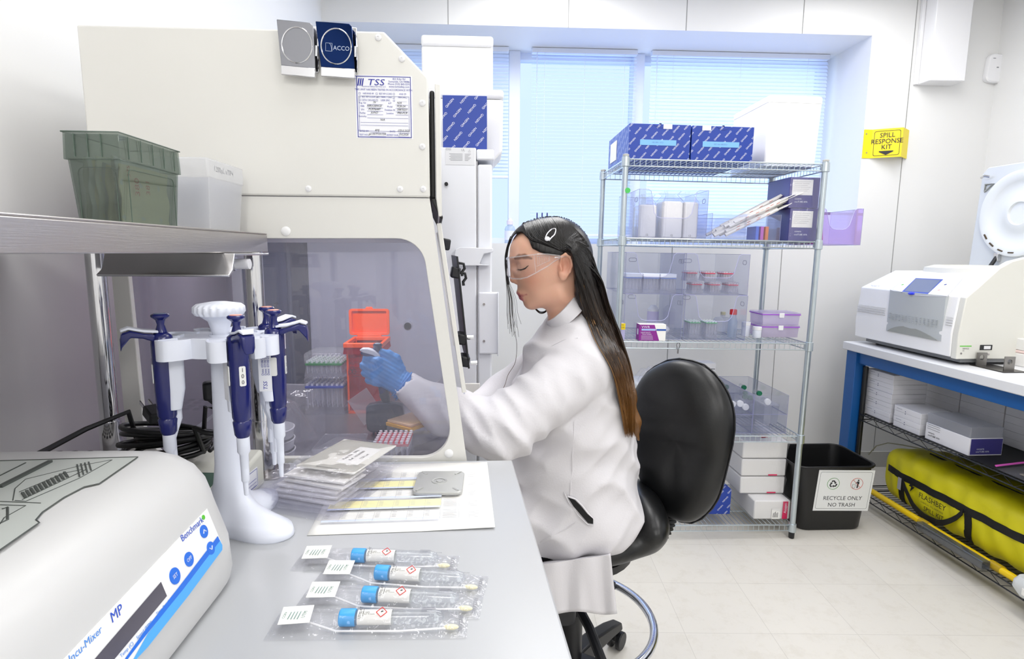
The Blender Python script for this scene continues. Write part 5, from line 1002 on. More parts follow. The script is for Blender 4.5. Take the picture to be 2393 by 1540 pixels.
# fourth shelf (S2): two by two clear boxes of tubes
zb2 = RL(1770, 969, .03)[1]; zt2 = RL(1800, 924, .03)[1]; x0, x1, x2 = RL(1680, 1010, .03)[0], RL(1757, 1010, .03)[0], RL(1836, 1010, .03)[0]
h1_ = zb2-S2-.001; h2_ = RL(1770, 924, .03)[1]-zb2
lbs = ('lower left', 'lower right', 'upper left', 'upper right')
for k in range(4):
    a_, b_ = ((x0, x1-.003), (x1, x2))[k % 2]; clear_bin(a_, b_, .03, .43, (S2, S2+h1_+.001)[k//2], (h1_, h2_)[k//2], 'long clear box of conical tubes, %s of four behind the chair' % lbs[k], cut=False, side_holes=False)
random.seed(8); zq = S2+h1_+.0036
for k, (u, v, cy_, col, g) in enumerate(((1713, 945, .07, 'w', 0), (1731, 944, .07, 'w', 0), (1749, 952, .06, 'w', 0), (1697, 948, .07, 'w', 0), (1795, 940, .10, 'w', 0), (1742, 928, .20, 'g', 0), (1754, 930, .20, 'g', 0), (1743, 920, .27, 'g', 0), (1776, 920, .14, 'g', 0), (1740, 906, .36, 'g', 0), (1698, 905, .36, 'g', 0))):
    q = RL(u, v, cy_); r_ = .0155 if col == 'w' else .0125; zc = max(q[1], zq+r_+.0005); x = q[0]
    lo_, hi_ = ((x0+.003, x1-.006) if x < x1 else (x1+.003, x2-.003)); x = min(max(x, lo_+r_), hi_-r_)
    Mq = RM @ T(x, cy_, zc) @ RX(-90); t = thing('conical_tube', ('white' if col == 'w' else 'green')+' capped conical tube lying in the upper long clear boxes', 'tube', M=Mq, group=('white' if col == 'w' else 'green')+' capped tubes in the long boxes')
    MB(Mq).lathe([(r_*.9, 0), (r_, .002), (r_, .012), (r_*.9, .014)], 20).build('cap', WHT if col == 'w' else mat('cap_green', '#14704e', .4), t); MB(Mq).lathe([(r_*.8, .014), (r_*.8, .05), (.003, .062)], 16).build('tube_body', TCL, t)
Mq = RMX((x1+x2)/2, .18, S2+.0026); t = thing('plastic_bag', 'clear bag of plastic parts in the lower right long box', 'bag', M=Mq); m = MB(Mq); crumple(m, -.045, .045, -.14, .14, 0, .04, 55, 16, 24); m.build('film', FILM, t)
q = RL(1651, 885, .3); Mq = RMX(RL(1645, 880, .32)[0], .33, S2); t = thing('small_carton', 'small white carton behind the top of the chair back', 'box', M=Mq); hq = RL(1651, 849, .3)[1]-S2; MB(Mq).box(-.05, .05, -.03, .05, 0, hq).build('carton', WHT, t, bev=.002); m = MB(Mq); m.box(.01, .045, -.0312, -.0304, hq-.03, hq-.027); m.build('print', INK, t)
c, d = RL(1847, 1012, .2), RL(1866, 1012, .2); Mq = RMX(PX1-.055, .27, S2); t = thing('plastic_box', 'milky white plastic box at the right end of the fourth shelf', 'plastic box', M=Mq); tub(Mq, .075, .2, 0, .09, .002, CLR, 'box_body', t, .003); m = MB(Mq); m.box(-.039, .039, -.102, .102, .0905, .098); m.build('lid', CLR, t, bev=.002)
c, d = RL(1478, 1000, .1), RL(1580, 1000, .1); Mq = RMX((c[0]+d[0])/2, .2, S2); t = thing('storage_bag', 'bulky foggy plastic bag of supplies left on the fourth shelf behind the hair', 'bag', M=Mq); hq = RL(1520, 850, .15)[1]-S2
m = MB(Mq); crumple(m, -.12, .12, -.14, .14, 0, hq, 61, 26, 22); m.build('film', FILM, t); MB(Mq).box(-.085, .085, -.10, .10, .002, hq*.7).build('content', mat('foggy_white', '#e9ebec', .6, bump=.3, bs=30), t, bev=.012)
# bottom shelf (S1)
c, d = RL(1768, 1218, .05), RL(1846, 1214, .05); w_ = d[0]-c[0]+.012; hq = RL(1800, 1170, .05)[1]-S1
PK = mat('label_pink', '#d8285c', .45); random.seed(12); zz = S1; lbz = ('bottom white wrapped box with pink label on the lowest rack shelf', 'second wrapped white box up from the lowest shelf', 'third wrapped white box up from the lowest shelf', 'topmost wrapped white box below the fourth shelf')
hs = [hq, .085, .085, .085]
for k in range(4):
    wq = w_ if k == 0 else w_+.045; yy0 = .05 if k == 0 else .12; xc_ = (c[0]+d[0])/2-(.01 if k == 0 else .03)
    Mq = RMX(xc_, yy0+.15, zz); t = thing('wrapped_box', lbz[k], 'box', M=Mq); hh_ = hs[k]
    MB(Mq).box(-wq/2, wq/2, -.15, .13, 0, hh_).build('carton', mat('box_offwhite', '#efeeea', .6), t, bev=.006)
    m = MB(Mq); 
    rr_ = [rrect(wq+.004+g, .284+g, .008, 4) for g in (0, .004, .012, 0)]
    m.loft([[(p[0]+.0015*math.sin(i*2.3+j*1.1), p[1]-.01+.0015*math.sin(i*1.9+j), z) for i, p in enumerate(rr_[j])] for j, z in enumerate((.001, hh_*.5, hh_*.85, hh_+.003))]); m.build('shrink_wrap', FILM, t)
    m = MB(Mq); m.add([(wq/2, -.02-.0*1, hh_*.2), (wq/2+.035, -.03, hh_*.35), (wq/2+.04, -.02, hh_*.6), (wq/2+.002, .02, hh_*.85), (wq/2+.001, .0, hh_*.4)], [(0, 1, 4), (1, 2, 4), (2, 3, 4)]) if k else None
    if k: m.build('wrap_flap', FILM, t)
    m = MB(Mq)
    if k == 0: m.box(wq*.28, wq*.42, -.1546, -.1538, .004, hh_*.97)
    elif k == 3: m.box(wq*.0, wq*.15, -.10, -.07, hh_+.0034, hh_+.004)
    else: m.box(wq*.1, wq*.3, -.1546, -.1538, .004, .010)
    pk = m.build('pink_label', PK, t)
    if k == 0:
        m = MB(Mq); m.text('Axygen', (wq*.35, -.1549, hh_*.62), Z, (-1, 0, 0), .017); m.build('label_lettering', QW, pk, smooth=0)
        m = MB(Mq); m.box(-wq*.02, wq*.22, -.1544, -.1538, .004, hh_*.6)
        wl = m.build('white_label', PAPER, t); m = MB(Mq)
        for i in range(5): m.box(wq*(.0+.03*i)+.004, wq*(.0+.03*i)+.006, -.1549, -.1545, .012, hh_*(.35+.04*(i % 3)))
        m.build('label_print', INK, wl)
    zz += hh_+.0045
c, d = RL(1640, 1205, .1), RL(1706, 1208, .1); hq = RL(1700, 1145, .1)[1]-S1
qbox(RMX(d[0]-.075, .19, S1), .15, .17, hq, 'dark blue printed carton on the lowest rack shelf behind the chair', 'rt')
c = RL(1515, 1190, .12); Mq = RMX(c[0], .2, S1); t = thing('small_carton', 'low white carton on the lowest rack shelf left of the chair stem', 'box', M=Mq); MB(Mq).box(-.06, .06, -.1, .1, 0, .09).build('carton', mat('box_offwhite', '#efeeea', .6), t, bev=.003)
# ------------------------------------------------------------------ right side: table, centrifuge, cart, spill kit
TZ = .862
TO = PZ(1970, 797, TZ); TE = PZ(2393, 900, TZ); dx_ = TE-TO; ta = math.atan2(dx_[1], dx_[0]); TM = T(TO[0], TO[1], 0) @ Matrix.Rotation(ta, 4, 'Z')
_c, _s = math.cos(ta), math.sin(ta)
def TLo(u, v, yl):   # ray to plane local y = yl -> (local x, z)
    N_ = np.array([-_s, _c, 0]); P_ = np.array([TO[0], TO[1], 0])+N_*yl; q = onplane(u, v, P_, N_)-np.array([TO[0], TO[1], 0]); return (q[0]*_c+q[1]*_s, q[2])
def TLz(u, v, z): q = PZ(u, v, z)-np.array([TO[0], TO[1], 0]); return (q[0]*_c+q[1]*_s, -q[0]*_s+q[1]*_c)
BLU = mat('workbench_blue', '#12589e', .4, var=.04)
TXL = 2.6
t = thing('workbench', 'blue framed workbench with pale grey top along the right wall', 'workbench', M=TM)
MB(TM).box(0, TXL, 0, .93, TZ-.042, TZ).build('worktop', mat('worktop_grey', '#dfe0e2', .4), t, bev=.004)
MB(TM).box(.05, TXL-.05, .035, .06, TZ-.105, TZ-.0425).build('front_rail', BLU, t, bev=.002)
MB(TM).box(.03, .055, .06, .90, TZ-.105, TZ-.0425).build('side_rail', BLU, t, bev=.002)
for x in (.01, TXL-.09):
    for y in (.02, .85): MB(TM).box(x, x+.075, y, y+.06, 0, TZ-.0425).build('leg', BLU, t, bev=.003)
# centrifuge
fyl = .045
b0, b1 = TLo(1997, 784, fyl), TLo(2233, 842, fyl); t0, t1 = TLo(2010, 671, fyl+.015), TLo(2249, 692, fyl+.015)
zb = TZ+.032; cx0, cx1 = max(b0[0], .02), b1[0]; zf = (t0[1]+t1[1])/2
CEN = mat('centrifuge_white', '#f4f4f4', .35); CSD = mat('centrifuge_cream', '#dfded6', .4)
ztop = TLo(2320, 632, .25)[1]; zt0 = TLo(2060, 631, .20)[1]
t = thing('centrifuge', 'large white benchtop centrifuge with blue touch screen and its lid raised', 'centrifuge', M=TM @ T(cx0, fyl, TZ))
prof = [(fyl, zb), (fyl-.004, zb+.1), (fyl+.012, zf), (fyl+.19, zt0), (.82, zt0), (.82, zb)]
MB(TM).prism(prof, cx0, cx1-.03, 'x').build('housing', CEN, t, bev=.006, seg=3)
a1 = TLo(2290, 650, .18); 
side = [(fyl+.002, zb-.004), (fyl, zb+.1), (fyl+.016, zf-.004), (fyl+.06, zf+.035), (fyl+.15, zf+.12), (fyl+.20, zf+.148), (fyl+.27, zf+.165), (fyl+.40, zf+.178), (.86, zf+.18), (.86, zb-.004)]
MB(TM).prism(side, cx1-.03, cx1, 'x').build('side_panel', CSD, t, bev=.004, seg=3)
MB(TM).box(cx0+.05, cx1-.01, fyl+.03, .80, TZ+.012, zb).build('chassis', mat('chassis_grey', '#75777a', .4), t)
for x in (cx0+.09, cx1-.07):
    for y in (fyl+.08, .72): MB(TM).cyl((x, y, TZ+.0005), (x, y, TZ+.0125), .02, n=16).build('foot', BLK, t)
# bulged grey lower console, lilac-white panel and screen: on the front and on the slope
g0, g1 = TLo(2078, 690, fyl-.006), TLo(2211, 692, fyl-.006); gb0, gb1 = TLo(2069, 773, fyl-.006), TLo(2196, 797, fyl-.006)
xs0, xs1 = (g0[0]+gb0[0])/2, (g1[0]+gb1[0])/2; zl = (gb0[1]+gb1[1])/2; zc_ = zf-.002
GC = mat('console_grey', '#bfc4c6', .4)
m = MB(TM); n_ = 10; 
rings = []
for z, e in ((zl, .001), (zl+.05, .006), (zc_-.03, .012), (zc_, .016)): rings.append([(xs0+(xs1-xs0)*i/n_, fyl-.002-e*math.sin(math.pi*i/n_)-.0015, z) for i in range(n_+1)]+[(xs1, fyl+.01, z), (xs0, fyl+.01, z)])
m.loft(rings); co_ = m.build('console', GC, t)
m = MB(TM); m.prism([(xs0+(xs1-xs0)*(.03+.94*i/12), zl+.001+.038*math.sin(math.pi*(i/12)**.8)) for i in range(13)], fyl-.0078, fyl-.004); m.build('console_arc', mat('console_dark', '#9c9f9b', .45), co_)
m = MB(TM)
for r_ in range(4):
    for c_ in range(14): x = xs0+(xs1-xs0)*(.06+.065*c_); m.box(x, x+.006, fyl-.0162, fyl-.006, zl+.062+.009*r_, zl+.0636+.009*r_)
m.build('vent_slots', mat('vent_grey', '#b0b4b6', .5), co_)['kind'] = 'stuff'
m = MB(TM)
for r_ in range(4):
    m.box(cx0+.008, xs0-.02, fyl-.0045, fyl-.001, zl+.075+.011*r_, zl+.077+.011*r_); m.box(xs1+.012, cx1-.035, fyl-.0045, fyl-.001, zl+.075+.011*r_, zl+.077+.011*r_)
m.build('side_vents', mat('vent_pale', '#d3d3d2', .5), t)['kind'] = 'stuff'
# slope frame: local coordinates (x along table, up the slope)
P_a = TM @ Vector((0, fyl+.012, zf)); P_b = TM @ Vector((0, fyl+.19, zt0)); P_x = TM @ Vector((1, fyl+.012, zf)); xd = (P_x-P_a).normalized(); yd = (P_b-P_a).normalized(); nn_ = xd.cross(yd)
SL = frame(tuple(P_a+nn_*.001), tuple(xd), tuple(yd))
def slp(u, v):
    q = onplane(u, v, tuple(P_a+nn_*.002), tuple(nn_)); w_ = Vector(q)-P_a; return (w_.dot(xd), w_.dot(yd))
pa = [slp(2124, 645), slp(2250, 651), slp(2213, 693), slp(2080, 678)]
m = MB(SL); L0 = [pa[0], pa[1], pa[2]]+[(pa[2][0]+(pa[3][0]-pa[2][0])*i/8, pa[2][1]+(pa[3][1]-pa[2][1])*i/8-.022*math.sin(math.pi*i/8)) for i in range(1, 8)]+[pa[3]]
m.loft([[(a, b, 0) for a, b in L0], [(a, b, .004) for a, b in L0]]); m.build('panel_bezel', mat('bezel_lilac', '#d8d9e2', .4), t)
ccx = sum(p[0] for p in L0)/len(L0); ccy = sum(p[1] for p in L0)/len(L0); L1 = [(ccx+(a-ccx)*.9, ccy+(b-ccy)*.84) for a, b in L0]
m = MB(SL); m.loft([[(a, b, .004) for a, b in L1], [(a, b, .0052) for a, b in L1]]); pn_o = m.build('panel', mat('panel_pale', '#eceff6', .3), t)
sc = [slp(2141, 652), slp(2205, 655), slp(2168, 690), slp(2106, 686)]
m = MB(SL); m.loft([[(a, b, .0052) for a, b in sc], [(a, b, .0062) for a, b in sc]]); so = m.build('screen', mat('screen_blue_frame', '#2449b4', .25), pn_o)
sx_ = sum(p[0] for p in sc)/4; sy_ = sum(p[1] for p in sc)/4; s2 = [(sx_+(a-sx_)*.93, sy_+.004+(b-sy_)*.84) for a, b in sc]
m = MB(SL); m.loft([[(a, b, .0062) for a, b in s2], [(a, b, .0066) for a, b in s2]]); m.build('screen_glass', mat('screen_glass_grey', '#5a6a92', .15), so)
q = slp(2131, 689); m = MB(SL); m.ball((q[0], q[1], .008), .020, .009, .006, 8); m.build('screen_stylus', mat('stylus_blue', '#1d2fd4', .3), pn_o)
for u, v, c_ in ((2110, 667, 'leaf_green'), (2210, 667, 'ink'), (2195, 680, 'r')):
    q = slp(u, v); MB(SL).cyl((q[0], q[1], .0052), (q[0], q[1], .0060), .0055, n=14).build('indicator', {'leaf_green': MATS['leaf_green'], 'ink': mat('ind_blue', '#2c3c8c', .4), 'r': mat('ind_rose', '#c8a0a4', .4)}[c_], pn_o)
q = slp(2045, 668); m = MB(SL); m.text('Megafuge 40', (q[0], q[1], .002), X, (0, 1, 0), .013); m.build('lettering', mat('soft_blue_print', '#7f88c0', .5), t, smooth=0)
# side decals, switch, screws
def sd_(u, v):
    N_ = np.array([_c, _s, 0]); P_ = np.array([TO[0], TO[1], 0])+N_*(cx1+.0008); q = onplane(u, v, P_, N_)-np.array([TO[0], TO[1], 0]); return (-q[0]*_s+q[1]*_c, q[2])
q = sd_(2304, 812); MB(TM).box(cx1, cx1+.003, q[0]-.027, q[0]+.027, q[1]-.011, q[1]+.011).build('power_switch_frame', BLK, t, bev=.001); MB(TM).box(cx1+.003, cx1+.005, q[0]-.012, q[0]+.018, q[1]-.007, q[1]+.007).build('power_switch', WHT, t, bev=.001)
q = sd_(2257, 809); MB(TM).box(cx1+.0002, cx1+.001, q[0]-.026, q[0]+.026, q[1]-.002, q[1]+.002).build('green_strip', MATS['leaf_green'], t)
q = sd_(2257, 815); m = MB(TM); m.text('SERVICE', (cx1+.001, q[0], q[1]), (0, 1, 0), Z, .008); m.text('CE', (cx1+.001, q[0]-.01, q[1]-.009), (0, 1, 0), Z, .007); m.build('service_print', INK, t, smooth=0)
for u, v in ((2246, 826), (2310, 828)): q = sd_(u, v); MB(TM).cyl((cx1, q[0], q[1]), (cx1+.002, q[0], q[1]), .004, n=12).build('screw', STEEL, t)
# raised lid at the rear, with round dish, slots and gas strut; low bowl rim on top
ly = .60; l0 = TLo(2297, 393, ly); l1 = TLo(2268, 622, ly); lzt = l0[1]; lx0 = l0[0]; lx1 = lx0+.50; lzb = zt0+.01
m = MB(TM); m.prism([(lx0, lzt-.03), (lx0+.03, lzt), (lx1-.03, lzt), (lx1, lzt-.03), (lx1, lzb), (lx0-.02, lzb)], ly, ly+.03); lid = m.build('lid', mat('lid_grey', '#cdd1d5', .4), t, bev=.006, seg=3)
cxl, czl = lx0+.235, (TLo(2330, 540, ly)[1]); czl = (lzt+lzb)/2+.015; ML = TM @ T(cxl, ly, czl) @ RX(90)
m = MB(ML); m.lathe([(.205, 0), (.203, .018), (.190, .022), (.155, .010), (.145, .004), (.09, .004), (.075, .012), (.055, .014), (.05, .006), (.01, .005)], 64); m.build('lid_dish', mat('lid_dish_pale', '#dcdfe0', .4), lid, smooth=50)
m = MB(ML)
for a_ in (215, 232, 250, 268): c_, s_ = math.cos(math.radians(a_)), math.sin(math.radians(a_)); m.box(-.014, .014, -.003, .003, .0185, .0235, M=T(.185*c_, .185*s_, 0) @ RZ(a_+90))
m.build('lid_slots', mat('slot_brown', '#4a3a20', .6), lid)['kind'] = 'stuff'
m = MB(TM); m.tube([(lx0+.02, ly-.02, lzt-.05), (lx0+.045, ly-.03, lzt-.045), (lx0+.06, ly-.015, lzt-.05)], .006, 8); m.build('lid_latch', CHROME, lid)
m = MB(TM); m.tube([(lx0+.03, ly-.004, lzt-.12), (lx0+.075, ly-.004, lzt-.085), (lx0+.03, ly-.004, lzt-.085)], .005, 6, closed=True); m.build('lid_pocket', mat('pocket_shadow', '#9a9c98', .6), lid)
s_a, s_b = TLo(2326, 600, ly-.02), TLo(2309, 637, ly-.04); m = MB(TM); m.cyl((s_b[0], ly-.05, zt0), (s_a[0], ly-.012, s_a[1]), .009, n=12); m.build('gas_strut', BLK, t); m = MB(TM); m.box(s_a[0]-.012, s_a[0]+.012, ly-.02, ly, s_a[1]-.02, s_a[1]+.02); m.build('strut_bracket', CHROME, lid, bev=.002)
m = MB(TM @ T((cx0+cx1)/2-.02, .42, zt0) @ Matrix.Diagonal((1, .75, 1, 1))); m.lathe([(.25, 0), (.245, .022), (.20, .034), (.17, .034), (.165, .012)], 48); m.build('bowl_rim', CSD, t)
# magnet stand and box stack at the picture's edge
q = TLz(2330, 862, TZ); Mq = TM @ T(q[0], q[1], TZ); t = thing('magnet_stand', 'dark plate with two upright steel slotted holders on the workbench', 'tube holder', M=Mq)
MB(Mq).prism(rrect(.16, .10, .004), 0, .004, 'z').build('base_plate', mat('dark_plate', '#3d3a38', .25, metal=.5), t, bev=.0008)
for x, y in ((-.055, -.02), (.04, .01)):
    m = MB(Mq @ T(x, y, .004) @ RZ(85)); m.frame(rrect(.042, .055, .002, 4, 0, .0275), rrect(.018, .022, .008, 4, 0, .033), -.002, .002); m.build('slotted_holder', mat('holder_steel', '#8d8a86', .3, metal=.9), t)
q0 = TLz(2362, 858, TZ); zz = TZ
for k, (c_, h_, nm) in enumerate((('#f1efec', .055, 'lower'), ('#f3d9d4', .012, 'thin pink'), ('#eeedea', .05, 'upper'))):
    Mq = TM @ T(q0[0]-.06+.004*k, q0[1]+.10, zz); t = thing('small_carton', '%s carton of the stack beside the centrifuge at the right picture edge' % nm, 'box', M=Mq); MB(Mq).box(-.06, .08, -.05, .10, 0, h_).build('carton', mat('edge_carton_%d' % k, c_, .5), t, bev=.004); zz += h_+.0006
# black wire cart below
BW = mat('black_wire', '#17181a', .4); CL, CD = TXL-.25, .60; cx_, cy_ = .10, .06
zU_ = TLo(2060, 990, cy_)[1]; zUp = TLo(2023, 972, cy_)[1]; zLo = TLo(2050, 1172, cy_)[1]
zUp = (zUp+zU_)/2
t = thing('wire_cart', 'black wire shelving unit under the workbench', 'shelving', M=TM @ T(cx_, cy_, 0))
for x in (cx_, cx_+CL*.5, cx_+CL):
    for y in (cy_+.01, cy_+CD): MB(TM).cyl((x, y, .0), (x, y, TZ-.12), .0127, n=14).build('post', BW, t)
for z in (zUp, zLo):
    m = MB(TM)
    for y in (cy_, cy_+CD):
        for dz in (0, -.03): m.cyl((cx_, y, z+dz), (cx_+CL, y, z+dz), .003, n=6)
        nn = 46
        for k in range(nn): a_, b_ = cx_+CL*k/nn, cx_+CL*(k+1)/nn; m.cyl((a_, y, z-.03 if k % 2 else z), (b_, y, z if k % 2 else z-.03), .0013, n=5)
    for dz in (0, -.03): m.cyl((cx_, cy_, z+dz), (cx_, cy_+CD, z+dz), .003, n=6)
    for k in range(96): x = cx_+CL*k/95; m.cyl((x, cy_, z+.001), (x, cy_+CD, z+.001), .0016, n=5)
    for y in (.2, .4): m.cyl((cx_, cy_+y, z-.004), (cx_+CL, cy_+y, z-.004), .003, n=6)
    m.build('wire_shelf', BW, t)
MB(TM).box(cx_+.02, cx_+CL-.02, cy_+.01, cy_+CD, zUp+.003, zUp+.004).build('shelf_liner', mat('liner_black', '#0e0f11', .6), t)
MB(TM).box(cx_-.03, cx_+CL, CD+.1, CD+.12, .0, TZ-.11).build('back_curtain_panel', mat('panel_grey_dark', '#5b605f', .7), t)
# stack of white boxes
BOXW = mat('kit_box_white', '#e9e9ee', .5); zc = zUp+.0045
def kbox(x0, x1, y0, y1, z, h, label, group=None, dots=True):
    Mq = TM @ T(x0, y0, z); t = thing('kit_box', label, 'box', M=Mq, group=group); w_, d_ = x1-x0, y1-y0
    MB(Mq).box(0, w_, 0, d_, 0, h*.5).build('box_base', BOXW, t, bev=.001); MB(Mq).box(-.001, w_+.001, -.001, d_+.001, h*.5, h-.0006).build('lid', BOXW, t, bev=.002)
    if dots:
        m = MB(Mq); m.box(w_*.42, w_*.42+.004, -.0016, -.0010, h*.42, h*.42+.004); m.box(w_*.42, w_*.42+.004, -.0016, -.0010, h*.62, h*.62+.004); m.box(w_*.1, w_*.3, -.0016, -.0010, h*.75, h*.77); m.build('print', mat('print_navy', '#34406e', .5), t)
    return t
xa, xb = TLo(2025, 900, .09)[0], TLo(2087, 900, .09)[0]; hq = (TLo(2050, 866, .09)[1]-zc)/5; od = ('bottom', 'second', 'third', 'fourth', 'top')
for k in range(5): kbox(xa, xb, .09+.003*(k % 2), .27, zc+hq*k, hq, '%s box of the far left stack of five under the workbench' % od[k])
xa, xb = TLo(2088, 980, .085)[0], TLo(2152, 980, .085)[0]; h2 = (TLo(2120, 955, .085)[1]-zc)/2
for k in range(2): kbox(xb-(xb-xa), xb, .085, .25, zc+h2*k, h2, '%s box of the low pair next to the stack of five' % ('lower', 'upper')[k])
yb = .38; n0 = 0
for r_ in range(4):
    for c_ in range(5):
        x = .12+.235*c_; kbox(x, x+.228, yb, yb+.17, zc+.068*r_, .068, 'plain white box in the rear wall of boxes under the workbench', 'rear wall of white boxes under the workbench', dots=False)
xa, xb = TLo(2162, 1010, .085)[0], TLo(2263, 1060, .085)[0]; Mq = TM @ T(xa, .085, zc); w_ = xb-xa; hh_ = TLo(2200, 975, .085)[1]-zc
t = thing('reagent_box', 'white carton with clear raised lid and dark violet end panel under the workbench', 'box', M=Mq); d_ = .15
MB(Mq).box(0, w_, 0, d_, 0, hh_*.62).build('carton', BOXW, t, bev=.002); MB(Mq).box(.002, w_-.002, .002, d_-.002, hh_*.62, hh_).build('clear_lid', clear('lid_frost', '#f0f2f6', .45, '#e8eaf0', gloss=.08), t, bev=.003)
MB(Mq).box(w_, w_+.0012, .006, d_-.004, .006, hh_*.6).build('violet_panel', PURP, t); m = MB(Mq); m.text('covaris', (w_+.0016, .05, .03), (0, 1, 0), Z, .012); m.text('oneTUBE AFA', (w_+.0016, .06, .018), (0, 1, 0), Z, .01); m.build('panel_lettering', QW, t, smooth=0)
m = MB(Mq); m.text('covaris', (.035, -.001, .035), X, Z, .012); m.text('oneTUBE AFA', (.05, -.001, .022), X, Z, .011)
for k in range(3): m.box(.01, .08, -.001, -.0005, hh_*(.58-.08*k), hh_*(.58-.08*k)+.001)
m.build('front_print', INK, t, smooth=0)
Mq = TM @ T(xb+.30, .18, zc); t = thing('zip_bag', 'clear zip bag with pink seal holding brown folded packets at the right edge', 'bag', M=Mq); m = MB(Mq); crumple(m, -.16, .16, -.11, .11, .001, .05, 66, 22, 18); m.build('film', FILM, t); MB(Mq).tube([(-.16, -.11, .012), (-.165, 0, .02), (-.16, .11, .03)], .0022, 6, flat=2).build('pink_zip', mat('zip_pink', '#d45ab8', .4), t)
m = MB(Mq)
for k in range(7): m.box(-.09+.012*k, .12, -.08, .08, .004+.005*k, .008+.005*k)
m.build('packets', mat('packet_brown', '#8d8578', .7), t, bev=.001)
# yellow bag on the low shelf
YB_ = mat('bag_yellow', '#d9d00a', .55, bump=.35, bs=22, var=.06); STR = mat('webbing_black', '#0c0d0e', .75, bump=.2, bs=300)
g0 = TLo(2052, 1135, .11); g1 = TLo(2392, 1300, .11); zB = zLo+.004; zTp = TLo(2060, 1045, .13)[1]; gx0, gx1 = g0[0]-.005, g1[0]+.10; hT = zTp-zB+.02
t = thing('spill_kit_bag', 'long yellow duffel bag with black straps and SPILL lettering on the low shelf', 'bag', M=TM @ T(gx0, .08, zB))
def bagp(a, th_):   # a along 0..1, angle around
    e = 1-abs(2*a-1)**6; ry, rz = .165*(.80+.2*e), hT/2*(.86+.14*e); c_, s_ = math.cos(th_), math.sin(th_); k = 4.2
    n_ = (abs(c_)**k+abs(s_)**k)**(-1/k); w_ = .004*math.sin(a*31+th_*3)+.003*math.sin(a*57-th_*5)
    return (gx0+(gx1-gx0)*a, .115+.165+(ry*n_+w_)*c_, zB+hT/2+(rz*n_+w_*.7)*s_-.0)
m = MB(TM); rings = []
for i in range(61):
    a = i/60; rings.append([bagp(a, 2*math.pi*j/44) for j in range(44)])
m.loft(rings); m.v = [Vector((p.x, p.y, max(p.z, zB))) for p in m.v]; m.build('bag_body', YB_, t, smooth=70)
def onbag(a, zf_, off=.004): # point on the front face at height fraction
    zt_ = zB+hT*zf_; best = min((abs(bagp(a, th_)[2]-zt_), bagp(a, th_)) for th_ in [math.pi+x*.02 for x in range(-60, 61)]); p_ = best[1]; return (p_[0], p_[1]-off, p_[2])
def strap(pts, w_, nm, along='z', off=.003):
    m = MB(TM); rings = []
    for a, zf_ in pts:
        p = onbag(a, zf_, off); 
        if along == 'x': rings.append([(p[0], p[1], p[2]-w_/2), (p[0], p[1], p[2]+w_/2), (p[0], p[1]+.003, p[2]+w_/2), (p[0], p[1]+.003, p[2]-w_/2)])
        else: rings.append([(p[0]-w_/2, p[1], p[2]), (p[0]+w_/2, p[1], p[2]), (p[0]+w_/2, p[1]+.003, p[2]), (p[0]-w_/2, p[1]+.003, p[2])])
    m.loft(rings); return m.build(nm, STR, t, smooth=60)
strap([(k/30, .60) for k in range(1, 30)], .034, 'side_strap', 'x')
for a in (.17, .60): strap([(a, .08+.07*k) for k in range(8)], .034, 'down_strap', 'z', .004)
m = MB(TM); rings = []
for k in range(17):
    f_ = k/16; a = .19+.39*f_; zf_ = .56-.44*math.sin(math.pi*f_)**.75; p = onbag(a, zf_, .012+.012*math.sin(math.pi*f_)); rings.append([(p[0], p[1], p[2]-.014), (p[0], p[1], p[2]+.014), (p[0], p[1]+.004, p[2]+.014), (p[0], p[1]+.004, p[2]-.014)])
m.loft(rings); m.build('hanging_handle', STR, t, smooth=60)
m = MB(TM); m.tube([(gx0+(gx1-gx0)*a, .115+.15-.05*math.sin(math.pi*a)*0, zB+hT*.985+.003) for a in [i/20 for i in range(3, 18)]], .004, 6); m.build('zipper', STR, t)
p = onbag(.17, .50, .008); MB(TM).box(p[0]-.012, p[0]+.010, p[1]-.001, p[1], p[2]-.04, p[2]+.02).build('id_tag', mat('tag_grey', '#a9a9b0', .5), t)
m = MB(TM); 
for s_, a, zf_, sz in (('FLASHBEY', .40, .46, .036), ('CHEMICAL SPILL RESPONSE', .395, .35, .011), ('SPILL KIT', .405, .255, .030)): p = onbag(a, zf_, .007); m.text(s_, (p[0], p[1]-.006, p[2]), X, Z, sz, .95)
p = onbag(.245, .50, .009); f_ = frame((p[0], p[1], p[2]), X, Z); m.add([(x*.0045, y*.0045, 0) for x, y in ((1, 7), (-4, 0), (-.5, 0), (-2, -6), (4, 1), (.8, 1), (3.5, 7))], [(0, 1, 2, 5, 6), (2, 3, 4, 5)], f_); m.build('lettering', STR, t, smooth=0)
m = MB(TM); m.tube([TM.inverted() @ Vector(tuple(onplane(u, v, np.array([TO[0], TO[1], 0])+np.array([-_s, _c, 0])*.2, np.array([-_s, _c, 0])))) for u, v in ((2030, 1062), (2048, 1042), (2075, 1035), (2110, 1040), (2170, 1052))], .003, 6); m.build('cable', mat('grey_cable', '#8b8a72', .5), None, top=dict(label='thin grey-yellow cable arching over the yellow bag', cat='cable', M=TM))
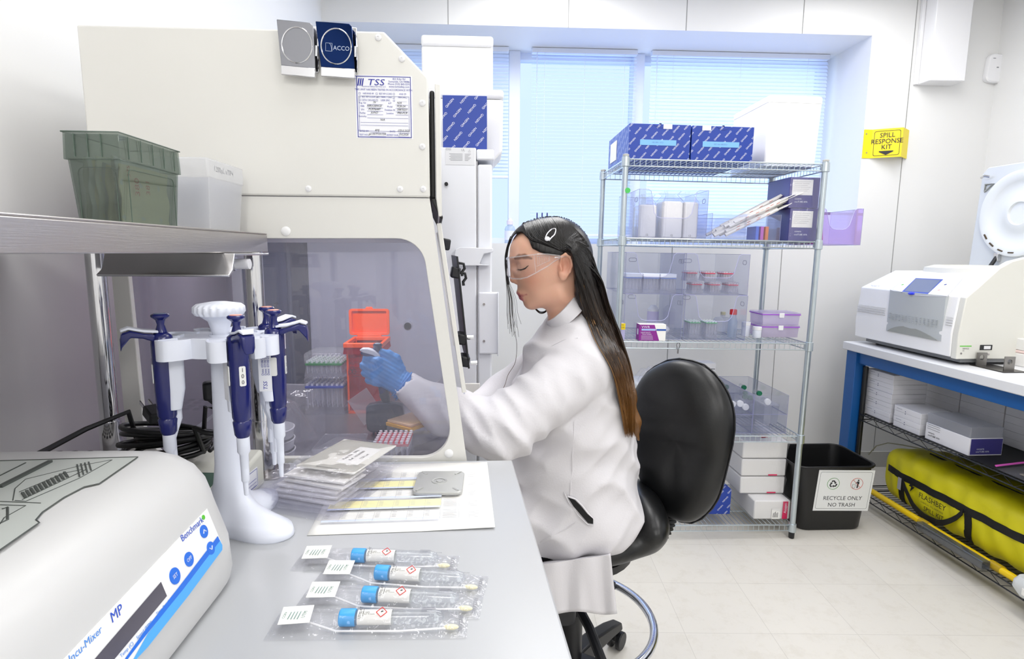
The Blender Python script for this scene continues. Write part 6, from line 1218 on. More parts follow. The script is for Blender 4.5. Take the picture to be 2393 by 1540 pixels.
# yellow pole and clear tube, instrument at the corner
a, b = TLo(2035, 1142, .085), TLo(2395, 1345, .075); Mq = TM; z0_ = zLo+.020
t = thing('mop_pole', 'yellow telescopic pole lying in front of the yellow bag', 'pole', M=TM @ T(a[0], .09, z0_)); xe = b[0]+.05
m = MB(TM); m.cyl((a[0]-.02, .085, z0_), (xe, .078, z0_), .0145, n=20); m.build('pole', mat('pole_yellow', '#f2cc10', .35), t)
for x in (TLo(2160, 1225, .08)[0], TLo(2330, 1318, .08)[0]): m = MB(TM); m.cyl((x-.025, .082, z0_), (x+.025, .082, z0_), .0175, n=20); m.build('sleeve', mat('pole_sleeve', '#b99a1a', .4), t)
xa, xb = TLo(2150, 1235, .045)[0], TLo(2305, 1325, .045)[0]; t = thing('clear_tube', 'square grey-clear plastic tube lying on the low wire shelf edge', 'tube', M=TM @ T(xa, .05, zLo+.003)); m = MB(TM); m.frame(rrect(.036, .036, .006, 3, .042, zLo+.0235), rrect(.031, .031, .005, 3, .042, zLo+.0235), xa, xb, 'x'); m.v = [Vector(p) for p in m.v]; m.build('tube_body', clear('smoke_clear', '#c9ccd2', .25, '#a6a9ac', gloss=.15), t)
q = TLo(2380, 1345, .0); Mq = TM @ T(q[0]+.05, .075, zLo+.004); t = thing('instrument_case', 'pale grey instrument with green panel at the bottom right picture edge', 'laboratory instrument', M=Mq); m = MB(Mq); m.loft([[(p[0], p[1], z) for p in rrect(.16*s_, .15*s_, .02, 4)] for z, s_ in ((0, .8), (.03, 1), (.055, .98), (.075, .86))]); m.build('housing', mat('instrument_pale', '#d9dcde', .4), t); MB(Mq).box(-.05, .03, -.04, .03, .0751, .077).build('green_panel', mat('panel_green', '#6b9a3c', .4), t); MB(Mq).box(-.03, .0, -.0765, -.0745, .02, .045).build('label', PAPER, t)
# recycling bin
BINB = mat('bin_black', '#0d0d0e', .4)
bq = PZ(1925, 1242, 0); f0_ = PZ(1860, 1228, 0); Y0 = bq[1]; 
zr = PY(1990, 1090, Y0-.02)[2]
xl, xr = PY(1859, 1240, Y0+.03)[0], PY(2019, 1240, Y0+.0)[0]; tl2, tr2 = PY(1864, 1088, Y0-.02)[0], PY(2053, 1085, Y0-.02)[0]
Yb2 = Y0+.24; cxb, cxt = (xl+xr)/2, (tl2+tr2)/2; zr2 = zr
t = thing('recycling_bin', 'black open-top recycling bin with white recycle sign standing on the floor', 'bin', (cxb, Y0+.13, 0))
wb0, wt0 = (xr-xl)*1.0, (tr2-tl2); 
def brr(w_, d_, z, cx_, r_=.05): return [(a_, b_, z) for a_, b_ in rrect(w_, d_, r_, 6, cx_, Y0+.13)]
MB().loft([brr(wb0*.96, .23, .0005, cxb), brr(wb0, .245, .012, cxb), brr(wt0*.97, .30, zr2-.012, cxt), brr(wt0, .315, zr2-.010, cxt), brr(wt0*1.01, .32, zr2, cxt), brr(wt0*.96, .305, zr2, cxt), brr(wb0*.94, .22, .012, cxb)]).build('bin_body', BINB, t, smooth=40)
MB().tube(brr(wt0*1.0, .318, zr2, cxt), .0045, 8, closed=True).build('rim', BINB, t)
# sign on the front face, following its slant
A = Vector((cxb, Y0+.13-.245/2, .012)); B = Vector((cxt, Y0+.13-.15, zr2-.012)); yd = (B-A).normalized(); N3 = np.array(Vector((1, 0, 0)).cross(yd)); N3 = N3*(1 if N3[1] < 0 else -1); P3 = np.array(A)+N3*.0012
sg = [onplane(u, v, P3, N3) for u, v in ((1914, 1098), (2045, 1099), (2029, 1194), (1899, 1193))]
xw_ = np.linalg.norm(sg[1]-sg[0]); yh_ = np.linalg.norm(sg[0]-sg[3]); cc_ = sum(sg)/4; xd = tuple(sg[1]-sg[0]); ydd = tuple(sg[0]-sg[3]); f_ = frame(tuple(cc_), xd, ydd)
so = MB(f_).box(-xw_/2, xw_/2, -yh_/2, yh_/2, -.0006, .0004).build('sign', mat('sign_white', '#eef0f0', .4), t)
m = MB(f_); m.frame(rrect(xw_*.93, yh_*.9, .008), rrect(xw_*.93-.002, yh_*.9-.002, .007), .0005, .0008, 'z'); m.text('RECYCLE ONLY', (0, -yh_*.19, .0008), X, (0, 1, 0), .029, .93); m.text('NO TRASH', (0, -yh_*.355, .0008), X, (0, 1, 0), .029, .95)
cr, cy2 = (-xw_*.21, yh_*.17), (xw_*.21, yh_*.17)
for k in range(3):   # recycling arrows
    Mr = T(cr[0], cr[1]-.002, .0008) @ RZ(120*k); m.add([(x*.0023, y*.0023, 0) for x, y in ((-3.2, 8.2), (2.0, 8.2), (4.6, 4.2), (6.2, 5.2), (5.2, .6), (.8, 1.8), (2.3, 2.8), (.4, 5.6), (-1.2, 5.6), (-2.2, 4), (-4.6, 5.6))], [(0, 1, 7, 8, 9, 10), (1, 2, 6, 7), (2, 3, 4, 5, 6)], Mr)
Mr = T(cy2[0], cy2[1], .0008); m.ball((.006, .018, 0), .0042, .0042, .0004, 6, M=Mr); m.add([(x*.001, y*.001, 0) for x, y in ((1, 12), (11, 12), (12, -2), (9, -2), (9, 8), (9, -22), (6, -22), (6, -4), (5, -22), (1, -22), (2, 6), (-6, 0), (-7, 3))], [(0, 10, 11, 12), (0, 1, 4, 10), (1, 2, 3, 4), (10, 4, 5, 6, 7), (10, 7, 8, 9)], Mr)
m.tube([(cy2[0]-.020, cy2[1]-.004, .0008), (cy2[0]-.018, cy2[1]-.022, .0008), (cy2[0]-.007, cy2[1]-.022, .0008), (cy2[0]-.005, cy2[1]-.004, .0008)], .0007, 4, closed=True); m.build('sign_print', INK, so, smooth=0)
for (c_, mt_, nm) in ((cr, mat('ring_green', '#4f9a3f', .4), 'green_ring'), (cy2, mat('ring_red', '#d0503c', .4), 'red_ring')):
    m = MB(f_); m.tube([(c_[0]+.029*math.cos(a*math.pi/24), c_[1]+.029*math.sin(a*math.pi/24), .001) for a in range(48)], .0009, 5, closed=True)
    if nm == 'red_ring': m.tube([(c_[0]-.020, c_[1]+.020, .001), (c_[0]+.020, c_[1]-.020, .001)], .0009, 5)
    m.build(nm, mt_, so)
# wall things
s0_, s1_, s2_ = PY(2018, 370, YB-.004), PY(2111, 291, YB-.004), PY(2020, 303, YB-.004)
YS = mat('sign_yellow', '#f3dc12', .45)
t = thing('wall_sign', 'yellow projecting SPILL RESPONSE KIT sign on the back wall', 'sign', (s0_[0], YB, (s0_[2]+s1_[2])/2))
zt_, zb_2 = PY(2020, 303, YB)[2], PY(2018, 370, YB)[2]
xf0, xf1 = PY(2018, 330, YB-.004)[0], PY(2037, 330, YB-.004)[0]
MB().box(xf0, xf1, YB-.004, YB-.0005, zb_2, zt_).build('mounting_flange', YS, t)
# tilted face from the flange out to the apex
N_ = None; ax_ = PY(2108, 330, YB-.075)[0]
MB().prism([(xf1, YB-.004), (ax_, YB-.077), (ax_, YB-.073), (xf1, YB-.001)], zb_2, zt_, 'z').build('sign_face', YS, t)
MB().prism([(ax_, YB-.077), (ax_+.09, YB-.004), (ax_+.09, YB-.001), (ax_, YB-.073)], zb_2, zt_, 'z').build('sign_rear_face', YS, t)
xd = (ax_-xf1, -.073, 0); cc_ = ((ax_+xf1)/2, YB-.0415, (zt_+zb_2)/2); ww, hh_ = math.hypot(xd[0], .073), zt_-zb_2; f_ = frame(cc_, xd, Z)
m = MB(f_); m.frame(rrect(ww*.86, hh_*.86, .01), rrect(ww*.86-.004, hh_*.86-.004, .009), .0012, .0016, 'z')
for s_, y in (('SPILL', .27), ('RESPONSE', .06), ('KIT', -.14)): m.text(s_, (0, hh_*y, .0018), X, (0, 1, 0), .037, .92)
m.add([(-.035, -hh_*.30, .0018), (-.035, -hh_*.27, .0018), (.035, -hh_*.27, .0018), (.035, -hh_*.30, .0018), (0, -hh_*.41, .0018)], [(0, 1, 2, 3), (0, 3, 4)]); m.build('lettering', INK, t, smooth=0)
for v in (313, 357): q = PY(2025, v, YB-.005); MB().cyl((q[0], YB-.006, q[2]), (q[0], YB-.004, q[2]), .004, n=10).build('screw', STEEL, t)
a, b = PY(2173, 190, YB-.09), PY(2252, 190, YB-.09); zd = PY(2210, 190, YB-.09)[2]
t = thing('duct_cover', 'white vertical boxed duct cover on the upper back wall', 'duct', (a[0], YB, zd)); MB().box(a[0]-.01, b[0], YB-.10, YB-.0005, zd, CEIL-.001).build('cover', WHT, t, bev=.004); MB().box(a[0]-.03, a[0]-.011, YB-.02, YB-.0005, zd+.002, CEIL-.001).build('flange', WHT, t, bev=.002)
q = PY(2327, 160, YB-.02); t = thing('wall_sensor', 'white rounded plastic sensor high on the back wall near the corner', 'sensor', (q[0], YB, q[2])); m = MB(T(q[0]-.0, 0, q[2]) @ RY(5)); m.loft([[(a_, y, b_) for a_, b_ in rrect(.105*s_, .155*s_, .03, 6)] for y, s_ in ((YB-.001, 1), (YB-.024, 1), (YB-.03, .93))]); m.build('case', WHTWALL if False else WHT, t); m = MB(T(q[0], 0, q[2])); m.box(-.03, -.015, YB-.031, YB-.0301, .05, .054); m.box(-.004, .008, YB-.031, YB-.0301, .0, .006); m.build('indicator', mat('indicator_grey', '#8e9094', .5), t)
# ------------------------------------------------------------------ the seated person (surfaces grown from smooth distance fields)
def smin(a, b, k): h = np.clip(.5+.5*(b-a)/k, 0, 1); return b+(a-b)*h-k*h*(1-h)
def smax(a, b, k): return -smin(-a, -b, k)
def ell(P, c, r, rot=None):
    q = P-np.array(c)
    if rot is not None: q = q @ np.array(rot)
    r = np.array(r); k0 = np.sqrt(((q/r)**2).sum(-1))+1e-9; k1 = np.sqrt(((q/(r*r))**2).sum(-1))+1e-9; return k0*(k0-1)/k1
def cap(P, a, b, ra, rb):
    a = np.array(a); b = np.array(b); ab = b-a; h = np.clip(((P-a)@ab)/(ab@ab), 0, 1); return np.sqrt(((P-a-h[..., None]*ab)**2).sum(-1))-(ra+(rb-ra)*h)
def chain(P, pts, rs, k=.01):
    d = None
    for i in range(len(pts)-1):
        e = cap(P, pts[i], pts[i+1], rs[i], rs[i+1]); d = e if d is None else smin(d, e, k)
    return d
def nets(fn, lo, hi, h):
    ax = [np.arange(lo[i], hi[i]+h, h) for i in range(3)]; X_, Y_, Z_ = np.meshgrid(*ax, indexing='ij'); P = np.stack([X_, Y_, Z_], -1); V = fn(P)
    n = V.shape; s = V < 0; idx = -np.ones((n[0]-1, n[1]-1, n[2]-1), int)
    acc = np.zeros(idx.shape+(3,)); cnt = np.zeros(idx.shape)
    for d in range(3):
        a = [slice(None)]*3; b = [slice(None)]*3; a[d] = slice(0, -1); b[d] = slice(1, None)
        va, vb = V[tuple(a)], V[tuple(b)]; cr = (va < 0) != (vb < 0); t_ = np.where(cr, va/(va-vb+1e-12), 0)
        pt = P[tuple(a)]+t_[..., None]*(P[tuple(b)]-P[tuple(a)])
        o1, o2 = [i for i in range(3) if i != d]
        for e1 in (0, 1):
            for e2 in (0, 1):
                sl = [None]*3; sl[d] = slice(None); sl[o1] = slice(e1, e1+n[o1]-1); sl[o2] = slice(e2, e2+n[o2]-1); sl = tuple(sl)
                c_ = cr[sl]; acc += np.where(c_[..., None], pt[sl], 0); cnt += c_
    m = cnt > 0; idx[m] = np.arange(m.sum()); verts = acc[m]/cnt[m][:, None]; faces = []
    for d in range(3):
        o1, o2 = [i for i in range(3) if i != d]
        a = [slice(None)]*3; b = [slice(None)]*3; a[d] = slice(0, -1); b[d] = slice(1, None)
        cr = s[tuple(a)] != s[tuple(b)]; I = np.argwhere(cr)
        I = I[(I[:, o1] > 0) & (I[:, o2] > 0) & (I[:, o1] < n[o1]-1) & (I[:, o2] < n[o2]-1)]
        if not len(I): continue
        def g(e1, e2): J = I.copy(); J[:, o1] -= e1; J[:, o2] -= e2; return idx[J[:, 0], J[:, 1], J[:, 2]]
        q = np.stack([g(1, 1), g(0, 1), g(0, 0), g(1, 0)], 1); sg = s[tuple(a)][I[:, 0], I[:, 1], I[:, 2]]
        if d == 1: sg = ~sg
        q[~sg] = q[~sg][:, ::-1]; faces.append(q)
    return verts, np.concatenate(faces)
def netobj(name, fn, lo, hi, h, m, parent, cols=None, smooth_it=0, M=None):
    v, f = nets(fn, lo, hi, h); base = MW[parent.name] if parent is not None else (M or I4); inv = np.array(base.inverted()); vv = v @ inv[:3, :3].T+inv[:3, 3]
    me = bpy.data.meshes.new(name); me.from_pydata(vv.tolist(), [], f.tolist()); me.update(); me.polygons.foreach_set('use_smooth', [True]*len(me.polygons)); me.materials.append(m)
    if cols is not None:
        at = me.color_attributes.new('Col', 'FLOAT_COLOR', 'POINT'); c = cols(v); at.data.foreach_set('color', np.concatenate([c, np.ones((len(c), 1))], 1).astype(np.float32).ravel())
    o = bpy.data.objects.new(name, me); C.objects.link(o)
    if parent is not None: o.parent = parent; MW[o.name] = MW[parent.name]
    else: o.matrix_world = base; MW[o.name] = base
    if smooth_it:
        q = o.modifiers.new('sm', 'SMOOTH'); q.factor = .5; q.iterations = smooth_it
    o['_v'] = 0; del o['_v']
    return o, v, f
YH = 1.42
def Hm(u, v, dy=0): p = PY(u, v, YH); return np.array([p[0], p[1]+dy, p[2]])
def Hy(u, v, dy): return np.array(PY(u, v, YH+dy))
def mir(p): return np.array([p[0], 2*YH-p[1], p[2]])
def prjv(P):
    d = P-EYE; w_ = d@_fw; return 1196.5+F*(d@_R)/w_, 770-F*(d@_U)/w_
def fold(P):  # mirror the far half on to the near half
    Q = P.copy(); Q[..., 1] = YH-np.abs(P[..., 1]-YH); return Q
SEAT = Hm(1400, 1290)
t = PERSON = thing('person', 'person in white lab coat, blue gloves and clear goggles sitting at the hood', 'person', (SEAT[0], 1.44, .60))
# --- head and neck
ear_c = Hy(1322, 622, -.074)
def headf(P):
    Q = fold(P)
    d = ell(P, Hm(1292, 604), (.092, .074, .094))
    d = smin(d, ell(P, Hm(1246, 588), (.057, .060, .058)), .03)
    d = smin(d, ell(P, Hm(1254, 638), (.052, .058, .062)), .03)
    d = smin(d, ell(P, Hm(1270, 680), (.044, .047, .036)), .025)
    d = smin(d, cap(Q, Hm(1302, 682, -.044), Hm(1244, 705, -.012), .018, .016), .02)
    d = smin(d, ell(P, Hm(1241, 707), (.0185, .020, .0165)), .012)
    d = smin(d, ell(P, Hm(1231, 682), (.024, .026, .020)), .012)
    d = smin(d, cap(P, Hm(1203, 606), Hm(1203, 630), .008, .0085), .012)
    d = smin(d, cap(P, Hm(1203, 630), Hm(1200, 653), .0085, .0092), .008)
    d = smin(d, ell(Q, Hm(1209, 658, -.009), (.0085, .0075, .0068)), .006)
    d = smin(d, chain(Q, [Hm(1213, 684, 0), Hm(1216, 685, -.010), Hm(1229, 688, -.021)], [.0068, .0060, .0025], .003), .004)
    d = smin(d, chain(Q, [Hm(1219, 695, 0), Hm(1222, 695, -.010), Hm(1232, 691, -.020)], [.0072, .0064, .0025], .003), .004)
    d = smax(d, -chain(Q, [Hm(1206, 689.5, 0), Hm(1214, 689.5, -.010), Hm(1232, 689, -.022)], [.0010, .0010, .0008]), .003)
    d = smax(d, -ell(Q, Hm(1200, 622, -.033), (.013, .016, .011)), .012)
    d = smin(d, ell(Q, Hm(1221, 622, -.030), (.0145, .0150, .0125)), .005)
    d = smin(d, cap(Q, Hm(1200, 602, -.012), Hm(1214, 601, -.042), .006, .005), .012)
    d = smax(d, -ell(Q, Hm(1207, 666, -.006), (.003, .0035, .0028)), .002)
    d = smin(d, chain(P, [Hm(1322, 680), Hm(1330, 740), Hm(1352, 800)], [.048, .049, .062], .02), .03)
    # ear: folded helix, lobe and hollow
    e = ell(Q, ear_c, (.0165, .0065, .0320), rot=np.array(((.985, 0, .17), (0, 1, 0), (-.17, 0, .985))))
    e = smin(e, ell(Q, Hy(1316, 644, -.074), (.0085, .006, .0105)), .008)
    hel = chain(Q, [Hy(1311, 612, -.078), Hy(1312, 600, -.081), Hy(1322, 594, -.083), Hy(1333, 601, -.085), Hy(1337, 618, -.085), Hy(1332, 634, -.082), Hy(1323, 646, -.079)], [.0025, .0032, .0035, .0038, .0035, .003, .003], .004)
    e = smin(e, hel, .003); e = smax(e, -chain(Q, [Hy(1319, 608, -.0835), Hy(1321, 620, -.0835), Hy(1317, 631, -.083)], [.0060, .0080, .0060]), .003)
    e = smin(e, cap(Q, Hy(1310, 622, -.078), Hy(1312, 630, -.079), .0035, .003), .003)
    return smin(d, e, .005)
def march(f, u, v, t0=1.15, t1=1.75):
    d = ray(u, v); tt = np.linspace(t0, t1, 600); P = EYE+tt[:, None]*d[None, :]; V = f(P); k = np.argmax(V < 0); return P[k]
BRW = [march(headf, u, v) for u, v in ((1203, 604), (1212, 600), (1226, 599), (1242, 604))]; LCN = march(headf, 1231, 688)
lipU = [Hm(1213, 685, 0), Hm(1216, 686, -.010), Hm(1229, 688, -.020)]; lipL = [Hm(1218, 695, 0), Hm(1222, 695, -.010), Hm(1231, 691, -.018)]
def headcol(v):
    Q = fold(v); base = np.array(lin('#dfae95')[:3]); lip = np.array(lin('#b8666a')[:3]); brow = np.array(lin('#6b4a3c')[:3]); rose = np.array(lin('#cf8870')[:3])
    c = np.tile(base, (len(v), 1))
    def mixin(d, r0, r1, col, amt=1):
        w_ = (np.clip((r1-d)/(r1-r0), 0, 1)*amt)[:, None]; return c*(1-w_)+col*w_
    dm = Hm(1240, 650, -.05); c = mixin(np.linalg.norm(Q-dm, axis=1), .01, .035, rose, .45)
    c = mixin(np.linalg.norm(Q-Hm(1198, 655, 0), axis=1), .004, .016, rose, .35); c = mixin(np.linalg.norm(Q-ear_c, axis=1), .012, .035, rose, .5)
    c = mixin(chain(Q, lipU, [.0065, .0060, .0026], .002), .0008, .003, lip); c = mixin(chain(Q, lipL, [.0070, .0064, .0028], .002), .0008, .003, lip)
    c = mixin(chain(Q, BRW, [.0016, .0026, .0024, .0008]), .0, .003, brow, .85); c = mixin(chain(Q, [Hm(1214, 689, -.006), Hy(1222, 689, -.016), LCN], [.004, .003, .0006]), .0, .0022, lip, .8)
    return c
SK = bpy.data.materials.new('skin'); SK.use_nodes = True; nt = SK.node_tree; p = nt.nodes['Principled BSDF']; ca = nt.nodes.new('ShaderNodeVertexColor'); ca.layer_name = 'Col'; nt.links.new(ca.outputs[0], p.inputs['Base Color'])
p.inputs['Roughness'].default_value = .42; p.inputs['Subsurface Weight'].default_value = .25; p.inputs['Subsurface Radius'].default_value = (.01, .004, .002); p.inputs['Subsurface Scale'].default_value = 1
tc = nt.nodes.new('ShaderNodeTexCoord'); n_ = nt.nodes.new('ShaderNodeTexNoise'); n_.inputs['Scale'].default_value = 350; b_ = nt.nodes.new('ShaderNodeBump'); b_.inputs['Strength'].default_value = .12; b_.inputs['Distance'].default_value = .001
nt.links.new(tc.outputs['Object'], n_.inputs['Vector']); nt.links.new(n_.outputs['Fac'], b_.inputs['Height']); nt.links.new(b_.outputs[0], p.inputs['Normal'])
lo, hi = Hm(1180, 800, -.095), Hm(1395, 505, .095); lo = np.minimum(lo, hi); hi = np.maximum(Hm(1180, 800, -.095), hi)
netobj('head_and_neck', headf, lo-.006, hi+.006, .0021, SK, t, headcol, 1)
m = MB()
for s_ in (0, 1):
    pts = [march(headf, u, v)-ray(u, v)*.0008 for u, v in ((1211, 629), (1218, 630.5), (1227, 627.5), (1235, 620.5))]
    pts = [mir(p) for p in pts] if s_ else pts; m.tube([tuple(p) for p in pts], [.0006, .0014, .0016, .0006], 6)
    for k in range(9):
        f_ = k/8; a = pts[min(2, int(f_*3))]; b = pts[min(3, int(f_*3)+1)]; q = a+(b-a)*(f_*3-int(f_*3) if f_ < 1 else 1); m.tube([tuple(q), tuple(q+np.array([-.003, (-.003 if not s_ else .003), -.002])), tuple(q+np.array([-.0055, (-.004 if not s_ else .004), -.002]))], [.0005, .0004, .0002], 4)
m.build('eyelashes', mat('lash_black', '#17110f', .6), t)
# --- coat
YT = 1.44
def Tm(u, v, y=YT): return np.array(PY(u, v, y))
SEC = [(690, 1318, 1352, .05), (715, 1302, 1372, .062), (745, 1284, 1388, .10), (775, 1255, 1408, .138), (800, 1238, 1422, .158), (829, 1218, 1437, .168), (870, 1208, 1450, .175), (905, 1199, 1460, .178), (960, 1192, 1472, .176), (1030, 1190, 1482, .174), (1100, 1196, 1488, .176), (1150, 1212, 1486, .18), (1185, 1225, 1476, .18), (1215, 1245, 1455, .17), (1240, 1270, 1425, .14)]
sz = np.array([Tm(1340, v)[2] for v, *_ in SEC])[::-1]; sf = np.array([Tm(f_, v)[0] for v, f_, b_, w_ in SEC])[::-1]; sb = np.array([Tm(b_, v)[0] for v, f_, b_, w_ in SEC])[::-1]; sw = np.array([w_ for *_, w_ in SEC])[::-1]
SHn, ELn, FAn, WRn = np.array(PY(1362, 862, 1.315)), np.array(PY(1172, 1004, 1.235)), np.array(PY(1046, 963, 1.27)), np.array(PY(958, 908, 1.315))
SHf, ELf, WRf = np.array([SHn[0], 1.60, SHn[2]]), np.array([ELn[0]+.02, 1.62, ELn[2]-.02]), np.array([PY(1066, 985, 1.50)[0], 1.50, PY(1066, 985, 1.50)[2]])
def wr(P, f, amp, sd_):
    r_ = np.random.RandomState(sd_); o_ = 0
    for i in range(4):
        k = np.array(f)*r_.uniform(.7, 1.3, 3)*(1 if i else 1.2)+r_.randn(3)*9; o_ = o_+np.sin(P@k+r_.uniform(0, 6)+1.5*np.sin(P@(r_.randn(3)*14)))
    return amp*(np.abs(o_)-1.2)*.6
def coatf(P):
    z = P[..., 2]; f_ = np.interp(z, sz, sf); b_ = np.interp(z, sz, sb); w_ = np.interp(z, sz, sw); xc, a = (f_+b_)/2, (b_-f_)/2
    d = (np.sqrt(((P[..., 0]-xc)/a)**2+((P[..., 1]-YT)/w_)**2)-1)*np.minimum(a, w_)*.95
    d = smax(d, z-sz[-1], .01); d = smax(d, sz[0]-z, .03)
    for y in (-.095, .095):
        d = smin(d, chain(P, [Tm(1415, 1182)+[0, y, 0], Tm(1300, 1194)+[0, y, 0], Tm(1180, 1192)+[0, y*.9, 0]], [.066, .076, .074], .02), .05)
    d = d+wr(P, (26, 6, 20), .0070, 5)+wr(P, (44, 10, -30), .0036, 15)
    arm = chain(P, [SHn, ELn], [.074, .068], .02); arm = smin(arm, chain(P, [ELn, FAn, WRn], [.068, .053, .036], .02), .03)
    ax_ = (ELn-SHn)/np.linalg.norm(ELn-SHn); el = np.exp(-(np.linalg.norm(P-ELn, axis=-1)/.11)**2)
    arm = arm+wr(P, (58, 14, 16), .0068, 8)*(.5+.7*el)+wr(P, (30, 10, 40), .0046, 28)+.0035*np.sin(((P-ELn)@ax_)*85+2.5*np.sin(P[..., 2]*26+P[..., 1]*20))*el
    far = chain(P, [SHf, ELf], [.072, .060], .02); far = smin(far, chain(P, [ELf, WRf], [.060, .038], .02), .03)
    d = smin(d, far, .02); d = smin(d, smax(chain(P, [SHn+[-.0, .08, .02], SHn+[.03, .03, .0]], [.07, .07], .02), -99, .01), .04)
    # lap fold ridges and the opening for the neck
    d = smin(d, arm, .010)
    d = smax(d, -chain(P, [Hm(1318, 690), Hm(1328, 730), Hm(1345, 790)], [.052, .050, .04], .01), .006)
    d = smax(d, -cap(P, WRn+(WRn-FAn)*.15, WRn+(WRn-FAn)*.5, .033, .033), .004)
    return d
CO = mat('coat_cotton', '#dad8dc', .85, bump=.12, bs=260)
lo = np.array([WRn[0]-.05, 1.13, Tm(1300, 1300)[2]-.02]); hi = np.array([Tm(1510, 1100)[0]+.02, 1.72, sz[-1]+.01])
ct_, cv, cf = netobj('lab_coat', coatf, lo, hi, .0062, CO, t, None, 1)
cb_v = BVHTree.FromPolygons([tuple(x) for x in cv], [tuple(int(i) for i in q) for q in cf])
def oncoat(u, v, off=.002):
    d = Vector(ray(u, v)).normalized(); loc, nor, _, _ = cb_v.ray_cast(Vector(EYE), d); return (np.array(loc)-np.array(d)*off) if loc is not None else np.array(PY(u, v, 1.26))
# --- hair
HL = np.array([(1150, 560), (1180, 572), (1190, 565), (1205, 547), (1220, 543), (1236, 560), (1243, 580), (1262, 590), (1278, 595), (1312, 598), (1322, 590), (1334, 596), (1341, 622), (1343, 650), (1347, 700), (1362, 735), (1400, 800), (1600, 1200)], float)
def hairf(P):
    Q = fold(P); u, v = prjv(Q); k = np.interp(u, HL[:, 0], HL[:, 1])
    d = ell(P, Hm(1294, 604), (.0985, .0835, .1020)); d = smin(d, ell(P, Hm(1247, 578), (.0625, .068, .0600)), .03)
    d = np.maximum(d, (v-k)*.0008)
    S_ = P.copy(); S_[..., 1] = YH+(P[..., 1]-YH+np.interp(-P[..., 2], [-1.20, -1.08, -.95], [0, .055, .090]))/np.interp(-P[..., 2], [-1.20, -1.05], [1.9, 1.5])
    lk = chain(S_, [Hm(1318, 600), Hm(1342, 650), Hm(1366, 700), Hm(1392, 760), Hm(1422, 830), Hm(1447, 900), Hm(1460, 960), Hm(1470, 1000)], [.055, .043, .035, .031, .024, .0165, .011, .004], .03)
    lk = np.maximum(lk, (np.interp(v, [500, 560, 600, 640, 690, 740, 790, 850, 930, 1100], [1250, 1330, 1337, 1342, 1343, 1362, 1392, 1422, 1440, 1450])-u)*.0008)
    d = smin(d, lk, .015)
    return d+.0008*np.sin(u*.5-v*.22)*np.clip((v-560)/80, 0, 1)
HM = bpy.data.materials.new('hair'); HM.use_nodes = True; nt = HM.node_tree; p = nt.nodes['Principled BSDF']; p.inputs['Roughness'].default_value = .36; p.inputs['Specular IOR Level'].default_value = .4
ge = nt.nodes.new('ShaderNodeNewGeometry'); sx = nt.nodes.new('ShaderNodeSeparateXYZ'); nt.links.new(ge.outputs['Position'], sx.inputs[0]); tc = nt.nodes.new('ShaderNodeTexCoord'); mp = nt.nodes.new('ShaderNodeMapping'); mp.inputs['Scale'].default_value = (170, 60, 9); mp.inputs['Rotation'].default_value = (0, math.radians(-20), 0)
n_ = nt.nodes.new('ShaderNodeTexNoise'); n_.inputs['Scale'].default_value = 1; n_.inputs['Detail'].default_value = 3; ma = nt.nodes.new('ShaderNodeMath'); ma.operation = 'MULTIPLY_ADD'; ma.inputs[1].default_value = .34
mr = nt.nodes.new('ShaderNodeMapRange'); mr.inputs[1].default_value = 1.30; mr.inputs[2].default_value = .86; nt.links.new(sx.outputs[2], mr.inputs[0])
nt.links.new(tc.outputs['Object'], mp.inputs[0]); nt.links.new(mp.outputs[0], n_.inputs['Vector']); nt.links.new(n_.outputs['Fac'], ma.inputs[0]); nt.links.new(mr.outputs[0], ma.inputs[2])
cr = nt.nodes.new('ShaderNodeValToRGB'); cr.color_ramp.elements[0].position = .22; cr.color_ramp.elements[0].color = lin('#0f0b0a'); cr.color_ramp.elements[1].position = 1.0; cr.color_ramp.elements[1].color = lin('#6a4722'); e_ = cr.color_ramp.elements.new(.62); e_.color = lin('#2b1d12')
nt.links.new(ma.outputs[0], cr.inputs[0]); nt.links.new(cr.outputs[0], p.inputs['Base Color']); b_ = nt.nodes.new('ShaderNodeBump'); b_.inputs['Strength'].default_value = .5; b_.inputs['Distance'].default_value = .002; nt.links.new(n_.outputs['Fac'], b_.inputs['Height']); nt.links.new(b_.outputs[0], p.inputs['Normal'])
lo = np.array([Hm(1175, 600)[0], YH-.13, Hm(1400, 1020)[2]]); hi = np.array([Hm(1500, 1000)[0], YH+.13, Hm(1300, 500)[2]])
ho, hv, hf_ = netobj('hair', hairf, lo, hi, .0040, HM, t, None, 2)
from mathutils.bvhtree import BVHTree
bv = BVHTree.FromPolygons([tuple(x) for x in hv], [tuple(int(i) for i in q) for q in hf_])
rs = np.random.RandomState(21); m = MB(); mgold = MB()
topo = [(1192, 560), (1205, 541), (1227, 521), (1255, 513), (1287, 507), (1305, 506), (1327, 516), (1351, 542), (1362, 562)]
def catmull(P, n):
    P = [np.array(p) for p in P]; P = [2*P[0]-P[1]]+P+[2*P[-1]-P[-2]]; out = []
    for i in range(1, len(P)-2):
        for k in range(n): t_ = k/n; out.append(.5*((2*P[i])+(-P[i-1]+P[i+1])*t_+(2*P[i-1]-5*P[i]+4*P[i+1]-P[i+2])*t_*t_+(-P[i-1]+3*P[i]-3*P[i+1]+P[i+2])*t_**3))
    out.append(P[-2]); return out
